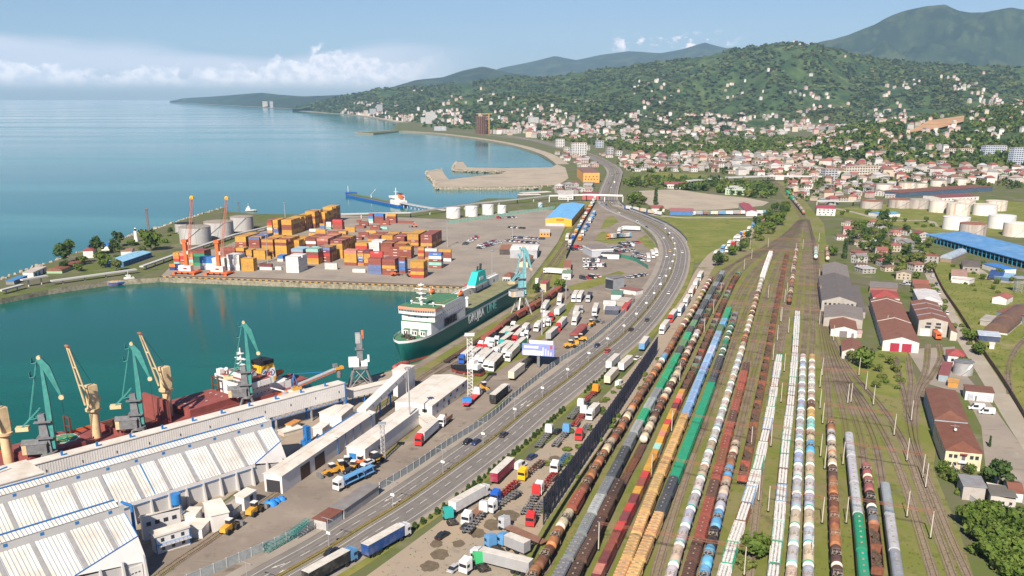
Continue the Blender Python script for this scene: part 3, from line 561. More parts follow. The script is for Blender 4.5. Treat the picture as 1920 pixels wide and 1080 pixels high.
def sacks_mesh(seed):
 r=random.Random(seed);mb=MB()
 for i in range(12):
  for j in range(3):
   x=-6.15+i*1.12+r.uniform(-.1,.1);y=-1.02+j*1.02+r.uniform(-.06,.06);z=3.55+r.uniform(-.12,.18);a=r.uniform(-.15,.15);ca,sa=cos(a),sin(a);rings=[]
   for k,(s_,zz)in enumerate(((.42,2.2),(.49,2.6),(.50,z-.35),(.38,z),(.14,z+.16),(.06,z+.05))):
    ring=[]
    for q in range(8):
     u,v=((1,-.6),(1,.6),(.6,1),(-.6,1),(-1,.6),(-1,-.6),(-.6,-1),(.6,-1))[q];ring.append((x+s_*(u*ca-v*sa),y+s_*.94*(u*sa+v*ca),zz))
    rings.append(ring)
   mb.loft(rings,M_BAG)
 return mb.mesh('sacks')
def scrap_mesh():
 r=random.Random(3);mb=MB()
 for i in range(60):mb.box((r.uniform(-6,6),r.uniform(-1.2,1.2),r.uniform(1.4,2.6)),(r.uniform(.4,1.6),r.uniform(.3,.9),r.uniform(.2,.7)),M_SCRAP,rz=r.uniform(0,3))
 return mb.mesh('scrap')
def flat_mesh(L_):
 mb=MB();mb.bx(-L_/2,L_/2,-.3,.3,.8,1.25,M_GOND)
 for s in(-1,1):mb.bx(-L_/2,L_/2,s*1.25-.12,s*1.25+.12,.95,1.3,M_GOND)
 for k in range(11):
  x=-L_/2+.3+(L_-.6)*k/10;mb.bx(x-.15,x+.15,-1.5,1.5,1.0,1.28,M_GOND)
 return mb.mesh('flat_deck')
def coach_meshes(L_=24.5):
 P=[(1.5,1.2),(1.55,2.0),(1.55,3.3),(1.45,3.75),(1.1,4.15),(.5,4.38),(0,4.42)];prof=P+[(-y,z)for y,z in P[-2::-1]]
 mb=MB();mb.extr(prof[::-1],-L_/2,L_/2,M_COACH,smooth=False)
 w=[]
 for s in(-1,1):
  for k in range(11):w.append((-L_/2+2.4+(L_-4.8)*k/10,s))
 v=MB()
 for k in range(6):
  x=-L_/2+3+(L_-6)*k/5;v.bx(x-.35,x+.35,-.3,.3,4.38,4.58,M_FIT)
 win=MB().bx(-.55,.55,-.03,.03,2.15,3.1,M_GLASS).mesh('window')
 return mb.mesh('coach_body'),v.mesh('roof_vents'),win,w
M_COACH=mat('coach_paint',obj=True,rough=.6,var=.12,scale=.5,dirt=(.16,.11,.08),dirt_amt=.35,dscale=.3)
ME=dict(tank=tank_mesh(M_TANK),rust=tank_mesh(M_TANKRUST),oil=tank_mesh(M_TANKOIL),hatch=hatch_mesh(),walk=walk_mesh(),band=band_mesh(-5.3,-4.4),band2=band_mesh(4.5,5.2),cap=endcap_mesh(),hopA=rib_body(13.3,PROF_A,M_HOP,1.2,3.95,10),hopB=rib_body(14.7,PROF_B,M_HOP,1.2,3.7,8,1.8),hopS=rib_body(10.6,PROF_A,M_HOP,1.2,3.95,8),gond=gond_mesh(),scrap=scrap_mesh(),flat=flat_mesh(13.2),uf12=uf_mesh(12.0),uf14=uf_mesh(14.2),uf24=uf_mesh(24.0))
SACKS=[sacks_mesh(i)for i in range(4)]
HH={'hopA':hop_hatches(12,4.56,4,.7,.9),'hopB':hop_hatches(11.5,4.58,4,1.0,.8),'hopS':hop_hatches(8,4.56,3,.8,.8)}
COACH=coach_meshes()
KIND={'tank':('tank_wagon','tank wagon',12.95),'rust':('tank_wagon','tank wagon',12.95),'oil':('tank_wagon','tank wagon',12.95),'hopA':('hopper_wagon','hopper wagon',15.3),'hopB':('hopper_wagon','hopper wagon',16.4),'gond':('gondola_wagon','open wagon',14.7),'sack':('gondola_wagon','open wagon',14.7),'flat':('flat_wagon','flat wagon',14.2),'cont':('flat_wagon','flat wagon',14.2),'coach':('passenger_coach','coach',25.6)}
CN={'white':(.56,.535,.51),'palegrey':(.43,.43,.44),'lilac':(.47,.475,.55),'cream':(.53,.42,.30),'yellow':(.52,.32,.08),'rust':(.17,.065,.035),'orange rust':(.30,.12,.05),'brown':(.095,.05,.038),'dark brown':(.06,.036,.03),'orange':(.50,.31,.135),'grey':(.17,.185,.205),'pale grey':(.27,.29,.31),'dark grey':(.055,.066,.078),'blue':(.19,.32,.50),'pale blue':(.36,.42,.60),'green':(.015,.27,.14),'dull green':(.10,.19,.11),'dark green':(.025,.12,.07),'red brown':(.25,.065,.045),'red':(.40,.06,.05),'black':(.022,.02,.02),'sky blue':(.10,.34,.55),'teal':(.22,.55,.50),'olive':(.24,.22,.06),'maroon':(.30,.09,.09),'dark':(.06,.06,.065),'mint':(.25,.45,.38)}
CN['white tank']=CN['white']
BANDC=[(.02,.38,.26),(.02,.36,.26),(.22,.55,.46),(.30,.60,.42),(.02,.42,.22)]
ROWNAME={1:'row beside the noise screen',2:'second row from noise screen',3:'third row from noise screen',4:'fourth row from noise screen',5:'fifth row from noise screen',6:'sixth row from noise screen',7:'long white tanker row',8:'red brown hopper row',9:'short mixed tanker row',10:'rusty gondola row',11:'left row of white sacks',12:'short brown tanker row',13:'right row of white sacks',14:'left twin pale tanker row',15:'right twin pale tanker row',16:'rusty tanker row beside the coaches',17:'coach row',18:'short row between the coaches',19:'silver coach row'}
SPEC={1:[(1002,'oil',['orange rust','rust']),(960,'oil',['cream']),(925,'hopA',['red brown']),(790,'oil',['rust','orange rust','orange rust','cream','rust','orange rust','rust']),(745,'oil',['cream','orange rust','rust']),(700,'rust',['rust','brown']),(672,'oil',['orange rust','cream']),(660,'tank',['sky blue']),(605,'rust',['rust','orange rust','brown']),(597,'tank',['maroon']),(560,'oil',['olive','cream','orange rust','cream']),(547,'oil',['cream','olive']),(0,'tank',['red brown','red','rust'])],2:[(1010,'hopB',['grey']),(960,'hopA',['grey','pale grey']),(800,'hopA',['pale grey','grey','dark grey','dark grey','grey']),(770,'hopA',['green']),(725,'hopA',['pale grey','grey','grey']),(690,'hopA',['green']),(663,'hopA',['green','green']),(648,'hopA',['dark grey','dark grey']),(625,'hopA',['dull green','green']),(600,'hopA',['dark grey','dull green']),(512,'hopA',['dark grey','grey','dark grey']),(0,'hopA',['green'])],3:[(890,'hopA',['dark brown','brown','dark brown','brown']),(828,'flat',['brown','rust']),(628,'oil',['cream','cream','brown','rust','cream','rust']),(618,'tank',['white']),(0,'gond',['rust','grey','brown','dull green'])],4:[(722,'cont',['brown']),(0,'gond',['brown','rust','dull green','grey','red brown','brown'])],5:[(778,'hopB',['orange']),(668,'hopB',['blue','blue','blue']),(648,'hopB',['pale blue','pale blue']),(628,'hopB',['blue']),(610,'hopB',['dull green']),(596,'hopB',['sky blue']),(582,'hopB',['green']),(0,'tank',['dull green'])],6:[(965,'hopB',['orange']),(892,'hopA',['dark grey']),(718,'gond',['green']),(680,'hopA',['dark grey','dark']),(665,'hopA',['dark grey']),(618,'tank',['dark green','dark green','green']),(600,'tank',['dark green']),(0,'gond',['grey'])],7:[(660,'tank',['white','cream','white','lilac','palegrey','white','cream']),(645,'tank',['cream']),(620,'oil',['rust','orange rust','brown']),(592,'tank',['cream']),(578,'oil',['brown','rust']),(545,'oil',['cream','rust']),(520,'tank',['cream','white']),(0,'hopA',['white'])],8:[(995,'hopA',['brown']),(0,'hopA',['red brown','red brown','brown','red brown','rust'])],9:[(1030,'oil',['sky blue']),(985,'oil',['black','palegrey']),(945,'oil',['sky blue','blue']),(920,'oil',['lilac','brown']),(890,'oil',['cream','sky blue']),(868,'oil',['sky blue']),(838,'rust',['brown','black']),(0,'oil',['cream'])],10:[(0,'gond',['red brown','rust','brown','rust','brown','rust','brown'])],11:[(0,'sack',['white','green','white','rust','blue'])],13:[(0,'sack',['grey','green','mint','white','blue','rust'])],14:[(950,'tank',['cream','palegrey','white']),(0,'tank',['lilac','palegrey','white','pale blue','white'])],15:[(1000,'tank',['lilac','cream']),(850,'tank',['cream','lilac','white','cream']),(815,'oil',['sky blue']),(795,'oil',['cream']),(780,'tank',['teal']),(762,'tank',['yellow','yellow']),(748,'oil',['rust']),(672,'tank',['cream','white','white','cream']),(0,'tank',['yellow'])],16:[(1015,'oil',['brown']),(960,'rust',['orange rust','rust']),(905,'rust',['rust','orange rust']),(880,'oil',['brown']),(0,'oil',['cream','cream','white','orange rust'])],17:[(1000,'coach',['green']),(0,'coach',['palegrey'])],18:[(985,'gond',['rust']),(945,'oil',['grey']),(928,'oil',['black']),(0,'oil',['maroon'])],19:[(0,'coach',['pale grey','palegrey'])]}
ROWS12=[(1480,561),(1485,530),(1488,500),(1491,482),(1494,462)]
ROWP[12]=[Vector((G(x,y,ZR).x,G(x,y,ZR).y,0))for x,y in ROWS12]
SPEC[12]=[(0,'oil',['rust','brown','cream','brown','rust','orange rust','cream'])]
ROWP[20]=[G(x,y,0)for x,y in[(1507,404),(1500,394),(1491,383),(1482,372),(1475,363)]];SPEC[20]=[(396,'tank',['yellow']),(372,'oil',['white','brown','cream','white','dark brown']),(0,'hopA',['green'])]
ROWNAME[20]='train leaving along the main line'
ROWP[21]=[G(1529,489),G(1529,468)];SPEC[21]=[(0,'tank',['mint','lilac'])];ROWNAME[21]='pair standing before the long sheds'
ROWP[22]=[G(1551,492),G(1550,470)];SPEC[22]=[(0,'oil',['orange rust','cream'])];ROWNAME[22]='siding above the long sheds'
CONT_COL=['red','yellow','maroon','yellow','yellow','teal']
def arc_pos(P,d):
 for a,b in zip(P,P[1:]):
  l=(b-a).length
  if d<=l:return a.lerp(b,d/l)
  d-=l
 return P[-1]+(P[-1]-P[-2]).normalized()*d
def make_wagon(kind,cname,loc,rz,label,group,k):
 nm,cat,L_=KIND[kind];c=CN[cname];rr=random.Random(k*31+int(loc[0]*10));f=rr.uniform(.85,1.15);c=tuple(min(.9,v*f*rr.uniform(.95,1.05))for v in c)
 t=empty(nm,loc,rz,label,cat,group);half=4.2
 if kind in('tank','rust','oil'):
  link('barrel',ME[kind],t,c);link('hatch',ME['hatch'],t);link('walkway',ME['walk'],t);link('underframe',ME['uf12'],t)
  if kind=='tank' and cname not in('dull green','green'):
   link('end_band',ME['band'],t,rr.choice(BANDC));link('end_cap',ME['cap'],t,(.60,.575,.53))
  elif kind=='oil' and rr.random()<.45:link('end_cap',ME['cap'],t,rr.choice([(.62,.50,.33),(.55,.5,.42),(.3,.12,.06),(.45,.16,.05)]))
 elif kind in('hopA','hopB'):
  link('hopper_body',ME[kind],t,c);link('underframe',ME['uf14'],t);half=5.0
  for q,m in HH[kind]:link('hatch',m,t,tuple(v*.75 for v in c),loc=q)
 elif kind in('gond','sack'):
  link('gondola_body',ME['gond'],t,c);link('underframe',ME['uf14'],t);half=4.8
  if kind=='sack':tag(link('sacks',SACKS[k%4],t),kind='stuff')
  elif cname!='green':link('scrap_load',ME['scrap'],t)
  else:mb=MB();mb.bx(-6.9,6.9,-1.45,1.45,3.35,3.6,M_HOP);link('cover',mb.mesh('cover'),t,CN['green'])
 elif kind in('flat','cont'):link('flat_deck',ME['flat'],t,c);half=4.6
 elif kind=='coach':
  body,vents,win,wp=COACH;link('coach_body',body,t,c);link('roof_vents',vents,t);link('underframe',ME['uf24'],t);half=8.6
  for x,s in wp:link('window',win,t,loc=(x,s*1.555,0))
 for s in(-1,1):link('bogie',ME_BOGIE,t,loc=(s*half,0,0))
 return t
WAGONS=[];CONT_ON_RAIL=[]
def fill_rows():
 for r,P in ROWP.items():
  tot=sum((b-a).length for a,b in zip(P,P[1:]));d=0;i=-1;run={}
  while True:
   q=arc_pos(P,d+6);y=PXY((q.x,q.y,ZR))[1]
   for s in SPEC[r]:
    if y>s[0]:break
   kind=s[1];L_=KIND[kind][2]
   if d+L_*.75>tot:break
   a=arc_pos(P,d+L_*.15);b=arc_pos(P,d+L_*.85);m=(a+b)/2;key=(s[0],kind);run[key]=run.get(key,-1)+1;cn=s[2][run[key]%len(s[2])]
   y=PXY((m.x,m.y,0))[1]
   if y<1105:
    i+=1;extra={'sack':'sack wagon','flat':'empty flat wagon','cont':'flat wagon under containers','rust':'rusty tank wagon','oil':'stained tank wagon'}.get(kind,KIND[kind][1])
    nmc={'white tank':'white','palegrey':'light grey','lilac':'bluish white','gond':''}.get(cn,cn)
    if kind in('rust','oil')and 'rust' in nmc:nmc='orange' if 'orange' in nmc else 'brown'
    lab='%s %s, %s from near end, %s'%(nmc,extra,ordw(i),ROWNAME[r])
    w=make_wagon(kind,cn,(m.x,m.y,.38),atan2(b.y-a.y,b.x-a.x),lab,'wagons in the '+ROWNAME[r],i)
    WAGONS.append((w,kind,r))
    if kind=='cont':CONT_ON_RAIL.append((m,atan2(b.y-a.y,b.x-a.x),i))
   d+=L_
fill_rows()
#  CONTAINERS
M_CBODY=mat('container_paint',obj=True,rough=.6,var=.12,scale=.5,dirt=(.22,.13,.08),dirt_amt=.28,dscale=.45)
M_CFRAME=mat('container_frame',obj=True,rough=.6,var=.1)
M_EMB=mat('container_emblem',(.05,.045,.05),.6,.1)
M_WEMB=mat('container_emblem_white',(.75,.75,.75),.6,.1)
CC={'yellow':(.50,.265,.045),'brown':(.24,.07,.05),'white':(.60,.585,.56),'red':(.45,.05,.045),'maroon':(.17,.045,.05),'blue':(.04,.18,.48),'slate blue':(.12,.17,.33),'navy':(.02,.04,.17),'teal':(.25,.48,.42),'salmon':(.50,.20,.15),'pale blue':(.28,.42,.52),'purple':(.16,.13,.30),'green':(.03,.22,.12),'orange':(.58,.20,.05),'dark green':(.02,.09,.06)}
def container_meshes(L_,Wd,Hh,nr):
 b=MB();f=MB();x,y=L_/2,Wd/2
 b.bx(-x+.06,x-.06,-y+.05,y-.05,.1,Hh-.04,M_CBODY)
 for k in range(nr):
  u=-x+.25+(L_-.5)*(k+.5)/nr
  for s in(-1,1):b.bx(u-L_/nr*.22,u+L_/nr*.22,s*(y-.05)-.035,s*(y-.05)+.035,.16,Hh-.16,M_CBODY)
  b.bx(u-L_/nr*.2,u+L_/nr*.2,-y+.15,y-.15,Hh-.05,Hh-.015,M_CBODY)
 for sx in(-1,1):
  for sy in(-1,1):f.bx(sx*x-(.14 if sx>0 else 0),sx*x+(0 if sx>0 else .14),sy*y-(.12 if sy>0 else 0),sy*y+(0 if sy>0 else .12),0,Hh,M_CFRAME)
  f.bx(sx*x-(.1 if sx>0 else 0),sx*x+(0 if sx>0 else .1),-y+.12,y-.12,Hh-.14,Hh-.003,M_CFRAME);f.bx(sx*x-(.1 if sx>0 else 0),sx*x+(0 if sx>0 else .1),-y+.12,y-.12,0,.14,M_CFRAME)
 for sy in(-1,1):
  for z in(0,Hh-.12):f.bx(-x+.14,x-.14,sy*y-(.08 if sy>0 else 0),sy*y+(0 if sy>0 else .08),z+.002,z+.118,M_CFRAME)
 d=MB();w=y-.14
 d.bx(-.03,.03,0.02,w,.18,Hh-.18,M_CBODY)
 for q in(.25,.75):d.bx(.03,.06,w*q-.025,w*q+.025,.2,Hh-.2,M_CFRAME)
 e=MB();e.cyl((0,0,0),(0,-.03,0),.42,M_EMB,10);e.bx(-.3,.3,-.045,-.03,-.08,.1,M_WEMB)
 t=MB()
 for k in range(6):t.bx(-1.5+k*.55,-1.5+k*.55+.36,-.03,0,-.25,.25,M_WEMB)
 return dict(body=b.mesh('container_body'),frame=f.mesh('frame'),door=d.mesh('door'),emb=e.mesh('emblem'),txt=t.mesh('lettering'),L=L_,W=Wd,H=Hh)
C40=container_meshes(10.3,2.06,2.45,24);C20=container_meshes(5.12,2.06,2.45,12);C40T=container_meshes(12.6,2.55,2.75,28);C20T=container_meshes(6.2,2.55,2.75,14)
def make_container(K,cname,loc,rz,label,group,emblem=True,seed=0):
 r=random.Random(seed);f=r.uniform(.82,1.14);c=tuple(min(.85,v*f)for v in CC[cname]);t=empty('shipping_container',loc,rz,label,'container',group)
 link('container_body',K['body'],t,c);link('frame',K['frame'],t,tuple(v*.85 for v in c))
 for s in(1,-1):
  d=link('door',K['door'],t,tuple(v*.9 for v in c),loc=(K['L']/2-.07,0,0))
  if s<0:d.scale=(1,-1,1)
 if emblem and cname=='yellow':link('emblem',K['emb'],t,loc=(r.choice([0,-.4,.3]),-K['W']/2-.005,K['H']*.55))
 elif emblem and r.random()<.3:link('lettering',K['txt'],t,loc=(0,-K['W']/2-.01,K['H']*.6))
 return t
QA,QB=G(300,519.5),G(890,541.5)
YU=(QB-QA).normalized();YV=Vector((-YU.y,YU.x,0));YRZ=atan2(YU.y,YU.x)
Y='yellow';B='brown';Wt='white';R_='red';Mr='maroon';S='slate blue';BL='blue';T_='teal';Sa='salmon';N_='navy';O_='orange';P_='pale blue';Gn='green';Dg='dark green';Pu='purple'
BLOCKS={'quayside line':[((537,511),40,[Wt]*5,5),((487,506),40,[Wt,Mr],1),((516,506),20,[Wt],1),((609,505),40,[Wt,Wt],1),((661,510.5),40,[Wt],1),((770,521),40,[R_,Y,B,Y,Y],3),((717,515.5),40,[B,B,Y,B,B],4),((691,514),40,[S,S,S,B,B],2),((748,513),20,[B,BL,S,BL,B],2),((804,503),40,[B,T_,B,Wt,BL],2),((427,507),40,[Wt]*5,3),((453,508),40,[Y,Y,Y,Y],2),((376,505),40,[Wt,Wt,BL,BL],2),((399,507),40,[Wt]*4,2),((326,496.5),20,[T_,R_,O_,Y],2),((338,497),20,[O_,R_,R_,Sa],2),((352,498),20,[Y,T_,Sa,Y],2),((363,498),40,[Gn,Dg,Dg,Gn,B],3),((318,506.5),20,[N_,O_],1),((331,507),20,[N_,N_],1)],'second line':[((646,497.5),40,[B,Y,Y,Y,Sa],2),((671,498),20,[O_,N_,S,Y,B],2),((683,498.5),20,[B,Y,Y,Y,Mr],2),((695,500),40,[B,B,R_,R_,R_],1),((597,491.5),40,[B,B,R_,Mr,S],3),((575,495),40,[Y,Y,R_,B,T_],3),((547,489),40,[B,B,B,P_],3),((520,490.5),20,[Wt,BL],2),((797,488),40,[O_,B,B,Wt],1),((823,489.5),40,[Wt,B,B,Y],1),((784,486),20,[B,Y,R_,Y],2),((749,484.5),40,[B,B,B,Y],2),((730,482),40,[B,B,B],2),((476,486),40,[Y,Y,Y],2),((497,486),20,[Y],1),((462,485),20,[B,Y,Y],2),((420,481),40,[B,B,B],2),((437,481),40,[B,B,Y],2)],'third line':[((492,481.5),40,[Y,B,Y,Y,B,Y],4),((517,482),40,[Y,Y,Y,Y,B,Y],4),((541,477),40,[Y,Y,Y,Y,Y],4),((572,473),40,[B,B,B,Wt,B],4),((595,473.5),40,[B,S,B,B,Sa],5),((621,484),40,[Y,Y,Y,Y,Y,B],5),((442,464),40,[B,B,Y,Y],4),((467,465),40,[B,B,B,S],4),((667,477),40,[B,B,R_,Y],2),((690,476),40,[Wt,Wt,Wt,Wt],3),((714,478),40,[B,B,B,B],3),((740,478.5),40,[B,B,O_,B],2),((690,463),40,[B,B,Y,B],4),((716,462),40,[B,B,Y,Y],4),((738,464),40,[B,B,B,B],4),((764,465),40,[B,Y,B,Y,Y],4),((789,466),40,[B,Y,B,B,B],5)],'tall far block':[((502,441),20,[B,Y,Wt,Y,R_,B],4),((513,441),20,[Y,BL,B,Y,Y,Y],4),((529,440.5),40,[Y,Y,B,B,Y,Y],8),((556,432),40,[B,B,B,Y,B,Y],6),((574,428),40,[B,B,Y,Y,B,Y,Y],5),((593,424),40,[Y,B,B,Y,Y,Y],5),((607,419),40,[B,B,B,B,Y,B,Y],5),((617,417),20,[Y,Y,B,Y,Y,Y],3)],'loose far stacks':[((615,443),40,[B,B],1),((630,443),40,[B,Y],2),((647,435),40,[Y,Y],1),((579,442),40,[Y],1),((592,440),40,[Y,Y],1),((580,434),40,[Wt],1),((600,433),20,[Y,BL,Y],1),((612,430),20,[T_,Wt,Wt],1),((659,450),40,[B],2),((672,445),40,[B,B],1),((624,430),40,[B,B,R_,R_],2),((665,428),40,[B],2),((673,424),40,[B,B],1),((686,437),40,[Y],1),((694,431),40,[B,B],1),((708,429.5),40,[T_],1),((712,422),40,[B,B],1),((691,418.5),20,[Wt,T_,BL,B],2),((702,418.5),40,[B,B,B,BL],2),((725,418.5),40,[B,B,B,Y],2),((746,418.5),40,[B],1),((757,419),40,[B],1),((668,417),20,[B],1)]}
def build_stacks():
 items=[]
 for ln,bl in BLOCKS.items():
  mul={'third line':3.2,'tall far block':2.2,'quayside line':1.6,'second line':2.2,'loose far stacks':1.5}.get(ln,1)
  order=sorted(range(len(bl)),key=lambda i:bl[i][0][0])
  for rank,bi in enumerate(order):
   (x,y),sz,tiers,dep=bl[bi];dep=int(dep*mul+.5)if dep>1 else 1;K=C40 if sz==40 else C20;o=G(x,y)
   r=random.Random(int(x*7+y))
   for j in range(dep):
    for k,cn in enumerate(tiers):
     if j and r.random()<.45:cn=r.choice([Y,Y,B,B,cn])
     if tiers[0]==Wt and len(tiers)>3:cn=tiers[k]
     top=k==len(tiers)-1
     if j and top and r.random()<.10 and dep>2:continue
     p=o+YU*(K['L']/2+r.uniform(-.05,.05))+YV*(K['W']/2+j*(K['W']+.12));p.z=.04+k*K['H']
     pr=(0 if j==0 else 1 if top else 2+j*.1)+(p.length/3000)
     depth='' if j==0 else ' row %s back'%ordw(j)
     tier='only tier' if len(tiers)==1 else 'top tier' if top else 'ground tier' if k==0 else ordw(k)+' tier'
     lab='%s container, %s,%s %s stack from left, %s'%(cn,tier,(depth+',')if depth else ' front of',ordw(rank),ln)
     items.append((pr,K,cn,p,lab,ln))
 items.sort(key=lambda q:q[0])
 for i,(pr,K,cn,p,lab,ln)in enumerate(items[:300]):make_container(K,cn,p,YRZ,lab,'containers stacked on the terminal',seed=i)
 if len(items)>300:
  mb=MB();T0=Matrix.Rotation(YRZ,4,'Z')
  for i,(pr,K,cn,p,lab,ln)in enumerate(items[300:]):
   m=mat('stack_paint_'+cn.replace(' ','_'),CC[cn],.6,.14,.5,dirt=(.22,.13,.08),dirt_amt=.28,dscale=.45);M=Matrix.Translation(p)@T0;x,y_=K['L']/2,K['W']/2
   mb.bx(-x,x,-y_,y_,.05,K['H']-.05,m,M=M)
   for q in range(10):
    u=-x+K['L']*(q+.5)/10;mb.bx(u-.2,u+.2,-y_-.03,y_+.03,.15,K['H']-.15,m,M=M)
  mb.build('container_stack',kind='stuff',label='inner rows of stacked containers behind the front rows of the terminal')
build_stacks()
def rail_containers():
 seq=[(Mr,Sa),(Mr,B),(B,R_),(Mr,R_),(Mr,Y),(B,R_),(Y,Y),(Y,T_),(Y,Sa),(Y,R_),(Y,Y),(Mr,R_),(Sa,Y),(Y,Y),(Sa,Y),(Y,R_)]
 for m,rz,i in CONT_ON_RAIL:
  a,b=seq[i%len(seq)];d=Vector((cos(rz),sin(rz),0))
  for s,cn,w in((-1,a,'near'),(1,b,'far')):
   p=m+d*3.2*s;make_container(C20T,cn,(p.x,p.y,1.7),rz+pi,'%s container on %s half of the %s flat wagon in the fourth train row'%(cn,w,ordw(i)),'containers on flat wagons',seed=i*2+s)
rail_containers()
#  SHIPS, CRANES, BULK TERMINAL
def frame(o,ux,uy=None):
 """local frame: origin, x direction (ground), z up"""
 ux=Vector((ux[0],ux[1],0)).normalized();uy=Vector((-ux.y,ux.x,0))
 return Matrix(((ux.x,uy.x,0,o[0]),(ux.y,uy.y,0,o[1]),(0,0,1,o[2]),(0,0,0,1)))
def thing(name,label,cat,M=None,group=None,loc=(0,0,0),rz=0.):
 e=empty(name,(0,0,0),0,label,cat,group)
 if M is not None:e.matrix_world=M
 else:e.location=loc;e.rotation_euler=(0,0,rz)
 return e
def text_mesh(body,size,m,bold=0.,sx=1.):
 c=bpy.data.curves.new('lettering','FONT');c.body=body;c.size=size;c.extrude=.04;c.offset=bold;c.align_x='LEFT'
 o=bpy.data.objects.new('tmp',c);COL.objects.link(o);o.scale=(sx,1,1)
 dg=bpy.context.evaluated_depsgraph_get();me=bpy.data.meshes.new_from_object(o.evaluated_get(dg));bpy.data.objects.remove(o)
 me.transform(Matrix.Diagonal((sx,1,1,1)));me.materials.clear();me.materials.append(m);return me
M_WHITE=mat('white_paint',(.66,.645,.62),.55,.07,.3,dirt=(.40,.34,.27),dirt_amt=.22,dscale=.12)
M_SHED=mat('white_cladding',(.62,.595,.575),.6,.06,.2,dirt=(.42,.37,.31),dirt_amt=.25,dscale=.09)
M_SHEDROOF=mat('shed_roof',(.62,.575,.51),.65,.09,.15,dirt=(.46,.36,.25),dirt_amt=.6,dscale=.13)
M_GREYWALL=mat('grey_cladding',(.46,.445,.435),.7,.05,.2)
M_SKYL=mat('skylight_sheet',(.27,.265,.265),.5,.12,.8)
M_BLUE=mat('blue_steel',(.025,.16,.42),.5,.12,.8)
M_TEALC=mat('crane_green',(.045,.225,.20),.55,.18,.7,dirt=(.03,.10,.09),dirt_amt=.4,dscale=.5)
M_BLUEC=mat('crane_blue',(.17,.42,.46),.6,.2,.7,dirt=(.10,.14,.15),dirt_amt=.5,dscale=.4)
M_CREAM=mat('crane_cream',(.60,.45,.26),.6,.12,.5,dirt=(.28,.15,.07),dirt_amt=.35,dscale=.3)
M_GREYST=mat('grey_steel',(.16,.165,.175),.7,.25,.6,dirt=(.10,.07,.05),dirt_amt=.5,dscale=.5)
M_DECKRED=mat('deck_red',(.25,.065,.055),.75,.16,.25,dirt=(.13,.05,.035),dirt_amt=.55,dscale=.15)
M_HOLD=mat('hold_rust',(.13,.045,.028),.9,.3,.3)
M_ORANGEC=mat('crane_orange',(.62,.13,.035),.55,.15,.6)
M_YEL=mat('machine_yellow',(.60,.30,.035),.6,.2,.8,dirt=(.18,.10,.05),dirt_amt=.4,dscale=.8)
M_FYEL=mat('funnel_yellow',(.70,.36,.02),.5,.08)
M_BLACK=mat('black_paint',(.015,.015,.017),.6,.2)
M_DKGREEN=mat('deck_green',(.06,.17,.09),.8,.2,.4)
M_HULLG=mat('hull_green',(.008,.115,.105),.45,.12,.12)
M_HULLRED=mat('hull_red',(.38,.07,.055),.6,.15,.2)
M_TEAL=mat('funnel_teal',(.02,.42,.38),.5,.06)
M_SALMON=mat('bridge_salmon',(.70,.27,.16),.55,.08)
M_LBOAT=mat('lifeboat_orange',(.72,.16,.04),.5,.1)
M_ALU=mat('galvanised',(.52,.51,.51),.35,.12,.5,metal=.5)
M_CONCG=mat('silo_concrete',(.40,.385,.375),.85,.12,.25,dirt=(.20,.18,.17),dirt_amt=.5,dscale=.12,stretch=(1,1,.12))
M_TANKW=mat('tank_white',(.66,.64,.61),.5,.06,.3)
M_TANKR=mat('tank_white_rusty',(.60,.55,.48),.7,.10,.3,dirt=(.42,.17,.06),dirt_amt=.8,dscale=.22,stretch=(1,1,.10))
M_TANKG=mat('tank_grey_rusty',(.40,.36,.33),.8,.16,.3,dirt=(.20,.11,.07),dirt_amt=.75,dscale=.22,stretch=(1,1,.10))
M_ROOFRUST=mat('rusty_sheet',(.24,.10,.06),.85,.25,.4,dirt=(.36,.18,.10),dirt_amt=.5,dscale=.3)
M_TANKTOP=mat('tank_top_gravel',(.27,.23,.19),.95,.25,.4)
M_BRTEXT=mat('white_lettering',(.80,.80,.78),.5,.05)
M_TTEXT=mat('teal_lettering',(.16,.52,.48),.5,.05)
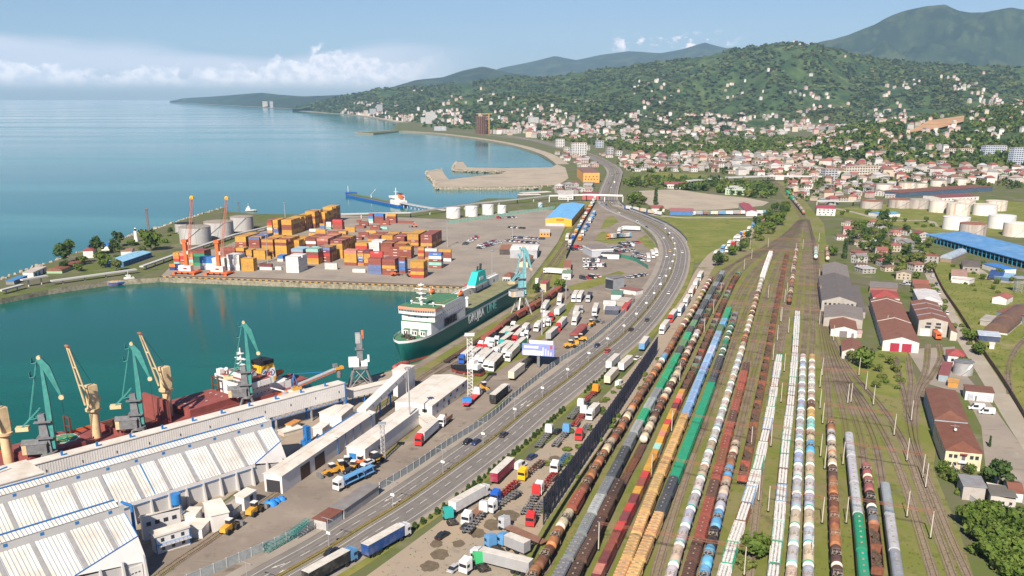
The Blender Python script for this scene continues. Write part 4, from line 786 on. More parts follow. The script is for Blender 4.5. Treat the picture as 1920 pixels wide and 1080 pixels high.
def ferry():
 q0=G(785,678);q1=G(966,570);e=(q1-q0).normalized();n=Vector((-e.y,e.x,0))
 T=frame(q0+n*11.2+e*9,e)@Matrix.Diagonal((.95,.91,.91,1));t=thing('ferry','green and white vehicle ferry moored bow forward along the harbour quay','ferry',T)
 hb=10.6
 st=[(-9,.2,.05),(-6.5,4.0,.6),(-3,6.6,2.0),(2,8.8,4.2),(9,10.2,7.2),(18,hb,9.3),(35,hb,10.2),(150,hb,10.2),(166,hb,9.6)]
 def ring(z,k,kb,both=True):
  L_=[]
  for s,d,w in st:b=d*kb+w*(1-kb);L_.append((s+(3.5*(1-kb)if s<10 else 0),b,z))
  return[(s,b,z)for s,b,z in L_]+[(s,-b,z)for s,b,z in L_[::-1]]
 h=MB()
 lv=[(-9,.0),(-2.7,.12),(2.5,.55),(6.5,.85),(9.2,1)]
 R=[ring(z,0,k)for z,k in lv]
 h.loft(R[0:2],M_HULLRED);h.loft(R[1:5],M_HULLG)
 up=[(s+(0 if i>4 else-.4),b,z+1.3)for i,(s,b,z)in enumerate(R[4])]
 nn=len(st);front=[i for i in range(2*nn)]
 h.build('hull',t)
 b=MB();b.loft([R[4],[(x,y*1.01,z+1.35)for x,y,z in R[4]]],M_WHITE);b.build('bulwark',t)
 b=MB();b.cyl((-14.5,0,-3.4),(2,0,-4.4),1.6,M_HULLRED,12,2.3);b.sphere((-14.5,0,-3.4),1.6,M_HULLRED,12,8);b.build('bulbous_bow',t)
 d=MB();d.prism([(x,y)for x,y,z in ring(0,0,.97)],8.6,9.0,M_DKGREEN);d.build('deck',t)
 w=MB();w.prism([(13,-9.6),(13,9.6),(60,hb),(60,-hb)],9.0,16.4,M_WHITE);w.prism([(16,-hb),(16,hb),(60,hb+.02),(60,-hb-.02)],16.4,22.6,M_WHITE,M_DKGREEN)
 w.add([(13,-9.6,16.42),(16,-hb,16.42),(16,hb,16.42),(13,9.6,16.42)],[(0,1,2,3)],M_DKGREEN)
 w.bx(30,60,-hb+.02,hb-.02,22.6,23.9,M_WHITE);w.bx(30.2,59.8,-hb+.3,hb-.3,23.9,23.95,M_DKGREEN)
 w.build('superstructure',t)
 br=MB();br.prism([(14.4,-hb-1.2),(13.4,-3),(13.4,3),(14.4,hb+1.2),(24,hb+1.2),(24,-hb-1.2)],20.6,23.6,M_WHITE,M_DKGREEN)
 b=br.build('bridge',t)
 bd=MB();bd.prism([(14.2,-hb-1.35),(13.2,-3.1),(13.2,3.1),(14.2,hb+1.35),(24.1,hb+1.35),(24.1,-hb-1.35)],23.5,25.0,M_SALMON,M_DKGREEN);bd.build('bridge_band',t)
 for y in[-11+k*1.05 for k in range(22)]:
  x=13.34+max(0,(abs(y)-3))*.118;q=MB();q.bx(x-.07,x+.1,y-.38,y+.38,22.2,23.3,M_GLASS);q.build('bridge_window',b)
 for i in range(8):q=MB();q.bx(30+i*2.2,31.3+i*2.2,-hb-.1,-hb+.05,10.8,15.4,M_GLASS);q.build('side_opening',t)
 p=MB()
 for r_,z in((0,17.6),(1,19.9)):
  for i in range(14):p.cyl((20+i*2.7,-hb-.06,z),(20+i*2.7,-hb+.02,z),.28,M_GLASS,8)
 for y in(-6,-2,2,6):p.bx(15.9,16.02,y-.4,y+.4,18.6,19.3,M_GLASS)
 p.build('portholes',t,kind='stuff')
 for y in(-5.5,0,5.5):
  q=MB();q.bx(10.2,13.2,y-1.6,y+1.6,9,12.2,M_WHITE);q.bx(10,13.2,y-1.8,y+1.8,12.2,12.4,M_DKGREEN)
  hh=q.build('deck_house',t)
  for k in(-.8,.8):q=MB();q.bx(10.12,10.25,y+k-.45,y+k+.45,9.7,11.5,M_GLASS);q.build('window',hh)
 r=random.Random(2)
 for i in range(8):
  q=MB();x,y=r.uniform(-3,8),r.uniform(-4.5,4.5);q.cyl((x,y-.8,9.9),(x,y+.8,9.9),.8,M_FRAME,10);q.bx(x-.9,x+.9,y-1,y+1,9,9.4,M_YEL if i%3==0 else M_FRAME);q.build('winch',t)
 m=MB();m.cyl((21,0,25),(21,0,38),.75,M_WHITE,10,.4);
 for z,L_ in((29,7),(32,6),(34.5,8),(37,4)):m.bx(20.6,21.4,-L_/2,L_/2,z,z+.35,M_WHITE);m.bx(19.2,23,-.9,.9,z-.3,z,M_WHITE)
 m.bar((21,0,33),(26,0,25),.35,M_WHITE);m.build('mast',t)
 m=MB()
 for x,y,z,rr in((20,-8,26,.9),(22,7,26,.8),(27,4,26,.6)):m.cyl((x,y,24.5),(x,y,z),.25,M_WHITE);m.sphere((x,y,z+rr*.7),rr,M_WHITE)
 m.cyl((17,8.5,25),(17,8.5,33),.1,M_GREYST,6);m.build('radar_domes',t)
 m=MB()
 for a,b_ in(((34,-7),(34,7)),((34,7),(50,7)),((34,-7),(50,-7))):m.bar((a[0],a[1],24.0),(b_[0],b_[1],24.0),.7,M_YMARK,.03)
 m.build('helipad_marking',t)
 for s in(-1,1):
  q=MB();q.sphere((55,s*9.6,25.6),1.35,M_LBOAT,12,8,sc=(2.6,1,1));q.bx(53.5,56.5,s*9.6-.8,s*9.6+.8,26.3,27.3,M_LBOAT);q.build('lifeboat',t)
  q=MB();q.bar((52.5,s*9,23.9),(52.5,s*10.3,28),.4,M_WHITE);q.bar((57.5,s*9,23.9),(57.5,s*10.3,28),.4,M_WHITE);q.build('davit',t)
 a=MB();a.bx(60.1,165,-hb+.3,hb-.3,9.2,12.0,M_WHITE);a.bx(60.1,165,-hb+.25,hb-2,12.0,12.06,mat('weather_deck',(.20,.19,.10),.85,.25,.2));a.build('weather_deck',t)
 a=MB();a.bx(60.2,164,-hb-.04,-hb+.3,10.55,12.9,M_HULLG);a.build('starboard_side',t)
 a=MB();a.bx(60.2,164,hb-2.6,hb,12.0,17.0,M_WHITE);a.bx(60.2,164,hb-.5,hb,17.0,18.0,M_WHITE);a.build('port_casing',t)
 for s in range(9):q=MB();q.bx(66+s*11,67.2+s*11,hb-2.72,hb-2.58,13,15,M_HULLRED if s in(4,6)else M_GLASS);q.build('casing_door',t)
 f=MB();f.prism([(112,hb-6),(112,hb),(133,hb),(133,hb-6)],17,18.2,M_WHITE)
 f.loft([[(112,hb-6,18.2),(133,hb-6,18.2),(133,hb,18.2),(112,hb,18.2)],[(119,hb-5.4,26.5),(131,hb-5.4,26.5),(131,hb-.6,26.5),(119,hb-.6,26.5)]],M_TEAL,smooth=False,cap1=True);fo=f.build('funnel',t)
 f=MB();f.cyl((127,hb-3.5,26.5),(128,hb-3.5,31),.8,M_BLACK,10);f.cyl((124,hb-2.5,26.5),(125,hb-2.5,29.5),.6,M_BLACK,10);f.build('exhaust_pipe',fo)
 f=MB();f.bx(120,127,hb-5.95,hb-5.6,20.5,22.6,M_WHITE);f.build('funnel_emblem',fo)
 v=MB()
 for x,y in((78,-4),(78,3)):v.cyl((x,y,12),(x,y,17),.9,M_WHITE,10);v.sphere((x,y,17.3),1.3,M_WHITE)
 v.build('vent',t)
 for i,s in enumerate((9.5,58)):pass
 x0=68
 for body,sz,m_,bo,sx,x in(('DRUJBA',7.4,M_BRTEXT,.05,1.0,64.5),('LINE',7.4,M_TTEXT,.0,1.2,95)):
  me=text_mesh(body,sz,m_,bo,sx);o=link('lettering',me,t);o.rotation_euler=(pi/2,0,0);o.location=(x,-hb-.16,4.1)
 m=MB()
 for y in(-2,1.5):m.cyl((-8.5,y,8.5),(-15,y-3,-3.6),.09,M_BLACK,5)
 m.build('mooring_line',t)
 bb=MB();bb.bx(165,172,-7,7,2.2,2.9,M_GREYST);bb.bx(164.6,165.2,-hb,hb,2,11,M_WHITE);bb.build('stern_ramp',t)
 return t,T
FERRY,FT=ferry()
def bulker():
 q0=G(0,925);q1=G(690,706);e=(q1-q0).normalized();n=Vector((-e.y,e.x,0));T=frame(q0+n*13.4,e)
 t=thing('bulk_carrier','red decked bulk carrier with cream cranes lying behind the white conveyor gallery','cargo ship',T);L1=138;hb=12.2
 def sloc(x,y,z):p=T.inverted()@G(x,y,z);return p.x
 h=MB();out=[(-60,-hb),(L1-14,-hb),(L1-4,-hb*.8),(L1,-hb*.35),(L1,hb*.35),(L1-4,hb*.8),(L1-14,hb),(-60,hb)]
 h.prism(out,-9,4.6,M_HULLRED,M_DECKRED);h.build('hull',t)
 b=MB()
 for y in(-hb+.1,hb-.1):b.bx(-60,L1-14,y-.12,y+.12,4.6,5.7,M_ORANGEC if y>0 else M_DECKRED)
 b.build('rail',t)
 def hold(s0,s1,closed,open_side=0):
  c=MB();w=8.6
  for y in(-w,w):c.bx(s0,s1,y-.25,y+.25,4.6,6.9,M_DECKRED)
  for x in(s0,s1):c.bx(x-.25,x+.25,-w+.26,w-.26,4.6,6.88,M_DECKRED)
  c.build('hatch_coaming',t)
  if closed:
   k=3
   for i in range(k):
    q=MB();a=s0+(s1-s0)*i/k+.12;z=s0+(s1-s0)*(i+1)/k-.12;q.bx(a,z,-w-.3,w+.3,6.92,7.7,M_DECKRED)
    for y in(-4,0,4):q.bx((a+z)/2-.5,(a+z)/2+.5,y-.15,y+.15,7.7,7.95,M_BAG)
    q.build('hatch_cover',t)
  else:
   q=MB();q.bx(s0+.3,s1-.3,-w+.3,w-.3,4.62,4.66,M_HOLD);q.bx(s0+.3,s1-.3,w-.9,w-.3,4.66,6.5,M_HOLD);q.build('hold_floor',t)
   for x,sg in((s1+.2,1),):
    for k in range(2):q=MB();q.bx(x+.3+k*.9,x+.95+k*.9,-w,w,5.0,14.2,M_DECKRED);q.build('raised_hatch_cover',t)
 def dcrane(px,base_y,top_y,jib_to):
  """slewing deck crane: pedestal, housing, twin leg jib"""
  s=sloc(px,base_y,5);k=empty('deck_crane');k.parent=t
  q=MB();q.cyl((s,0,4.6),(s,0,15.5),1.7,M_CREAM,16);q.cyl((s,0,15.5),(s,0,16.3),2.9,M_CREAM,16);q.build('pedestal',t)
  q=MB();q.bx(s-1.5,s+1.9,-1.6,1.6,16.3,25.5,M_CREAM);q.bx(s-1.2,s+1.2,-1.63,-1.58,18,24.5,M_CREAM);q.bx(s+1.9,s+2.9,-.9,.9,18.5,20.5,M_CREAM);q.build('crane_house',t)
  q=MB();jx,jz=jib_to
  for y in(-1.9,1.9):q.cyl((s-1.8,y*1.1,17.6),(s+jx,y*.35,jz),.42,M_CREAM,8,.3)
  for f in(.35,.65,.97):q.bar((s-1.8+(jx+1.8)*f,-1.9*(1.1-.75*f),17.6+(jz-17.6)*f),(s-1.8+(jx+1.8)*f,1.9*(1.1-.75*f),17.6+(jz-17.6)*f),.35,M_CREAM)
  q.cyl((s+jx,-1.1,jz),(s+jx,1.1,jz),.55,M_ROOFRUST,10);q.build('crane_jib',t)
  q=MB();q.cyl((s+1.2,0,25.4),(s+jx,0,jz+.4),.07,M_BLACK,5);q.build('wire',t);bpy.data.objects.remove(k)
  return s
 for px,by,jt in((8,862,(-4.5,40)),(168,812,(-6.5,42)),(300,772,(-8.5,41))):dcrane(px,by,0,jt)
 sa,sb,sc=sloc(8,862,5),sloc(168,812,5),sloc(300,772,5)
 hold(sa+3.5,sb-9,True);hold(sb+6,sc-6.5,False);hold(sc+4,sc+27,True)
 hp=MB();c=(sa+sb)/2+4;hp.prism([(c+5.4*cos(pi*k/4+.39),5.4*sin(pi*k/4+.39))for k in range(8)],7.72,7.76,M_WHITE);hp.prism([(c+5.0*cos(pi*k/4+.39),5.0*sin(pi*k/4+.39))for k in range(8)],7.76,7.79,mat('pad_green',(.02,.22,.12),.8))
 hp.prism([(c+3*cos(pi*k/12),3*sin(pi*k/12))for k in range(24)],7.79,7.81,M_YMARK);hp.prism([(c+2.3*cos(pi*k/12),2.3*sin(pi*k/12))for k in range(24)],7.81,7.83,mat('pad_green'));hp.build('landing_mark',t)
 for s in(sb-6.5,sc-4.4,sc+29):
  q=MB()
  for y in(6.5,10.5):q.bx(s-.3,s+.3,y-.3,y+.3,4.6,13,M_HOLD)
  q.bx(s-.2,s+.2,6.8,10.2,12.4,12.9,M_HOLD);q.bx(s-.2,s+.2,6.8,10.2,8.8,9.2,M_HOLD);q.build('post_frame',t)
 a=sc+32
 q=MB();q.bx(a,a+13,-9.6,9.6,4.6,10.5,M_WHITE);q.bx(a+.01,a+12,-hb-.6,hb+.6,10.5,12.9,M_WHITE);q.bx(a+.3,a+11.5,-hb,hb,12.9,12.96,M_DECKRED);q.bx(a+2,a+9,-5,5,12.96,15,M_WHITE);q.bx(a+2.2,a+8.8,-4.8,4.8,15,15.06,M_DECKRED)
 sp=q.build('superstructure',t)
 q=MB()
 for y in range(-11,12,1):q.bx(a-.06,a+.05,y-.36,y+.36,11.2,12.3,M_GLASS)
 for z in(6.2,8.6):
  for x in range(1,12,2):q.bx(a+x,a+x+.45,-9.66,-9.55,z,z+.5,M_GLASS)
  for y in range(-8,9,4):q.bx(a-.05,a+.05,y-.22,y+.22,z,z+.5,M_GLASS)
 q.build('windows',sp,kind='stuff')
 q=MB();q.cyl((a+5,0,15),(a+5,0,25.5),.7,M_WHITE,10,.3)
 for z,w in((18,2.4),(20.6,3.4),(23,1.8)):q.bx(a+4.4,a+5.6,-w,w,z,z+.3,M_WHITE);q.bx(a+3.4,a+6.6,-.6,.6,z-.25,z,M_WHITE)
 q.build('mast',t)
 q=MB();q.cyl((a+3,8,12.9),(a+3,8,14.2),.3,M_WHITE);q.sphere((a+3,8,14.9),1.0,M_WHITE);q.bx(a+.5,a+3,9.5,12,12.96,15,M_WHITE);q.build('radar_dome',t)
 f0=a+12.6
 q=MB();q.loft([[(f0,-3.6,8),(f0+8.5,-3.6,8),(f0+8.5,3.6,8),(f0,3.6,8)],[(f0+.5,-3.2,16),(f0+7.2,-3.2,16),(f0+7.2,3.2,16),(f0+.5,3.2,16)]],M_FYEL,smooth=False,cap1=True)
 fn=q.build('funnel',t);q=MB();q.bx(f0+.3,f0+7.4,-3.4,3.4,16,17.8,M_BLACK);q.cyl((f0+3,0,17.8),(f0+3,0,19.2),.6,M_BLACK);q.build('funnel_top',fn)
 for s in(-1,1):
  q=MB();q.add([(f0+.35,s*3.56,9.8),(f0+7.95,s*3.56,9.8),(f0+7.6,s*3.40,14),(f0+.45,s*3.40,14)],[(0,1,2,3)if s<0 else(3,2,1,0)],M_BRTEXT)
  for k in range(14):
   aa=[(-.5+1.0*(k+d)/14)*2 for d in(0,1)]
   for sg in(-1,1):
    P=[(f0+4.1+sg*3.0*cos(v),s*3.58,11.9+1.7*sin(v))for v in aa];q.bar(P[0],P[1],.12,M_BLUE,.35)
  q.build('funnel_emblem',fn)
  if s<0:
   o=link('lettering',text_mesh('IXI',2.9,mat('red_lettering',(.5,.05,.05),.5),.05),fn);o.rotation_euler=(pi/2,0,0);o.location=(f0+2.3,-3.62,10.8)
 q=MB();q.bx(f0-3,f0+12,-8.5,8.5,4.6,8,M_WHITE);q.bx(f0+12,f0+24,-6,6,4.6,5.4,M_DECKRED);q.build('after_house',t)
 for i in range(12):
  r=random.Random(i);x,y=r.uniform(f0+10,L1-4),r.uniform(-8,9);q=MB();q.box((x,y,5.6),(r.uniform(1,3),r.uniform(1,2.4),2),r.choice([M_WHITE,M_DECKRED,M_ORANGEC,M_YEL,M_WHITE]));q.cyl((x-1.5,y,6.4),(x+1.5,y,6.4),.4,M_FRAME,8);q.build('deck_gear',t)
 q=MB();q.bar((f0+13,4,8),(f0+6,6,12),.5,M_WHITE);q.build('davit',t);q=MB();q.sphere((f0+14,2,9),1.3,M_LBOAT,10,6,sc=(2.3,1,1));q.build('lifeboat',t)
bulker()
def lattice(mb,p,q,w,n,m,t=.16,up=(0,0,1),M=None):
 p,q=Vector(p),Vector(q);d=(q-p).normalized();a=d.cross(Vector(up));a=Vector((0,1,0))if a.length<.1 else a.normalized();b=d.cross(a);C=[(a+b)*w/2,(a-b)*w/2,(-a-b)*w/2,(-a+b)*w/2]
 for c in C:mb.bar(p+c,q+c,t*1.5,m,M=M)
 for i in range(n):
  u,v=p.lerp(q,i/n),p.lerp(q,(i+1)/n)
  for k in range(4):mb.bar(u+C[k],v+C[(k+1)%4],t,m,M=M);mb.bar(v+C[k],v+C[(k+1)%4],t,m,M=M)
def luff_crane(base,ux,k,label,m,portal_h=8.,lat=False,zoff=0.):
 """double-link jib crane drawn in its local x-z plane (metres at size 1), base on the quay"""
 t=thing('quay_crane',label,'crane',frame(base,ux),'level luffing cranes on the quays');S=k
 def P(x,y,z):return(x*S,y*S,z*S)
 p=MB();ph=portal_h
 for x in(-4,4):
  for y in(-4,4):p.bar(P(x*1.25,y*1.25,0),P(x*.45,y*.45,ph),.8*S,M_GREYST if not lat else M_ALU);p.bar(P(x*1.25,y*1.25,1),P(-x*1.25,y*1.25,1),.3,M_GREYST)if x<0 else None;p.bar(P(x*1.25,y*1.25,.6),P(x*.6,-y*.6,ph*.8),.3,M_ALU if lat else M_GREYST)
 p.cyl(P(0,0,ph),P(0,0,ph+1),3*S,M_GREYST,14);p.build('portal',t)
 h=MB();h.bx(-8*S,0,-2.8*S,2.8*S,(ph+1)*S,(ph+4.6)*S,M_GREYST if m is M_TEALC else M_WHITE);h.add([P(-8.3,-3,ph+4.6),P(.3,-3,ph+4.6),P(.3,0,ph+5.8),P(-8.3,0,ph+5.8),P(-8.3,3,ph+4.6),P(.3,3,ph+4.6)],[(0,1,2,3),(3,2,5,4),(0,3,4),(1,5,2)],M_GREYST);hs=h.build('machinery_house',t)
 h=MB();h.bx(-8.05*S,-6.6*S,-2.85*S,-1.0*S,(ph+1.1)*S,(ph+4.5)*S,M_CREAM)
 for i in range(6):h.bx(-6*S,-.4*S,-2.86*S,-2.8*S,(ph+1.4+i*.5)*S,(ph+1.6+i*.5)*S,M_GREYST)
 h.build('louvre',hs)
 w=MB();w.loft([[P(-2.2,-1.6,ph+1),P(1.4,-1.6,ph+1),P(1.4,1.6,ph+1),P(-2.2,1.6,ph+1)],[P(-1.8,-1.1,ph+15),P(.3,-1.1,ph+15),P(.3,1.1,ph+15),P(-1.8,1.1,ph+15)]],M_GREYST if not lat else m,smooth=False,cap1=True)
 for z in(ph+6.2,ph+12.2):w.bx(-3.2*S,2.4*S,-2.4*S,2.4*S,z*S,(z+.3)*S,M_GREYST)
 w.build('tower',t)
 b=MB();b.loft([[P(.6,-.5,ph+2),P(2.6,-1.3,ph+2),P(2.6,1.3,ph+2),P(.6,.5,ph+2)],[P(1.0,-.8,ph+20),P(2.7,-.8,ph+20),P(2.7,.8,ph+20),P(1.0,.8,ph+20)],[P(1.3,-.45,42),P(2.0,-.45,42),P(2.0,.45,42),P(1.3,.45,42)]],m,smooth=False,cap1=True);b.build('jib',t)
 b=MB();b.loft([[P(0.3,-.5,42.6),P(2.2,-.6,43.2),P(2.2,.6,43.2),P(.3,.5,42.6)],[P(2.6,-.6,38),P(4.4,-.6,40),P(4.4,.6,40),P(2.6,.6,38)],[P(6.2,-.35,29),P(6.9,-.35,29.2),P(6.9,.35,29.2),P(6.2,.35,29)]],m,smooth=False,cap0=True,cap1=True);b.cyl(P(6.6,-.6,28.6),P(6.6,.6,28.6),.9*S,M_CREAM,12);b.cyl(P(1.2,-.6,43.4),P(1.2,.6,43.4),.7*S,M_CREAM,10);b.build('jib_head',t)
 b=MB()
 for y in(-.9,.9):b.bar(P(-4.6,y,ph+13.5),P(.4,y*.7,42.4),.3*S,m)
 for i in range(26):u=i/26;b.bar(P(-4.6+5*u,-.9+.27*u,ph+13.5+(28.9-ph)*u),P(-4.6+5*u,.9-.27*u,ph+13.5+(28.9-ph)*u),.16*S,m)
 for z in(.72,.96):b.bx((-4.6+5*z-1.4)*S,(-4.6+5*z+.2)*S,-1.2*S,1.2*S,(ph+13.5+(28.9-ph)*z)*S,(ph+13.7+(28.9-ph)*z)*S,m);b.bx((-4.6+5*z-1.4)*S,(-4.6+5*z-1.3)*S,-1.2*S,1.2*S,(ph+13.7+(28.9-ph)*z)*S,(ph+15.4+(28.9-ph)*z)*S,m)
 b.build('tie_back',t)
 b=MB()
 for y in(-1,1):b.bar(P(-1,y,ph+17),P(-7.6,y,ph+10.4),.45*S,m);b.bar(P(-1,y,ph+14),P(-4.6,y,ph+13.4),.3*S,m)
 b.build('rocker_arm',t);b=MB();b.box(P(-7.4,0,ph+10),(4.2*S,2.6*S,1.5*S),M_CREAM);b.build('counterweight',t)
 b=MB();b.cyl(P(6.6,0,28),P(6.6,0,12),.07,M_BLACK,5);b.build('hoist_rope',t)
 return t
for px,py,k,lab in((99,889,1.0,'green luffing crane furthest left over the bulk carrier, by the landing mark'),(264,838,.95,'green luffing crane in the middle, over the open cargo hold'),(466,775,.92,'pale green luffing crane rising in front of the yellow ship funnel')):
 luff_crane(G(px,py),(.97,.24),k,lab,M_TEALC)
luff_crane(G(978,588),(.90,.44),.96,'light blue luffing crane on white portal legs beside the ferry',M_BLUEC,11,True)
def old_crane():
 t=thing('quay_crane','old grey and white crane without a jib on a lattice portal at the pier end','crane',frame(G(677,724),(1,.2)),'level luffing cranes on the quays');p=MB()
 for x in(-5.5,5.5):
  for y in(-4,4):p.bar((x,y,0),(x*.5,y*.5,9),.7,M_GREYST);p.bar((x,y,0),(-x*.5,y*.5,9),.25,M_ALU);p.bar((x,y,.5),(x*.5,-y*.5,9),.25,M_ALU)
 p.bx(-3.2,3.2,-3.2,3.2,9,10,M_GREYST);p.build('portal',t)
 h=MB();h.bx(-5.2,-.5,-2,2,10,14,M_WHITE);h.bx(.5,3.4,-1.6,1.6,10,12.6,M_WHITE);h.bx(3.5,4.4,-1.5,.5,12,15,M_WHITE);h.build('machinery_house',t)
 h=MB();h.bx(-1.2,1.4,-1.2,1.2,12,25,M_GREYST);h.bx(-2,2,-1.8,1.8,18,18.4,M_GREYST);h.bx(-1.6,.6,-1.4,1.4,21,25.6,M_ALU);h.bx(1.2,2.2,-.6,.6,23,26.8,M_ORANGEC);h.build('tower',t)
old_crane()
def loader():
 base=G(560,752);t=thing('ship_loader','orange and silver ship loader with a blue mast behind the conveyor gallery','ship loader',frame(base,(.80,.6))@Matrix.Diagonal((.68,.68,.68,1)))
 b=MB();b.bx(-6,4,-3,3,0,8,M_WHITE);b.bx(-4,2,-2,2,8,10,M_YEL);b.build('base',t)
 b=MB();b.bar((-1,0,9.5),(33,0,17),1.6,M_ORANGEC,.5);b.build('boom',t);b=MB();b.cyl((0,0,11),(28,0,17.2),1.15,M_ALU,14);b.build('boom_cover',t)
 b=MB()
 for y in(-1.6,1.6):b.bar((-4,y,9),(-2.2,0,19),.4,M_BLUE);b.bar((0,y,9),(-2.2,0,19),.4,M_BLUE)
 b.bar((-2.2,0,19),(19,0,16.5),.45,M_BLUE);b.build('mast',t)
 b=MB();b.bx(27,33,-1.6,1.6,16.6,18.4,M_YEL);b.bx(26,29,-1.2,1.2,18.4,20.6,M_GREYST);b.cyl((30,0,15.8),(30,0,11),1.6,M_GREYST,10);b.build('boom_head',t)
 b=MB();b.cyl((-14,-2,6),(-8,-1,8),2.0,M_ORANGEC,12,1.4);b.cyl((-12,-2.4,6.6),(-9,-1.4,8),1.6,M_ALU,12);b.bar((-8,-1,8),(-20,3,13),.7,M_WHITE);b.build('hopper',t)
loader()
def mobile_crane(px,py,lab,tip):
 o=G(px,py);t=thing('harbour_crane',lab,'crane',frame(o,YU),'orange mobile cranes on the container quay');b=MB();b.bx(-8,8,-4,4,.9,2.2,M_ORANGEC)
 for x in(-7,-2.5,2.5,7):
  for y in(-4,4):b.cyl((x,y-.4,.9),(x,y+.4,.9),.9,M_BLACK,10)
 for x in(-8,8):b.bx(x-.6,x+.6,-6.4,6.4,1.0,1.7,M_ORANGEC);b.bx(x-1,x+1,-6.8,-5.6,0,1,M_ORANGEC);b.bx(x-1,x+1,5.6,6.8,0,1,M_ORANGEC)
 b.build('chassis',t);b=MB();b.bx(-6,4,-2.3,2.3,2.3,6.4,M_WHITE);b.bx(-2,1,-2.34,-2.28,3.6,5,M_DECKRED);b.build('machine_house',t)
 b=MB();b.bx(-1.3,1.3,-1.3,1.3,6.4,25,M_ORANGEC);b.bx(-2,2.2,-1.7,1.7,24,26,M_ORANGEC);b.bx(1.3,2.4,-1,1,15,17.4,M_WHITE);b.build('tower',t)
 b=MB();p=Vector((2.2,0,12));q=Vector((tip[0],4,tip[1]));lattice(b,p,q,1.5,22,mat('boom_red',(.50,.15,.09),.6,.15),.13);b.build('boom',t);b=MB();b.cyl(q-Vector((0,.5,0)),q+Vector((0,.5,0)),1.5,M_FYEL,12);b.build('boom_head',t)
 b=MB();b.cyl((0,0,26),tuple(q),.08,M_BLACK,5);b.cyl(tuple(q),(q.x+.5,q.y,14),.06,M_BLACK,5);b.build('rope',t)
mobile_crane(352,513,'orange mobile harbour crane with raised lattice boom at the left quay end',(7.2,57));mobile_crane(412,514.5,'orange mobile harbour crane beside the white stacks, second along the quay',(9,57))
#  BUILDINGS
M_WALLO=mat('wall_plaster',obj=True,rough=.85,var=.10,scale=.4,dirt=(.20,.17,.14),dirt_amt=.30,dscale=.25)
M_ROOFO=mat('roof_sheet',obj=True,rough=.75,var=.14,scale=.35,dirt=(.20,.12,.08),dirt_amt=.35,dscale=.2)
M_DOOR=mat('door_paint_or_shade',obj=True,rough=.7,var=.15,scale=1.)
M_WIN=mat('window_glass',(.035,.042,.052),.15,.15,spec=.6)
M_WFRAME=mat('window_frame',(.60,.58,.55),.6,.05)
def ortho(a,b,c,h,z0=0.):
 A,B_,C_=(G(p[0],p[1],z0+h)for p in(a,b,c));u=B_-A;v=C_-B_
 if v.length>u.length:vd=v.normalized();ud=Vector((vd.y,-vd.x,0));ud=ud if ud.dot(u)>0 else-ud;w=abs(u.dot(ud));d=v.length;o=B_+v/2-ud*w/2
 else:ud=u.normalized();vd=Vector((-ud.y,ud.x,0));vd=vd if vd.dot(v)>0 else-vd;w=u.length;d=abs(v.dot(vd));o=A+u/2+vd*d/2
 return Vector((o.x,o.y,z0)),ud,vd,max(w,1.5),max(d,1.5)
def roof_mesh(w,d,h,kind,ridge,rise,m,over=.3,t=.22):
 """local: x across w, y along d, eave at z=h; ridge along 'y' or 'x'"""
 mb=MB();X,Y_=w/2+over,d/2+over
 if ridge=='x':X,Y_=Y_,X
 S=Matrix.Rotation(pi/2,4,'Z')if ridge=='x' else None
 if kind=='flat':mb.bx(-X,X,-Y_,Y_,h,h+.3,m);mb.bx(-X,X,-Y_,-Y_+.25,h+.3,h+.6,m);mb.bx(-X,X,Y_-.25,Y_,h+.3,h+.6,m);mb.bx(-X,-X+.25,-Y_+.25,Y_-.25,h+.3,h+.6,m);mb.bx(X-.25,X,-Y_+.25,Y_-.25,h+.3,h+.6,m);S=Matrix.Rotation(pi/2,4,'Z')if ridge=='x' else None
 elif kind=='slab':mb.bx(-X,X,-Y_,Y_,h,h+.25,m)
 elif kind=='gable':
  for s in(-1,1):
   P=[(s*X,h),(0,h+rise),(0,h+rise+t),(s*X,h+t)]
   vs=[(x,-Y_,z)for x,z in P]+[(x,Y_,z)for x,z in P];f=[(0,1,2,3),(7,6,5,4),(2,6,7,3),(1,0,4,5),(0,3,7,4)]
   mb.add(vs,[q if s>0 else q[::-1]for q in f],m)
  mb.bx(-.15,.15,-Y_-.02,Y_+.02,h+rise+t-.06,h+rise+t+.07,m)
 elif kind=='mono':
  P=[(-X,h+rise),(X,h),(X,h+t),(-X,h+rise+t)];vs=[(x,-Y_,z)for x,z in P]+[(x,Y_,z)for x,z in P];mb.add(vs,[(0,1,2,3),(7,6,5,4),(3,2,6,7),(1,0,4,5),(2,1,5,6),(0,3,7,4)],m)
 elif kind=='hip':
  r=max(0.05,Y_-X)if Y_>X else .05;vs=[(-X,-Y_,h),(X,-Y_,h),(X,Y_,h),(-X,Y_,h),(0,-r,h+rise),(0,r,h+rise)]
  mb.add([(x,y,h-.12)for x,y,z in vs[:4]]+vs[:4],[(0,1,5,4),(1,2,6,5),(2,3,7,6),(3,0,4,7),(3,2,1,0)],m);mb.add(vs,[(0,1,4),(1,2,5,4),(2,3,5),(3,0,4,5)],m)
 elif kind=='barrel':
  n=9;pr=[(X*cos(pi*k/n),h+rise*sin(pi*k/n))for k in range(n+1)];vs=[(x,-Y_,z)for x,z in pr]+[(x,Y_,z)for x,z in pr];mb.add(vs,[(k+1,k,n+1+k,n+2+k)[::-1]for k in range(n)],m);mb.add(vs,[tuple(range(n+1)),tuple(reversed(range(n+1,2*n+2)))],m)
 if S is not None:mb.v=[tuple(S@Vector(p))for p in mb.v]
 return mb
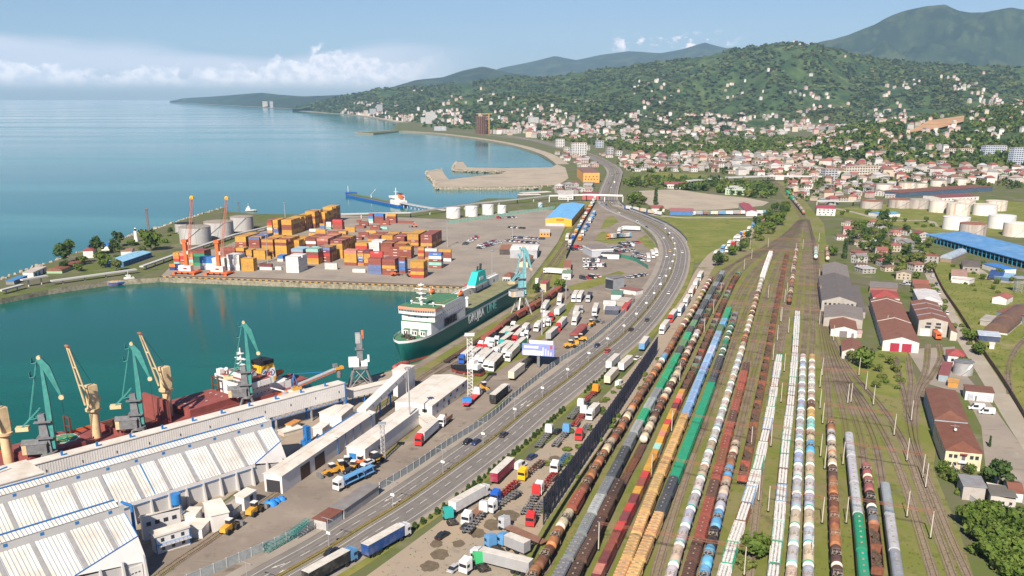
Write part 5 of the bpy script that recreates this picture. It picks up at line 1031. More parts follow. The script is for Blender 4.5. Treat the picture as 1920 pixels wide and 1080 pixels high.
def wall_mesh(w,d,h,kind,ridge,rise,m):
 mb=MB();x,y=w/2,d/2;mb.bx(-x,x,-y,y,0,h,m)
 if kind=='gable':
  if ridge=='y':
   for s in(-1,1):mb.add([(-x,s*y,h),(x,s*y,h),(0,s*y,h+rise)],[(0,1,2)if s<0 else(2,1,0)],m)
  else:
   for s in(-1,1):mb.add([(s*x,-y,h),(s*x,y,h),(s*x,0,h+rise)],[(0,1,2)if s>0 else(2,1,0)],m)
 if kind=='mono':mb.add([(-x,-y,h),(x,-y,h),(-x,-y,h+rise),(-x,y,h),(x,y,h),(-x,y,h+rise)],[(0,1,2),(5,4,3),(0,2,5,3)],m)
 return mb
def openings(t,w,d,win,doors,frame_=False):
 """win: (side, n, z0, z1, width, f0, f1); doors: (side, f0, f1, z1, colour)"""
 def put(side,f0,f1,z0,z1,m,name,col=None,proud=.05):
  L_=w if side in 'fb' else d;a,b=-L_/2+L_*f0,-L_/2+L_*f1;q=MB()
  if side=='f':q.bx(a,b,-d/2-proud,-d/2+.02,z0,z1,m)
  elif side=='b':q.bx(a,b,d/2-.02,d/2+proud,z0,z1,m)
  elif side=='r':q.bx(w/2-.02,w/2+proud,a,b,z0,z1,m)
  else:q.bx(-w/2-proud,-w/2+.02,a,b,z0,z1,m)
  return q.build(name,t,color=col)
 for q in win:
  side,n,z0,z1,ww=q[:5];f0,f1=q[5:7]if len(q)>6 else(.05,.95);L_=w if side in 'fb' else d
  for k in range(n):
   c=f0+(f1-f0)*(k+.5)/n;hw=ww/2/L_;o=put(side,c-hw,c+hw,z0,z1,M_WIN,'window')
   if frame_:put(side,c-hw-.12/L_,c+hw+.12/L_,z0-.14,z0-.005,M_WFRAME,'sill',None,.12).parent=o
 for side,f0,f1,z1,col in doors:put(side,f0,f1,.02,z1,M_DOOR,'door',col,.07)
def bld(label,cat,a,b,c,h,kind='gable',ridge='y',rise=1.5,wc=(.55,.53,.5),rc=(.3,.12,.08),win=(),doors=(),name='building',group=None,z0=0.,over=.3,wm=None,rm=None,frame_=False):
 o,ud,vd,w,d=ortho(a,b,c,h,z0)
 t=thing(name,label,cat,frame(o,ud),group);flip=vd.dot(Vector((-ud.y,ud.x,0)))<0
 wall_mesh(w,d,h,kind,ridge,rise,wm or M_WALLO).build('wall',t,color=wc);roof_mesh(w,d,h,kind,ridge,rise,rm or M_ROOFO,over).build('roof',t,color=rc)
 openings(t,w,d,win,doors,frame_);return t,w,d
BT=frame(G(246,942,7.5)*Vector((1,1,0)).to_3d()if False else Vector((G(246,942,7.5).x,G(246,942,7.5).y,0)),(.68805,.72566))
def a_hall(label,y0,s0,s1,cut,run,frac,nbut,first_but):
 t=thing('warehouse',label,'warehouse',BT,'white bulk warehouses');ze,zt=7.5,15.5;zs=lambda f:zt+(ze-zt)*f;ys=lambda f:y0+run*(1-f)
 fe_=lambda x:1 if x<=cut else 1-(1-frac)*(x-cut)/(s1-cut);pt=lambda x,f:(x,ys(f),zs(f));bays=[s1];k=s1-7.5
 while k>s0:bays+=[k+1.25,k];k-=9.3
 bays.append(s0)
 for xa,xb in zip(bays[1::2],bays[0::2]):
  P=[pt(xa,0),pt(xa,fe_(xa))]+([pt(cut,1)]if xa<cut<xb else[])+[pt(xb,fe_(xb)),pt(xb,0)];r=MB();r.add(P,[tuple(range(len(P)))],M_SHEDROOF);r.build('roof_panel',t)
 r=MB();k=s0
 while k<s1-.5:
  fe=1 if k<=cut else 1-(1-frac)*(k-cut)/(s1-cut);r.bar((k,ys(0),zt+.05),(k,ys(fe),zs(fe)+.05),.07,M_BLUE,.10);k+=1.12
 r.build('roof_seams',t,kind='stuff')
 k=s1-7.5
 while k>s0:
  fe=1 if k<=cut else 1-(1-frac)*(k-cut)/(s1-cut);q=MB();n=Vector((0,-(zt-ze),0));q.add([(k,ys(0),zt+.13),(k,ys(fe),zs(fe)+.13),(k+1.25,ys(fe-.02 if k>cut else fe),zs(fe-.02 if k>cut else fe)+.13),(k+1.25,ys(0),zt+.13)],[(0,1,2,3)],M_SKYL);q.build('skylight',t);k-=9.3
 w=MB();w.bx(s0,s1,ys(0),ys(0)+3.2,zt,zt+2.6,M_GREYWALL);w.build('monitor_wall',t)
 for i,k in enumerate([s1-4-9.3*j for j in range(int((s1-s0)/9.3))]):q=MB();q.bx(k-.5,k+.5,ys(0)-.06,ys(0)+.02,zt+1.1,zt+2.0,M_BLUE);q.build('vent_window',t)
 w=MB();w.add([(s0,ys(0)-.2,zt+2.6),(s1-1.5,ys(0)-.2,zt+2.6),(s1-1.5,ys(0)+2.8,zt+3.8),(s0,ys(0)+2.8,zt+3.8)],[(0,1,2,3)],M_SHEDROOF)
 w.add([(s0,ys(0)+2.8,zt+3.8),(s1-1.5,ys(0)+2.8,zt+3.8),(s1-1.5,ys(0)+12,zt-4),(s0,ys(0)+12,zt-4)],[(0,1,2,3)],M_SHEDROOF);w.build('roof_top',t)
 w=MB();k=s0
 while k<s1-2:w.bar((k,ys(0)-.2,zt+2.68),(k,ys(0)+2.8,zt+3.88),.07,M_BLUE,.10);k+=1.12
 w.bar((s0,ys(0)+2.4,zt+3.9),(s1-1.5,ys(0)+2.4,zt+3.9),.4,M_BLUE,.25);w.build('ridge_pipe',t)
 w=MB();w.bx(s0,cut,ys(1)+.2,ys(1)+.9,0,ze-.1,M_GREYWALL);e1=Vector((cut,ys(1)+.3,0));e2=Vector((s1,ys(frac),0))
 w.add([(cut,ys(1)+.2,0),(s1,ys(1)+.2,0),(s1,ys(1)+.2,4.2),(cut,ys(1)+.2,ze-.8)],[(0,1,2,3)],M_GREYWALL)
 w.add([(cut,ys(1),ze-.05),(s1,ys(1)+.1,4.3),(s1,ys(frac),zs(frac)-.05)],[(0,1,2)],M_SHED)
 w.add([(s1,ys(1)+.2,0),(s1,ys(0)+12,0),(s1,ys(0)+12,zt-4),(s1,ys(0)+2.8,zt+2.5),(s1,ys(0),zt+2.5),(s1,ys(0),zt),(s1,ys(frac),zs(frac)),(s1,ys(1)+.2,4.2)],[tuple(range(8))],M_SHED);w.build('wall',t)
 w=MB();w.bx(s0,cut,ys(1)-.15,ys(1)+.2,ze-1.2,ze-.15,M_SHED);w.bar((s0,ys(1)-.25,ze-1.25),(cut,ys(1)-.25,ze-1.25),.14,M_BLUE);w.build('eave_band',t)
 w=MB();w.bar((cut,ys(1),ze+.08),(s1,ys(frac),zs(frac)+.08),.22,M_BLUE);w.bar((s1,ys(frac),zs(frac)+.08),(s1,ys(0),zt+.1),.22,M_BLUE);w.build('verge',t)
 for i in range(nbut):
  k=first_but-i*6.1;q=MB();q.add([(k-.3,ys(1)-1.6,0),(k+.3,ys(1)-1.6,0),(k+.3,ys(1)+.2,0),(k-.3,ys(1)+.2,0),(k-.25,ys(1)-.5,ze-.8),(k+.25,ys(1)-.5,ze-.8),(k+.25,ys(1)+.2,ze-.8),(k-.25,ys(1)+.2,ze-.8)],[(4,5,6,7),(0,1,5,4),(1,2,6,5),(2,3,7,6),(3,0,4,7)],M_GREYWALL);q.build('buttress',t)
 return t
W1=a_hall('long white bulk warehouse with blue roof seams, its far end beside the blue lattice legs',0,-75,57.5,44.3,8.9,.55,10,55)
W2=a_hall('nearest white bulk warehouse at the bottom left corner with a roll door',-34.7,-75,-12,-31.8,11.2,.62,4,-13)
o=MB();o.bx(-17.6,-13.6,-34.72,-34.45,.1,4.0,M_WHITE);o.build('roll_door',W2)
for k in(-16.6,-15.6,-14.6):q=MB();q.bx(k-.3,k+.3,-34.78,-34.7,1.9,2.2,M_WIN);q.build('window',W2)
q=MB();q.bar((8,.2,7.7),(8,8.9,15.7),.3,M_BLUE,.25);q.build('roof_pipe',W1)
def gallery():
 t=thing('conveyor_gallery','long white corrugated conveyor gallery on blue trusses in front of the bulk carrier','conveyor',BT);y0,y1=40.2,44.7
 w=MB();w.bx(-125,113,y0,y1,6.7,12.9,M_SHED);w.build('wall',t);r=MB();r.bx(-125,113.2,y0-.3,y1+.3,12.9,13.2,M_SHEDROOF);r.build('roof',t)
 r=MB()
 for k in range(270):x=-124+k*.88;r.bx(x-.06,x+.06,y0-.07,y0+.01,6.9,12.8,M_SHED)
 r.build('cladding_ribs',t,kind='stuff')
 for x in range(-40,112,12):
  q=MB();q.bx(x-.35,x+.35,y0+1,y0+1.5,13.2,14.8,M_BLUE);q.bx(x+.3,x+1.7,y0+.8,y0+1.7,13.2,13.35,M_BLUE);q.build('roof_vent',t);q=MB();q.bx(x+5.8,x+6.15,y0-.1,y0+.02,9.2,10.2,M_WIN);q.build('window',t)
 for x in(113,96,79,62,45):
  q=MB();q.bx(x-.5,x+.1,y0+.2,y0+.8,0,6.7,M_ALU);q.bx(x-.5,x+.1,y1-.8,y1-.2,0,6.7,M_BLUE);q.bar((x,y0+.5,1),(x,y1-.5,6),.2,M_BLUE);q.build('trestle',t)
 q=MB();q.bx(112.9,113.5,y0-.25,y0+.15,.2,13.6,M_BLUE);q.build('end_post',t)
 q=MB()
 for y in(y0+.2,y1-.2):
  q.bar((45,y,5.2),(113,y,5.2),.2,M_BLUE)
  for k in range(22):q.bar((45+k*3.1,y,5.2),(46.5+k*3.1,y,6.7),.14,M_BLUE);q.bar((46.5+k*3.1,y,6.7),(48.1+k*3.1,y,5.2),.14,M_BLUE)
 q.build('truss',t)
 t=thing('head_house','low white head house behind the warehouse ridge at the left edge','building',BT);w=MB();w.bx(-70,-20,12.5,27,0,20,M_SHED);w.build('wall',t);w=MB();w.bx(-70,-19.8,12.2,27.2,20,20.3,M_SHEDROOF);w.build('roof',t)
 w=MB()
 for a,b in(((-46,15),(-40,19)),((-40,19),(-27,22)),((-40,19),(-41,25))):w.bar((*a,20.8),(*b,21.4),.35,M_BLUE)
 w.build('pipe',t)
 p,q=G(651,739,5.6),G(748,716,5.6);t=thing('conveyor_gallery','short white gallery from the blue post to the transfer tower','conveyor');w=MB();w.bar(p,q,4.2,M_SHED,2.8);w.build('wall',t);w=MB();w.bar(p+Vector((0,0,1.55)),q+Vector((0,0,1.55)),4.7,M_SHEDROOF,.3);w.build('roof',t)
 w=MB()
 for k in range(5):
  c=p.lerp(q,.04+k*.22);w.bx(c.x-1.6,c.x-1.2,c.y-.2,c.y+.2,0,4.3,M_BLUE);w.bx(c.x+1.2,c.x+1.6,c.y-.2,c.y+.2,0,4.3,M_BLUE);w.bar((c.x-1.4,c.y,3.6),(c.x+1.4,c.y,.5),.15,M_BLUE)
 w.build('trestle',t)
 t,w_,d_=bld('white transfer tower where the sloping conveyor ends','tower',(743,690),(761,697),(777,686),12.3,'slab',wc=(.62,.6,.58),rc=(.64,.61,.57),wm=M_SHED,rm=M_SHEDROOF,name='transfer_tower')
 a,b=G(757,698,11.2),G(678,773,7.0);t=thing('sloping_conveyor','white sloping conveyor tube between the transfer tower and the long shed','conveyor');w=MB();w.bar(a,b,4.0,M_SHED,2.6);w.build('tube',t)
 d=(b-a).normalized();n=Vector((-d.y,d.x,0)).normalized()
 for k in range(5):c=a.lerp(b,.12+k*.18)+n*(2.03 if n.x>0 else-2.03);q=MB();q.box(c,(.3,.3,.7),M_WIN);q.build('window',t)
 w=MB()
 for f in(.35,.6):c=a.lerp(b,f);w.bx(c.x-.3,c.x+.3,c.y-.3,c.y+.3,0,c.z-1.2,M_BLUE);w.bar((c.x-2,c.y,0),(c.x,c.y,c.z-1.5),.3,M_BLUE)
 w.build('trestle',t)
gallery()
BR=(.075,.04,.025)
t,w,d=bld('long white shed with two brown doors and blue pipes on its wall','shed',(500,885),(528,893.5),(703,774),6.4,'gable','y',.9,wm=M_SHED,rm=M_SHEDROOF,doors=[('r',.17,.26,5.2,BR),('r',.31,.41,5.2,BR),('f',.12,.88,4.6,(.03,.03,.035))],name='shed')  # near-black front panel is the open end's inner shade, painted on
q=MB()
for f in(.55,.95):q.bar((w/2+.15,-d/2+d*f,.2),(w/2+.15,-d/2+d*f,6.7),.28,M_BLUE);q.bar((w/2+.15,-d/2+d*f,6.7),(-w/2+.5,-d/2+d*f+.5,7.0),.28,M_BLUE)
q.bar((-w/2+.4,-d/2+d*.5,7.0),(-w/2+.4,-d/2+d*.95,7.0),.4,M_BLUE)
for f in(.64,.73,.82):q.bar((w/2+.1,-d/2+d*f,1.2),(w/2+.1,-d/2+d*f,6.2),.14,M_BLUE)
q.bar((w/2+.1,-d/2+d*.58,6.2),(w/2+.1,-d/2+d*.93,6.2),.12,M_BLUE);q.build('pipe',t)
t,w,d=bld('white shed with a blue door in its gable beside the parked loaders','shed',(644,842),(684,842.5),(785,768),6.6,'gable','y',.6,wm=M_SHED,rm=M_SHEDROOF,doors=[('f',.12,.52,4.4,(.03,.17,.42))],win=[('r',3,2.6,3.8,1.2,.03,.28)],name='shed')
for k in(.10,.14,.12):pass
t,w,d=bld('wide white roofed hall beside the stranded boat and lattice mast','hall',(747,749),(810,761),(877,710),5.4,'gable','y',1.1,wm=M_SHED,rm=M_SHEDROOF,win=[('r',5,3.2,4.5,2.2),('r',4,1.1,1.5,1.8,.05,.7),('f',1,2.2,3.6,2.2,.7,.9)],doors=[('f',.08,.4,3.6,(.5,.49,.48)),('r',.42,.46,2.4,(.05,.05,.05))],name='hall')
bld('flat white annex joining the two white halls','building',(784,780),(800,792),(812,783),3.6,'flat',wm=M_SHED,rm=M_SHEDROOF,name='annex')
t,w,d=bld('white two storey office with blue ridge in the shade of the warehouse','office',(262,971),(333,952),(339,955),7.2,'mono','x',.8,wm=M_SHED,rm=M_SHEDROOF,name='office',win=[('f',4,4.6,5.9,1.4),('f',3,1.4,2.6,1.2)])
t,w,d=bld('stacked white cabins with blue corner posts in two storeys','cabins',(291,1008),(354,989),(349,980),5.6,'flat',wm=M_SHED,rm=M_SHEDROOF,name='site_cabins',win=[('f',3,3.6,4.8,1.0),('f',3,.9,2.0,1.0)])
q=MB()
for x in(-w/2,w/2):q.bx(x-.12,x+.12,-d/2-.2,-d/2,0,5.8,M_BLUE)
q.bx(-w/2-.2,w/2+.2,-d/2-.35,-d/2-.05,2.7,2.85,M_BLUE);q.bx(-w/2,w/2,-d/2-1.6,-d/2-.36,2.75,2.85,M_GREYWALL)
for k in range(9):q.bx(-w/2+w*k/8-.04,-w/2+w*k/8+.04,-d/2-1.6,-d/2-1.5,2.85,3.9,M_BLUE)
q.bx(-w/2,w/2,-d/2-1.6,-d/2-1.5,3.8,3.9,M_BLUE);q.build('walkway',t)
bld('blank white shed with a sloping roof by the loader road','shed',(382,949),(396,968),(421,951),5.6,'mono','y',1.2,wm=M_SHED,rm=M_SHEDROOF,name='shed')
bld('low white shed next to the stacked cabins','shed',(354,984),(378,992),(394,974),3.2,'slab',wm=M_SHED,rm=M_SHEDROOF,name='shed')
bld('white lean-to with a shaded roof behind the blank shed','shed',(352,956),(366,966),(378,952),4.5,'slab',wm=M_SHED,rm=M_SHEDROOF,name='shed')
bld('white walled yard with a small cabin by the loader road','yard',(422,950),(436,957),(480,925),2.2,'slab',wc=(.6,.58,.56),rc=(.35,.32,.28),name='walled_yard',wm=M_SHED)
bld('white cabin with a brown door on the walled yard','cabin',(446,928),(457,934),(479,920),4.6,'mono','y',.4,wm=M_SHED,rm=M_SHEDROOF,doors=[('r',.5,.75,4,BR)],name='cabin')
bld('double white block shed in front of the gallery trusses','shed',(603,772),(620,778),(650,764),4.8,'gable','y',.6,wm=M_SHED,rm=M_SHEDROOF,name='shed')
bld('larger white gabled shed next to the sloping conveyor','shed',(625,775),(640,780),(662,762),5.4,'gable','y',.9,wm=M_SHED,rm=M_SHEDROOF,name='shed')
bld('orange topped tank container near the warehouse end','container',(540,794),(546,798),(563,789),2.6,'slab',wc=(.5,.46,.4),rc=(.5,.22,.06),name='tank_container')
bld('flat white platform roof beside the blue trestles','canopy',(525,806),(532,812),(568,802),1.6,'slab',wc=(.45,.4,.34),rc=(.62,.58,.52),name='platform_roof')
bld('white block building with red scaffolding near the shed','building',(594,797),(604,804),(618,794),3.6,'slab',wc=(.6,.57,.54),rc=(.62,.6,.56),name='block_building')
t=thing('elevator_tower','blue lattice elevator tower standing near the white shed','tower',frame(G(577,834),BT.col[0]));q=MB();lattice(q,(0,0,0),(0,0,7.6),1.8,7,M_BLUE,.26);q.bx(-.7,.7,-.7,.7,0,7.4,M_BLUE);q.build('tower',t)
q=MB();q.bx(-2.2,.5,-1.5,1.5,0,2,M_BLUE);q.bar((-2,0,2),(-.5,0,4),.8,M_BLUE);q.build('boot',t)
for(x,y),hh in(((320,942),5.5),):
 t=thing('hopper','blue hopper bin on legs against the warehouse buttresses','hopper',frame(G(x+13,y+22),BT.col[0]));q=MB();q.cyl((0,0,3.8),(0,0,7.2),1.6,M_BLUE,12);q.cyl((0,0,2.6),(0,0,3.8),.4,M_BLUE,12,1.6);q.build('bin',t);q=MB()
 for a in(-1.1,1.1):
  for b in(-1.1,1.1):q.bx(a-.1,a+.1,b-.1,b+.1,0,4,M_BLUE)
 q.build('legs',t)
t=thing('dust_pipe','tall blue duct standing at the corner of the nearest warehouse','pipe',frame(G(256,1022),BT.col[0]));q=MB();q.cyl((0,0,0),(0,0,13),.5,M_BLUE,12);q.cyl((0,0,13),(-2.5,1.5,14.5),.5,M_BLUE,12);q.build('duct',t)
M_TARP=mat('blue_tarp',(.02,.20,.58),.6,.25,.6)
for i,(x,y,r)in enumerate(((507,947,2.2),(517,942,1.8),(527,938,1.6))):
 q=MB();q.sphere((0,0,0),r,M_TARP,9,4,sc=(1.1,.8,.9),half=True);rr=random.Random(i);q.v=[(a+rr.uniform(-.3,.3),b+rr.uniform(-.3,.3),max(0,c+rr.uniform(-.3,.3)))for a,b,c in q.v];q.build('tarpaulin_heap',None,loc=G(x,y),label=['largest blue tarpaulin heap on the apron edge','middle blue tarpaulin heap on the apron edge','smallest blue tarpaulin heap nearest the open shed'][i],cat='tarpaulin',group='blue tarpaulin heaps')
t,w,d=bld('long flat grey canopy roof along the highway fence','canopy',(627,947),(645,956),(710,911),3.4,'slab',rc=(.20,.185,.18),wc=(.28,.27,.26),name='bus_canopy')
t,w,d=bld('rusty red canopy with a pale fascia next to the grey one','canopy',(588,972),(611,978),(641,958),3.2,'slab',rc=(.17,.06,.04),wc=(.42,.41,.40),name='entrance_canopy')
def tank(px,yb,yt,wpx,label,m,mt,group,name='storage_tank',cat='tank',cone=.6,yscale=None):
 b0=G(px,yb);sc=(yb-179.5)*.956/130;r=wpx/2/sc;c=G(px,yb);dirv=Vector((c.x,c.y,0)).normalized();c=c+dirv*r;h=HGT(px,yb,yt)if yscale is None else yscale
 t=thing(name,label,cat,None,group,loc=c);q=MB();n=36;q.cyl((0,0,0),(0,0,h),r,m,n,caps=False);
 for k in(.33,.66):q.cyl((0,0,h*k-.05),(0,0,h*k+.05),r+.03,m,n,caps=False)
 q.build('shell',t);q=MB();q.cyl((0,0,h),(0,0,h+cone),r+.12,mt,n,r2=.3);q.cyl((0,0,h-.25),(0,0,h+.02),r+.14,mt,n);q.build('roof',t)
 q=MB();a0=-2.2
 for k in range(14):
  a,b=a0+k*.09,a0+(k+1)*.09;q.bar(((r+.35)*cos(a),(r+.35)*sin(a),h*k/14),((r+.35)*cos(b),(r+.35)*sin(b),h*(k+1)/14),.55,M_ALU,.12)
 q.build('stair',t);return t,r,h
GS='grey silos by the quay cranes'
for px,yb,yt,w_,l in((368,459,428,58,'grey silo tank directly behind the left orange crane'),(412,446,418,54,'middle grey silo tank behind the right orange crane'),(455,434,408,42,'grey silo tank furthest right, nearest the far container block')):tank(px,yb,yt,w_,l,M_CONCG,M_TANKTOP,GS,cone=1.2)
tank(347,438,420,34,'smaller dark rimmed tank half hidden behind the left silo',M_CONCG,M_BLACK,GS)
GW='white tanks by the oil jetty'
for i,(px,yb,yt,w_)in enumerate(((850,410,391,27),(884,406.5,388,24),(915,403,385,22),(941,401,386,16.5))):tank(px,yb,yt,w_,'white tank near the oil jetty, %s of four from the left'%ordw(i),M_TANKW,M_TANKW,GW)
GF='storage tanks of the tank farm'
for px,yb,yt,w_,m,mt,l in((1791,432,409,48,M_TANKW,M_TANKW,'white tank just behind the long blue hall, left'),(1822,444,421,48,M_TANKG,M_ROOFRUST,'grey streaked tank with a rust roof at the blue hall'),(1876,430,406,48,M_TANKW,M_TANKW,'white tank with pale lid, right of the rust roofed tank'),(1903,445,420,46,M_TANKR,M_TANKW,'white tank at the right frame edge above the hall'),(1845,405,385,44,M_TANKW,M_TANKR,'white tank with rusty rim in the middle of the farm'),(1795,405,383,42,M_TANKR,M_TANKR,'heavily rust streaked orange tank'),(1759,399,378,35,M_TANKR,M_TANKR,'cream tank with rust streaks left of the orange one'),(1722,392,375,35,M_TANKG,M_TANKG,'grey tank, third from the left in the back row'),(1686,391,375,42,M_TANKG,M_ROOFRUST,'grey rusty tank, second from the left in the row'),(1633,392,378,40,M_TANKG,M_ROOFRUST,'low grey tank with a maroon roof, leftmost'),(1866,396,378,38,M_TANKR,M_TANKR,'cream tank behind the rusty rimmed one'),(1808,385,376,38,M_TANKR,M_TANKR,'rusty cream tank behind the orange tank'),(1657,361,346,32,M_TANKR,M_TANKTOP,'rust brown far tank left of the brown shed'),(1700,358,343,32,M_TANKR,M_TANKTOP,'rust brown far tank behind the brown shed, wide'),(1727,355,344,22,M_TANKR,M_TANKTOP,'narrow far rusty tank next to the wide one'),(1759,350,339,30,M_TANKR,M_TANKTOP,'far rusty tank above the brown shed middle'),(1803,348,336,29,M_TANKR,M_TANKTOP,'far rusty tank above the brown shed right end')):tank(px,yb,yt,w_,l,m,mt,GF)
tank(1804,705,681,35,'silver water tank by the depot lane',M_ALU,M_GREYST,None)
tank(1013,389,381,9,'small pale blue tank by the pipeline',mat('tank_blue',(.33,.45,.5),.6,.1),M_TANKW,None)
ASB=(.20,.175,.16);DKG=(.125,.11,.105);BRN=(.20,.085,.055);RED=(.30,.055,.05);WHT=(.62,.60,.57);CRM=(.60,.50,.34);GRY=(.34,.31,.28);LBL=(.20,.42,.62)
WG=(.17,.15,.14)
bld('grey asbestos roofed shed, furthest of the long row by the tracks','shed',(1543,518),(1592,521),(1588,498.5),7,'gable','y',2.6,GRY,ASB,name='shed')
bld('dark grey roofed shed, largest of the row by the tracks','shed',(1541,562),(1606,567),(1592,521),7,'gable','y',3.2,GRY,DKG,name='shed',win=[('f',7,4.5,5.8,1.4)])
bld('dark lean-to along the largest shed','shed',(1607,571),(1623,585),(1609,535),4,'slab','y',1,GRY,DKG,name='lean_to')
bld('grey roofed shed with a pale parapet, third of the row','shed',(1545,592),(1618,600),(1616,578),5.5,'gable','y',1.8,GRY,ASB,name='shed')
bld('brown roofed shed with a white gable and grey gate','shed',(1558,614.6),(1607,620),(1603,600),4.3,'gable','y',2,WHT,BRN,doors=[('f',.34,.64,3.6,WG),('f',.8,.9,2.6,WG)],name='shed')
bld('small brown roofed house with a stained white gable','house',(1578.7,656),(1616,661.5),(1613,642),4,'gable','y',2.2,(.48,.45,.42),BRN,name='house')
bld('little pink hut beside the white gabled shed','hut',(1606,624),(1616,625),(1616,620),2.6,'slab',wc=(.6,.38,.36),rc=(.5,.35,.34),name='hut')
t,w,d=bld('long brown roofed railway depot with two red gates','depot',(1656,636),(1724,643),(1688,565),5.6,'gable','y',2.6,WHT,BRN,doors=[('f',.20,.46,4.6,(.30,.02,.05)),('f',.53,.80,4.6,(.30,.02,.05))],name='depot')
q=MB()
for f in(.42,.93):
 z=5.6
 for s in(-1,1):q.bar((s*(w/2+.3),-d/2+d*f,5.9),(0,-d/2+d*f,8.55),1.1,M_SHEDROOF,.12)
q.build('roof_strip',t)
q=MB()
for k in range(13):q.bx(-w/2-.35,-w/2,-d/2+d*k/12-.3,-d/2+d*k/12+.3,0,5.4,M_GREYWALL)
q.build('wall_piers',t)
bld('red hipped roof building behind the long depot','building',(1636,554),(1687,559.6),(1680.5,547),6,'hip','x',3,WHT,RED,name='building')
bld('long grey roofed store behind the red roof','store',(1630.6,540),(1682.6,541),(1682.6,531),4,'slab','x',1,(.25,.12,.10),ASB,name='store')
t,w,d=bld('tall concrete depot with brown and white striped roof','depot',(1723,598.7),(1778,603.4),(1757,568),9,'gable','y',1.8,(.38,.35,.31),BRN,win=[('f',2,6.6,7.9,2.6,.18,.85),('f',2,4.7,6.0,2.9,.15,.85)],doors=[('f',.08,.42,4.1,WHT),('f',.50,.68,4.3,(.02,.02,.02)),('f',.70,.84,4.1,WHT)],name='depot')  # black panel between the white doors paints the shade inside the open doorway
q=MB()
for f in(.22,.5,.78):
 for s in(-1,1):q.bar((s*(w/2+.32),-d/2+d*f,9.28),(s*.2,-d/2+d*f,11.1),1.5,M_ALU,.1)
q.build('skylight_strip',t)
bld('lean-to with a brown roof on the side of the striped depot','shed',(1779,617),(1795,624),(1772,587),4.6,'mono','y',1.4,(.5,.46,.40),BRN,name='lean_to')
t=thing('locomotive','orange locomotive nose standing in the open depot door','locomotive',frame(G(1757,636),(.2,1)));q=MB();q.bx(-3,5,-1.5,1.5,1.1,3.9,M_ORANGEC);q.bx(-3.1,5,-1.6,1.6,.6,1.1,M_BLACK);q.build('body',t);q=MB();q.bx(-3.1,-2.95,-1.1,1.1,2.6,3.5,M_GLASS);q.build('windscreen',t)
bld('white hipped roof building at the lane bend','building',(1721,559),(1767.7,567),(1754,544),7,'hip','y',2,(.5,.49,.46),(.55,.53,.52),win=[('r',4,3.5,5,1.2)],name='building')
bld('rust brown roofed house beside the lane, upper','house',(1712,533),(1741,534),(1739,526),4,'gable','x',1.6,GRY,(.26,.09,.06),name='house')
bld('rust brown roofed house beside the lane, lower','house',(1716,545),(1746,546),(1742,535),4,'gable','x',1.6,GRY,BRN,name='house')
bld('white round cornered house with a red hipped roof by the silver tank','house',(1777,664),(1811,669),(1806,658),4.6,'hip','x',2.4,WHT,(.30,.06,.06),win=[('f',2,1.6,3.2,1.3)],name='house')
bld('maroon roofed shed below the silver tank','shed',(1761,700),(1778,704),(1786,680),3.4,'slab','y',1,(.25,.3,.32),(.22,.07,.07),name='shed')
bld('small orange container hut among the bushes','hut',(1778,715),(1797,718),(1798,712),2.6,'slab',wc=(.45,.22,.05),rc=(.5,.26,.07),name='hut')
bld('white brick garage with a red gable roof standing in the meadow','garage',(1862,557),(1888,561),(1900,555),4,'gable','y',1.6,WHT,(.32,.10,.08),name='garage')
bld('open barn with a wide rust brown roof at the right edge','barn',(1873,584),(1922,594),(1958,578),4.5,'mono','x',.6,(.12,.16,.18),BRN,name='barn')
bld('arched brown hangar with a white front, nearer one','hangar',(1849,616),(1889,625),(1913,605),1.2,'barrel','y',5,(.55,.53,.49),(.13,.075,.055),doors=[('f',.38,.55,3,(.05,.05,.05))],name='hangar')
bld('arched brown hangar with a white rim, further one','hangar',(1866,601),(1903,609),(1935,588),2.2,'barrel','y',5,(.55,.53,.49),(.13,.075,.055),name='hangar')
bld('pale blue sheet canopy on posts in the meadow','canopy',(1836,629),(1876,632),(1872,623),3,'slab','x',.5,(.03,.05,.12),(.45,.5,.58),name='canopy')
bld('tiny white hut below the sheet canopy','hut',(1856,645),(1865,646),(1865,643),2.6,'slab',wc=WHT,rc=WHT,name='hut')
bld('concrete shed beside the arched hangars','shed',(1841,598),(1858,603),(1868,594),3,'flat',wc=GRY,rc=GRY,name='shed')
bld('office block with a dark brown hipped roof, upper of two','office',(1752,782),(1815,791),(1791,732),7,'hip','y',2.2,(.30,.33,.36),(.17,.07,.045),win=[('r',8,4,5.4,1.2),('r',8,1.2,2.6,1.2),('l',8,4,5.4,1.2)],name='office')
t,w,d=bld('cream fronted office with a brown hipped roof, lower of two','office',(1772.5,840),(1842,850),(1815,795),7,'hip','y',2.0,CRM,(.17,.065,.04),win=[('f',2,4.2,5.6,1.2,.08,.36),('f',2,4.2,5.6,1.2,.66,.95),('f',2,1.3,2.6,1.2,.08,.36),('l',8,4,5.4,1.1)],doors=[('f',.46,.56,5.6,(.12,.10,.12))],name='office',frame_=True)
q=MB();q.bx(-1.6,1.6,-d/2-1.4,-d/2,2.9,3.1,M_WHITE);q.bx(-1.6,1.6,-d/2-1.4,-d/2-1.3,3.1,4,M_WHITE);q.bx(-1.2,1.2,-d/2-1.2,-d/2,6.0,6.2,M_DECKRED);q.build('balcony',t)
q=MB();q.cyl((-1,2,8.8),(-1,2,11),.1,M_ALU,6);q.bx(-2.5,.5,1.9,2.1,10.4,10.5,M_ALU);q.sphere((-1,0,9.6),.6,M_WHITE,8,5);q.build('antenna',t)
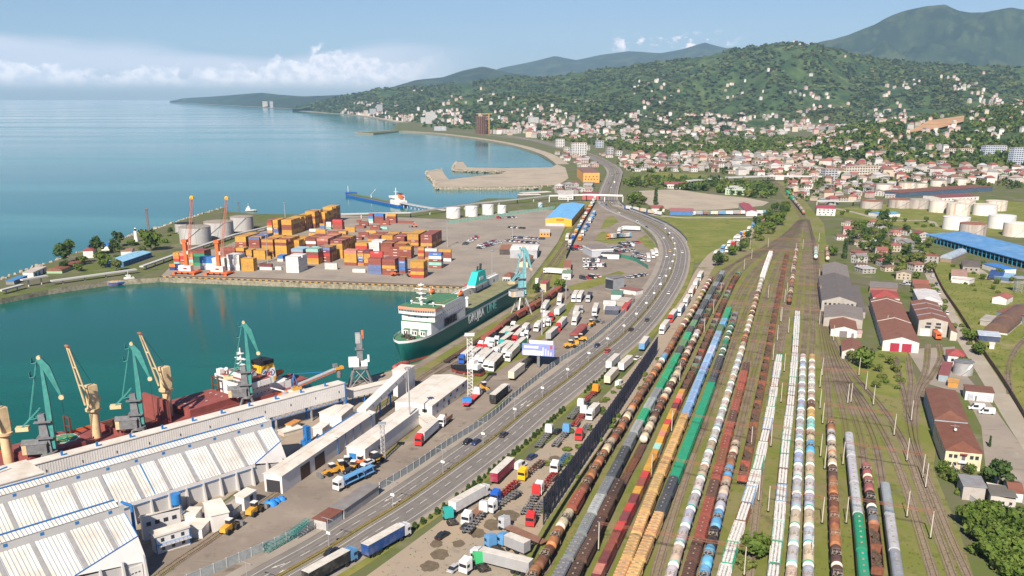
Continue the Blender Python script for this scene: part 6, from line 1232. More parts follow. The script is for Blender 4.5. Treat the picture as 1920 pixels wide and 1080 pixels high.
bld('white garage row with a flat brown roof behind the parked vans','garage',(1811,732.5),(1864,737.5),(1858,726),4.3,'slab','x',1,WHT,(.17,.075,.05),doors=[('f',.08,.3,3,(.35,.37,.42)),('f',.36,.42,2.4,(.1,.1,.1)),('f',.5,.72,3,(.42,.43,.47)),('f',.76,.97,3,(.42,.43,.47))],name='garage')
bld('grey concrete block house among the bushes','house',(1809,915),(1849,915),(1838,894),5,'slab','y',1,(.36,.33,.30),(.23,.23,.24),win=[('l',2,2,3.2,1)],name='house')
bld('low house with a dark slate roof beside the round tree','house',(1859,935),(1906,938),(1895,913),3.2,'mono','x',.8,(.45,.42,.38),(.15,.14,.125),win=[('f',3,1.2,2.2,.9)],name='house')
bld('small house with a red brown roof at the right edge','house',(1893,923),(1919,926),(1908,904),3.2,'gable','x',1.4,WHT,(.19,.075,.05),name='house')
def blue_hall():
 o,ud,vd,w,d=ortho((1738,439),(2010,512),(2040,497),6.4);t=thing('freight_hall','long blue roofed open freight hall on blue columns','hall',frame(o,ud));m=mat('blue_roof',(.10,.25,.47),.5,.18,.15,dirt=(.25,.36,.50),dirt_amt=.6,dscale=.07)
 for y0,y1,z in((-d/2-1.5,-.4,6.4),(.4,d/2+1,7.4)):q=MB();q.add([(-w/2,y0,z),(w/2,y0,z),(w/2,y1,z+1.3),(-w/2,y1,z+1.3)],[(0,1,2,3)],m);q.add([(-w/2,y0,z-.5),(w/2,y0,z-.5),(w/2,y0,z),(-w/2,y0,z)],[(0,1,2,3)],M_BLUE);q.build('roof',t)
 q=MB();q.bx(-w/2,w/2,d/2-.3,d/2,0,7.3,mat('hall_back',(.03,.06,.10),.8));q.build('back_wall',t)  # back wall coloured dark to paint in the shade of the open hall
 mb_=mat('column_blue',(.03,.19,.33),.5)
 n=34
 for k in range(n):x=-w/2+w*(k+.3)/n;q=MB();q.bx(x-.3,x+.3,-d/2-.9,-d/2-.3,0,6.0,mb_);q.build('column',t)
 q=MB()
 for k in range(n):x=-w/2+w*(k+.3)/n;q.bx(x-.2,x+.2,-d/2+d*.5,-d/2+d*.5+.4,0,7,mb_)
 q.bx(-w/2,w/2,-d/2-.4,-d/2-.1,3.2,3.5,mb_);q.build('frame',t)
blue_hall()
bld('white shed with a bright blue roof in front of the freight hall','shed',(1842,494),(1880,505),(1890,500),4,'slab','x',1,WHT,(.03,.17,.48),name='shed')
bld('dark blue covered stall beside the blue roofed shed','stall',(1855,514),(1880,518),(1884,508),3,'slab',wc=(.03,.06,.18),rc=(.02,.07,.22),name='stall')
bld('light blue sheet roof stall on the yard','stall',(1868,516),(1892,521),(1905,514),2.6,'slab',wc=(.06,.12,.22),rc=(.22,.40,.55),name='stall')
bld('curved grey metal hangar beside the blue hall','hangar',(1770,481),(1784,486),(1812,474),3,'barrel','y',3.5,(.26,.18,.14),(.30,.36,.42),name='hangar')
bld('brown roofed brick house with dark windows by the hangar','house',(1806,500),(1838,501),(1834,489),4.5,'hip','x',2,(.28,.25,.22),(.12,.10,.09),win=[('f',3,1.6,3,1.3)],name='house')
bld('faded pink roofed house in the yard by the meadow','house',(1784,518),(1813,519),(1812,506),4,'gable','x',1.5,WHT,(.33,.20,.16),name='house')
bld('low white house in the meadow below the pink roof','house',(1785,522),(1818,526),(1821,521),3,'slab',wc=WHT,rc=(.55,.5,.47),name='house')
bld('white three storey house with a crimson hipped roof at the rail junction','house',(1533,393),(1567,391.5),(1563,385.5),8,'hip','x',2.2,WHT,(.36,.05,.08),win=[('f',4,5.6,7,1.6),('f',4,2.8,4.2,1.6),('f',3,.6,1.9,1.4)],name='house')
bld('small white building with a blue roof on the tank farm grass','building',(1649,402.5),(1688,401),(1687.5,396.5),3.2,'gable','x',1,WHT,(.10,.32,.52),name='building')
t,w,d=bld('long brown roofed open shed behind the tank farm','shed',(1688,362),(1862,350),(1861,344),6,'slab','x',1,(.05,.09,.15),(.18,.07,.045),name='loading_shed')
bld('long white workshop with a maroon roof among the tanks','workshop',(1766,371),(1836,368),(1836,362),5,'gable','x',1.2,WHT,(.19,.06,.06),win=[('f',9,1.5,3.4,1.6)],name='workshop')
t,w,d=bld('bright blue roofed hall with an orange gable front','hall',(1026,407),(1072,411),(1096,383),7.5,'gable','y',1.8,(.72,.36,.03),(.14,.38,.66),name='hall',doors=[('f',.03,.72,3.0,(.42,.43,.45))])
q=MB();q.bx(-2.5,5.5,-d/2-.1,-d/2+.02,5.6,7.4,mat('sign_panel',(.40,.13,.02),.6));q.build('sign',t)
bld('white roofed grey store on the concrete yard','store',(957,468),(1007,470),(1011,459),6.5,'gable','x',.8,(.35,.36,.38),(.62,.61,.59),name='store')
bld('rust brown lean-to on the grey store','shed',(937,467),(958,468),(962,459),4.5,'slab',wc=(.06,.05,.05),rc=(.27,.12,.07),name='lean_to')
t,w,d=bld('white framed glass showroom with a grey flat roof','showroom',(1093,461),(1110,469),(1142,464),6,'flat','y',1,(.40,.42,.46),(.55,.54,.53),name='showroom')
q=MB();q.bx(-w/2-.35,w/2+.35,-d/2-.35,d/2+.35,5.4,6.0,M_WHITE);q.build('fascia',t)
q=MB();q.bx(-w/2,w/2,-d/2,d/2,6.62,6.66,mat('roof_felt',(.19,.16,.15),.9,.2));q.build('roof_felt',t)
bld('dark framed white canopy beside the showroom','canopy',(1127,476),(1161,477),(1160,473),4,'slab','x',1,(.6,.59,.57),(.06,.065,.07),name='canopy')
t,w,d=bld('dark glass cube office with a tilted roof','office',(1132.6,521),(1149.6,523),(1171,519),8,'mono','y',.8,(.27,.28,.30),(.16,.15,.15),win=[('f',4,.6,7,1.9,.0,1.),('l',4,.6,7,2.0)],name='office')
bld('green roofed market hut by the highway bend','hut',(1146,552),(1165,553),(1169,545),3.4,'gable','x',.8,WHT,(.08,.20,.14),name='hut')
bld('long brown roofed market shed by the highway bend','shed',(1162,541),(1192,546),(1196,541),3,'slab',wc=WHT,rc=(.24,.10,.08),name='shed')
bld('tan flat roofed stall behind the green hut','stall',(1158,563),(1177,566),(1185,559),3,'slab',wc=GRY,rc=(.42,.37,.32),name='stall')
bld('white barrel roofed cabin on the truck yard','cabin',(1132,570),(1154,571),(1154,564),3.6,'barrel','x',.8,WHT,(.62,.60,.58),name='cabin')
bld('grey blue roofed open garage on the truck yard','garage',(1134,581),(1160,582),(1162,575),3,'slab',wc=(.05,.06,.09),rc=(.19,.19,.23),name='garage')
bld('bright red container store by the highway parapet','container',(1168,574),(1175,577),(1185,563),2.7,'slab',wc=(.45,.05,.05),rc=(.42,.06,.055),name='container_store')
bld('gatehouse with a green roof beside the track','gatehouse',(1055,511),(1070,513),(1074,507),4.5,'gable','x',1.2,WHT,(.13,.20,.13),name='gatehouse')
bld('rust roofed lean-to above the green gatehouse','shed',(1057,500),(1070,501),(1071,489),4,'slab',wc=(.3,.24,.2),rc=(.28,.11,.07),name='shed')
bld('white harbour office with a brown roof behind the ferry','office',(943,518),(957,519),(966,512),8,'hip','x',2,WHT,(.22,.08,.05),win=[('f',3,1.2,2.6,1.4),('f',3,4.6,6.2,1.4)],name='office')
bld('low building with a rusty roof by the harbour office','building',(975,490),(990,492),(1000,480),4,'gable','y',1.2,CRM,(.24,.10,.06),name='building')
bld('cream building with a red roof and mural by the crane','building',(1013,531),(1024,532),(1031,526),6,'slab',wc=(.62,.46,.33),rc=(.32,.07,.07),name='building')
bld('narrow white tower beside the mural building','tower',(1004,523),(1009,523.5),(1010,522),9,'slab',wc=WHT,rc=WHT,name='tower')
bld('orange kiosk building with a pale roof on the open yard','kiosk',(1012,434),(1031,436),(1031,430),4,'slab',wc=(.66,.30,.05),rc=(.5,.48,.46),win=[('f',3,1.5,3,1.3)],name='kiosk')
t,w,d=bld('large orange block with a brown roof by the beach','building',(1082,314),(1094,324),(1125,324.5),15,'flat','y',1,(.70,.32,.08),(.20,.11,.09),win=[('r',4,8,10,1.6),('r',5,4,6,1.6)],name='apartment_block')
bld('cream block at the quay corner','hut',(871,537),(888,538),(889,533),3.6,'gable','x',.8,WHT,(.35,.10,.10),name='hut')
bld('orange cabin next to the cream block on the quay','cabin',(891,538),(914,541),(918,534),3.6,'slab',wc=(.60,.36,.12),rc=(.5,.33,.15),name='cabin')
bld('long shed with a pale blue roof on the mole','shed',(209,486),(231,491),(284,473),4,'gable','y',1.2,(.05,.15,.33),(.22,.44,.60),win=[('r',9,1,3,1.3)],name='shed')
bld('white workshop with blue doors on the mole','workshop',(45,510),(62,511),(87,500),4,'slab','y',1,WHT,(.45,.40,.36),doors=[('r',.1,.25,3,(.04,.2,.36)),('r',.35,.5,3,(.04,.2,.36)),('r',.7,.8,3,(.04,.2,.36))],name='workshop')
bld('blue awning over a yard at the mole end','awning',(8,528),(26,527),(51,517),2.6,'slab',wc=(.2,.2,.2),rc=(.05,.20,.42),name='awning')
bld('green fronted barrel roofed hangar on the mole','hangar',(95,505),(116,508),(157,492),2.0,'barrel','y',2.2,(.28,.42,.26),(.20,.08,.05),name='hangar')
bld('white house with a red roof near the breakwater','house',(157,469),(174,470),(179,465),6,'hip','x',1.6,WHT,(.28,.06,.06),name='house')
bld('bright blue roofed house near the breakwater','house',(191,460),(204,461),(211,455),4,'hip','x',1.6,WHT,(.02,.16,.55),name='house')
bld('small white house with rusty roof by the long blue roof','house',(228,470),(247,471),(252,466),4,'gable','x',1.2,WHT,(.25,.14,.1),name='house')
t=thing('lighthouse','small white lighthouse by the breakwater','lighthouse',None,loc=G(256,453));q=MB();q.cyl((0,0,0),(0,0,10),2,M_WHITE,14,1.5);q.build('tower',t);q=MB();q.cyl((0,0,10),(0,0,12),.9,M_GLASS,10);q.cyl((0,0,12),(0,0,13),1.1,M_WHITE,10,.1);q.build('lantern',t)
for px in([(0,545),(42,534)],[(40,525),(88,517)],[(96,527),(255,505)],[(265,500),(330,477),(440,440),(520,421)]):
 t=thing('pipe_conveyor',['grey pipe bridge at the mole tip','white raised pipe bridge above the mole yard','long grey covered pipe way along the mole edge','grey pipe rack running past the silos'][[0,40,96,265].index(px[0][0])],'pipeline');q=MB();z=5.5 if px[0][0]==40 else 3.0;P=[G(x,y,z)for x,y in px]
 for a,b in zip(P,P[1:]):q.bar(a,b,3.4,M_GREYWALL,1.0)
 q.build('duct',t);q=MB()
 for a,b in zip(P,P[1:]):
  n=max(2,int((b-a).length/14))
  for k in range(n):c=a.lerp(b,(k+.5)/n);q.bx(c.x-.4,c.x+.4,c.y-.4,c.y+.4,0,z-.5,M_GREYWALL)
 q.build('support',t)
def rack(label,px,z,wd,m,step=12,th=.8):
 t=thing('pipeline',label,'pipeline');P=[G(x,y,z)for x,y in px];q=MB()
 for a,b in zip(P,P[1:]):
  q.bar(a,b,wd,m,th)
  for o in(-.3,.3):n=Vector((-(b-a).y,(b-a).x,0)).normalized()*wd*o;q.cyl(a+n+Vector((0,0,.7)),b+n+Vector((0,0,.7)),.35,M_ALU,6)
 q.build('pipe',t);q=MB()
 for a,b in zip(P,P[1:]):
  n=max(2,int((b-a).length/step))
  for k in range(n+1):c=a.lerp(b,k/n);q.bx(c.x-.5,c.x+.5,c.y-.5,c.y+.5,-4,z-th/2,m)
 q.build('support',t)
rack('elevated pipeline running behind the container yard',[(630,402),(770,399),(840,389),(900,381),(970,374),(1030,367)],5,2.6,M_GREYWALL,22)
rack('white pipe bridge crossing over the highway',[(1030,367),(1100,365),(1168,367)],8,4,M_WHITE,30,1.6)
rack('concrete jetty running out to the moored tanker',[(750,380),(800,389),(846,396)],1.2,5,M_GREYWALL,9,.9)
rack('pipe bridge by the white junction house',[(1532,377),(1600,378),(1640,374)],5,2.6,M_GREYWALL,25)
rack('elevated road over the railway',[(1290,339),(1360,333),(1440,330),(1540,331)],8,12,M_GREYWALL,35,1.4)
def tanker():
 a,b=G(652,366,-3.6),G(757,388,-3.6);d=(b-a);L_=d.length;t=thing('tanker','blue hulled tanker moored at the oil jetty','tanker',frame(a,d));w=8.5
 def out(k):return[(-4*k,0),(4,-w*.55),(14,-w),(L_-3,-w),(L_,-w*.8),(L_,w*.8),(L_-3,w),(14,w),(4,w*.55)]
 q=MB();q.prism(out(0),-7,-1.9,M_HULLRED);q.prism(out(1),-1.9,2.4,mat('hull_blue',(.015,.09,.36),.5,.12),mat('tanker_deck',(.16,.15,.13),.8));q.build('hull',t)
 q=MB();q.prism([(-3,0),(4,-w*.6),(13,-w*.98),(13,w*.98),(4,w*.6)],2.4,4.6,mat('hull_blue'));q.build('forecastle',t);s=L_-24
 q=MB();q.bx(s,L_-4,-7,7,2.4,7,M_WHITE);q.bx(s,L_-8,-6,6,7,10,M_WHITE);q.bx(s-1,L_-12,-8,8,10,12.5,M_WHITE);q.build('superstructure',t);q=MB();q.bx(s-1.1,s-.9,-7,7,11,12,M_GLASS);q.build('bridge_window',t)
 q=MB();q.bx(L_-11,L_-6,-2,2,10,15,M_LBOAT);q.bx(L_-11.2,L_-5.8,-2.1,2.1,15,16,M_BLACK);q.build('funnel',t)
 q=MB();q.cyl((s+3,0,12),(s+3,0,22),.5,M_WHITE);q.bx(s+2.6,s+3.4,-3,3,17,17.4,M_WHITE);q.cyl((2,0,4),(2,0,13),.35,M_WHITE);q.build('mast',t)
 q=MB();q.cyl((L_*.45,0,2.4),(L_*.45,0,7),.6,M_WHITE);q.bar((L_*.45,0,7),(L_*.53,0,15),.7,M_WHITE);q.build('deck_crane',t)
 q=MB()
 for y in(-2.4,-1.2,0,1.2,2.4):q.cyl((14,y,3.2),(s-2,y,3.2),.3,M_DKGREEN if y else M_DECKRED,6)
 for k in range(7):q.bx(16+k*9,17+k*9,-6.5,6.5,2.6,3.1,M_DKGREEN)
 q.build('deck_pipes',t)
tanker()
def boat(label,a,b,hc,w,z=-3.6,dry=0.,house=True):
 p,q_=G(*a,z),G(*b,z);d=q_-p;L_=d.length;t=thing('boat',label,'boat',frame((p.x,p.y,z+dry),d));q=MB()
 def o(k):return[(0,-w*.8*k),(L_*.7,-w*k),(L_*.9,-w*.5*k),(L_*(1+.04*(k-.7)),0),(L_*.9,w*.5*k),(L_*.7,w*k),(0,w*.8*k)]
 q.loft([[(x,y,-.8)for x,y in o(.5)],[(x,y,.7)for x,y in o(.85)]],M_HULLRED,smooth=False,cap0=True);q.loft([[(x,y,.7)for x,y in o(.85)],[(x,y,2.2)for x,y in o(1)]],hc,smooth=False,cap1=True);q.build('hull',t)
 if house:q=MB();q.bx(L_*.08,L_*.42,-w*.6,w*.6,2.2,4.6,M_WHITE);q.bx(L_*.2,L_*.36,-w*.5,w*.5,4.6,6.4,M_WHITE);q.build('deckhouse',t);q=MB();q.bx(L_*.355,L_*.365,-w*.45,w*.45,5.2,6,M_GLASS);q.build('window',t);q=MB();q.cyl((L_*.28,0,6.4),(L_*.28,0,10),.15,M_WHITE,6);q.build('mast',t)
 return t,L_
t,L_=boat('blue and red hopper barge at the mole wall',(256,530),(204,536),mat('barge_blue',(.03,.10,.30),.6),3.2);q=MB();q.bx(L_*.46,L_*.92,-1.4,1.4,2.2,3.6,M_CREAM);q.build('cargo_box',t)
boat('white small craft moored behind the silos',(460,397),(482,396),M_WHITE,2.6)
t,L_=boat('white and black fishing boat stranded on the apron by the mast',(904,706),(846,697),M_BLACK,3.4,0,1.3)
for k in(.2,.5,.8):q=MB();q.bx(L_*k-.5,L_*k+.5,-2.6,2.6,-1.3,-.3,M_SLEEPER);q.build('cradle',t)
for i,(a,b,l)in enumerate((((972,366),(1012,365),'white boat shed pontoon by the fishing pier'),((978,363),(1030,360),'white roofed pontoon behind the boat shed'))):
 p,q_=G(*a,0),G(*b,0);t=thing('pontoon',l,'pontoon',frame((p.x,p.y,WATER_Z),q_-p));L_=(q_-p).length;q=MB();q.bx(0,L_,-7,7,-1,1.2,M_GREYST);q.build('float',t);q=MB();q.bx(2,L_-2,-6,6,1.2,4,M_BLACK);q.build('shed',t);q=MB();q.bx(0,L_,-7,7,4,4.4,M_SHEDROOF);q.build('roof',t)
bld('long maroon market hall by the pipe bridge','hall',(1092,366),(1123,366),(1122,360),6,'gable','x',1,(.42,.10,.10),(.22,.06,.06),name='hall')
bld('white two storey terminal building by the pipe bridge','building',(1047,364),(1075,364),(1074,358),7,'flat','x',1,WHT,(.5,.45,.42),win=[('f',8,1,2.4,1.6),('f',8,4,5.6,1.6)],name='building')
bld('pavilion with a red roof at the gravel field corner','pavilion',(1222,391),(1246,391),(1243,385),3.6,'hip','x',1.6,WHT,(.34,.08,.08),name='pavilion')
bld('blue framed stand with a red roof along the gravel field','stand',(1256,397),(1302,397),(1300,391),4,'slab','x',1,(.06,.16,.36),(.34,.13,.13),name='stand')
bld('white hall with a crimson gable roof at the gravel field','hall',(1398,395),(1420,397),(1404,382),5,'gable','y',1.6,WHT,(.30,.06,.08),name='hall')
bld('long red roofed white building behind the hedge','building',(1246,346),(1288,346),(1287,341),6,'gable','x',1.6,WHT,(.32,.07,.08),win=[('f',8,1.5,3.5,2)],name='building')
bld('pale green roofed school like block behind the hedge','building',(1360,355),(1398,356),(1396,348),7,'flat','x',1,(.42,.52,.36),(.5,.5,.46),win=[('f',8,1.5,3,2),('f',8,4.4,6,2)],name='building')
#  VEHICLES
VS=1.2
M_CAB=mat('cab_paint',obj=True,rough=.35,var=.05,spec=.5)
M_TRAIL=mat('trailer_sheet',obj=True,rough=.6,var=.08,scale=.5,dirt=(.30,.26,.22),dirt_amt=.3,dscale=.3)
M_TYRE=mat('tyre',(.018,.018,.019),.85,.2)
M_TOPW=mat('trailer_roof',(.56,.52,.46),.7,.10,.5,dirt=(.32,.28,.23),dirt_amt=.45,dscale=.4)
def _wheel(r,w):return MB().cyl((0,-w/2,0),(0,w/2,0),r,M_TYRE,10).mesh('wheel')
WH_T,WH_C=_wheel(.52,.5),_wheel(.33,.22)
def _cab():
 m=MB();m.extr([(-1.2,.9),(1.2,.9),(1.2,2.6),(1.1,3.5),(-1.1,3.5),(-1.2,2.6)],-2.2,0,M_CAB);m.bx(-.05,.08,-1.22,1.22,.5,1.5,M_CAB);m.add([(-2.1,-1,3.5),(-.4,-1,3.5),(-.4,1,3.5),(-2.1,1,3.5),(-2.1,-1,4),(-2.1,1,4)],[(0,1,4),(3,5,2),(4,1,2,5),(0,4,5,3)],M_CAB)
 g=MB();g.bx(-.02,.06,-1.05,1.05,1.9,2.75,M_GLASS)
 for s in(-1,1):g.bx(-1.1,-.15,s*1.2-.03,s*1.2+.03,1.9,2.7,M_GLASS)
 return m.mesh('cab'),g.mesh('windscreen')
CAB,CABG=_cab()
def _chassis(L_):m=MB();m.bx(-L_,-.2,-.45,.45,.75,1.05,M_FRAME);m.bx(-L_,-L_+.2,-1.15,1.15,.55,.95,M_FRAME);return m.mesh('chassis')
CH6,CH16=_chassis(5.6),_chassis(15.6)
def _box(L_,m_,mt):m=MB();m.bx(-L_,0,-1.25,1.25,1.15,3.9,m_);r=MB();r.bx(-L_-.02,.02,-1.27,1.27,3.9,3.98,mt);return m.mesh('trailer_box'),r.mesh('trailer_roof')
BOX13,BOX7=_box(13.4,M_TRAIL,M_TOPW),_box(6.6,M_TRAIL,M_TOPW)
def _skel():
 m=MB()
 for s in(-1,1):m.bx(-12.6,0,s*.5-.12,s*.5+.12,1.0,1.35,M_TRAIL)
 for k in range(8):x=-.3-k*1.7;m.bx(x-.14,x+.14,-1.2,1.2,1.1,1.33,M_TRAIL)
 return m.mesh('skeletal_frame')
SKEL=_skel()
def _tk():m=MB();m.cyl((-11.5,0,2.5),(0,0,2.5),1.2,M_TRAIL,14);m.bx(-11,-.5,-.3,.3,3.6,3.8,M_WALK);return m.mesh('tank_barrel')
TK=_tk()
PAL={'white':(.64,.63,.62),'grey':(.30,.30,.31),'silver':(.42,.43,.45),'black':(.02,.02,.023),'blue':(.02,.10,.42),'light blue':(.10,.27,.50),'teal':(.03,.35,.32),'green':(.05,.42,.16),'red':(.52,.03,.03),'yellow':(.72,.40,.01),'orange':(.68,.24,.02),'maroon':(.26,.02,.05),'brown':(.22,.11,.07),'dark blue':(.03,.045,.12),'cream':(.60,.53,.40),'navy':(.015,.06,.22),'dark':(.05,.05,.055)}
def pose(a,b):
 p,q=G(*a),G(*b);return p,atan2(p.y-q.y,p.x-q.x),(p-q).length
def lorry(kind,f,r,cab,trl,label,group='lorries parked and driving',sc=None):
 """f: pixel of the front, r: pixel of the rear"""
 p,rz,L_=pose(f,r);S=sc or VS;t=empty('trailer' if kind=='trailer' else 'lorry',(p.x,p.y,.09),rz,label,'trailer' if kind=='trailer' else 'lorry',group);t.scale=(S,)*3;xs=[]
 if kind!='trailer':link('cab',CAB,t,PAL[cab]);link('windscreen',CABG,t);xs+=[-.7,-3.6]
 k0=0 if kind=='trailer' else-2.5
 if kind in('semi','trailer'):link('trailer_box',BOX13[0],t,PAL[trl],loc=(k0,0,0));link('trailer_roof',BOX13[1],t,loc=(k0,0,0));link('chassis',CH16 if kind=='semi' else CH6,t);xs+=[k0-9,k0-10.3,k0-11.6]
 elif kind=='skel':link('skeletal_frame',SKEL,t,tuple(v*.45 for v in PAL[trl]),loc=(k0-.2,0,0));link('chassis',CH6,t);xs+=[k0-9,k0-10.3,k0-11.6]
 elif kind=='rigid':link('box',BOX7[0],t,PAL[trl],loc=(k0,0,0));link('roof',BOX7[1],t,loc=(k0,0,0));link('chassis',CH6,t);xs+=[-6.5]
 elif kind=='tank':link('tank_barrel',TK,t,PAL[trl],loc=(k0,0,0));link('chassis',CH16,t);xs+=[k0-9,k0-10.3]
 elif kind=='flat':m=MB();m.bx(-12.8,0,-1.25,1.25,1.1,1.35,M_TRAIL);link('flatbed',m.mesh('flatbed'),t,PAL[trl],loc=(k0,0,0));link('chassis',CH6,t);xs+=[k0-9,k0-10.3]
 elif kind=='cab':link('chassis',CH6,t);xs+=[-4.6]
 elif kind=='dump':m=MB();m.bx(-5.5,0,-1.2,1.2,1.2,1.4,M_TRAIL);[m.bx(-5.5,0,y-.06,y+.06,1.4,2.5,M_TRAIL)for y in(-1.14,1.14)];m.bx(-.12,0,-1.08,1.08,1.4,2.8,M_TRAIL);link('tipper_body',m.mesh('tipper_body'),t,PAL[trl],loc=(k0,0,0));link('chassis',CH6,t);xs+=[-6.2]
 elif kind=='carrier':
  m=MB()
  for z in(1.2,2.9):m.bx(-13,0,-1.2,1.2,z,z+.12,M_TRAIL)
  for x in(-12.5,-8.5,-6,-.4):
   for y in(-1.15,1.15):m.bar((x,y,1.2),(x+.9,y,3.4),.2,M_TRAIL)
  link('carrier_frame',m.mesh('carrier_frame'),t,PAL[trl],loc=(k0,0,0));link('chassis',CH16,t);xs+=[k0-9,k0-10.3]
 for x in xs:
  for s in(-1,1):link('wheel',WH_T,t,loc=(x,s*1.0,.52))
 return t
def _car(L_,h,van=False):
 b=MB();x=L_/2;b.extr([(-.85,.28),(.85,.28),(.9,.55),(.84,.86),(-.84,.86),(-.9,.55)],-x,x,M_CAB)
 if van:b.loft([[(-x,-.84,.86),(x*.72,-.84,.86),(x*.72,.84,.86),(-x,.84,.86)],[(-x+.05,-.78,h),(x*.30,-.78,h),(x*.30,.78,h),(-x+.05,.78,h)]],M_CAB,smooth=False,cap1=True);c=(x*.74,x*.30,x*.3,x*.05)
 else:b.box((-x*.14,0,h-.03),(L_*.36,1.3,.06),M_CAB)
 g=MB()
 if van:g.add([(x*.715,-.72,.95),(x*.715,.72,.95),(x*.35,.68,h-.1),(x*.35,-.68,h-.1)],[(0,1,2,3)],M_GLASS);[g.bx(-x*.2,x*.45,s*.80-.06,s*.80+.06,1.0,h-.35,M_GLASS)for s in(-1,1)]
 else:g.loft([[(-x*.82,-.80,.86),(x*.50,-.80,.86),(x*.50,.80,.86),(-x*.82,.80,.86)],[(-x*.52,-.62,h-.05),(x*.20,-.62,h-.05),(x*.20,.62,h-.05),(-x*.52,.62,h-.05)]],M_GLASS,smooth=False,cap1=True)
 l=MB()
 for s in(-1,1):l.bx(x-.05,x+.02,s*.62-.16,s*.62+.16,.58,.74,M_WHITE);l.bx(-x-.02,-x+.05,s*.65-.12,s*.65+.12,.6,.76,M_HULLRED)
 return b.mesh('body'),g.mesh('windows'),l.mesh('lights')
CARM={'car':(_car(4.5,1.45),1.35),'van':(_car(5.4,2.3,True),1.75)}
def car(x,y,rz,col,label,group,kind='car',S=VS,z=.09):
 p=G(x,y)if not isinstance(x,Vector)else x;(b,g,l),wb=CARM[kind];t=empty('van' if kind=='van' else 'parked_car' if 'park' in label else 'car',(p.x,p.y,z),rz,label,kind,group);t.scale=(S,)*3
 link('body',b,t,PAL[col]);link('windows',g,t);link('lights',l,t)
 for a in(-wb,wb):
  for s in(-1,1):link('wheel',WH_C,t,loc=(a,s*.78,.33))
 return t
def hd(a,b):p,q=G(*a),G(*b);return atan2(q.y-p.y,q.x-p.x)
PH='lorries parked on the harbour apron';GL='lorries on the gravel lot';HW='vehicles on the highway'
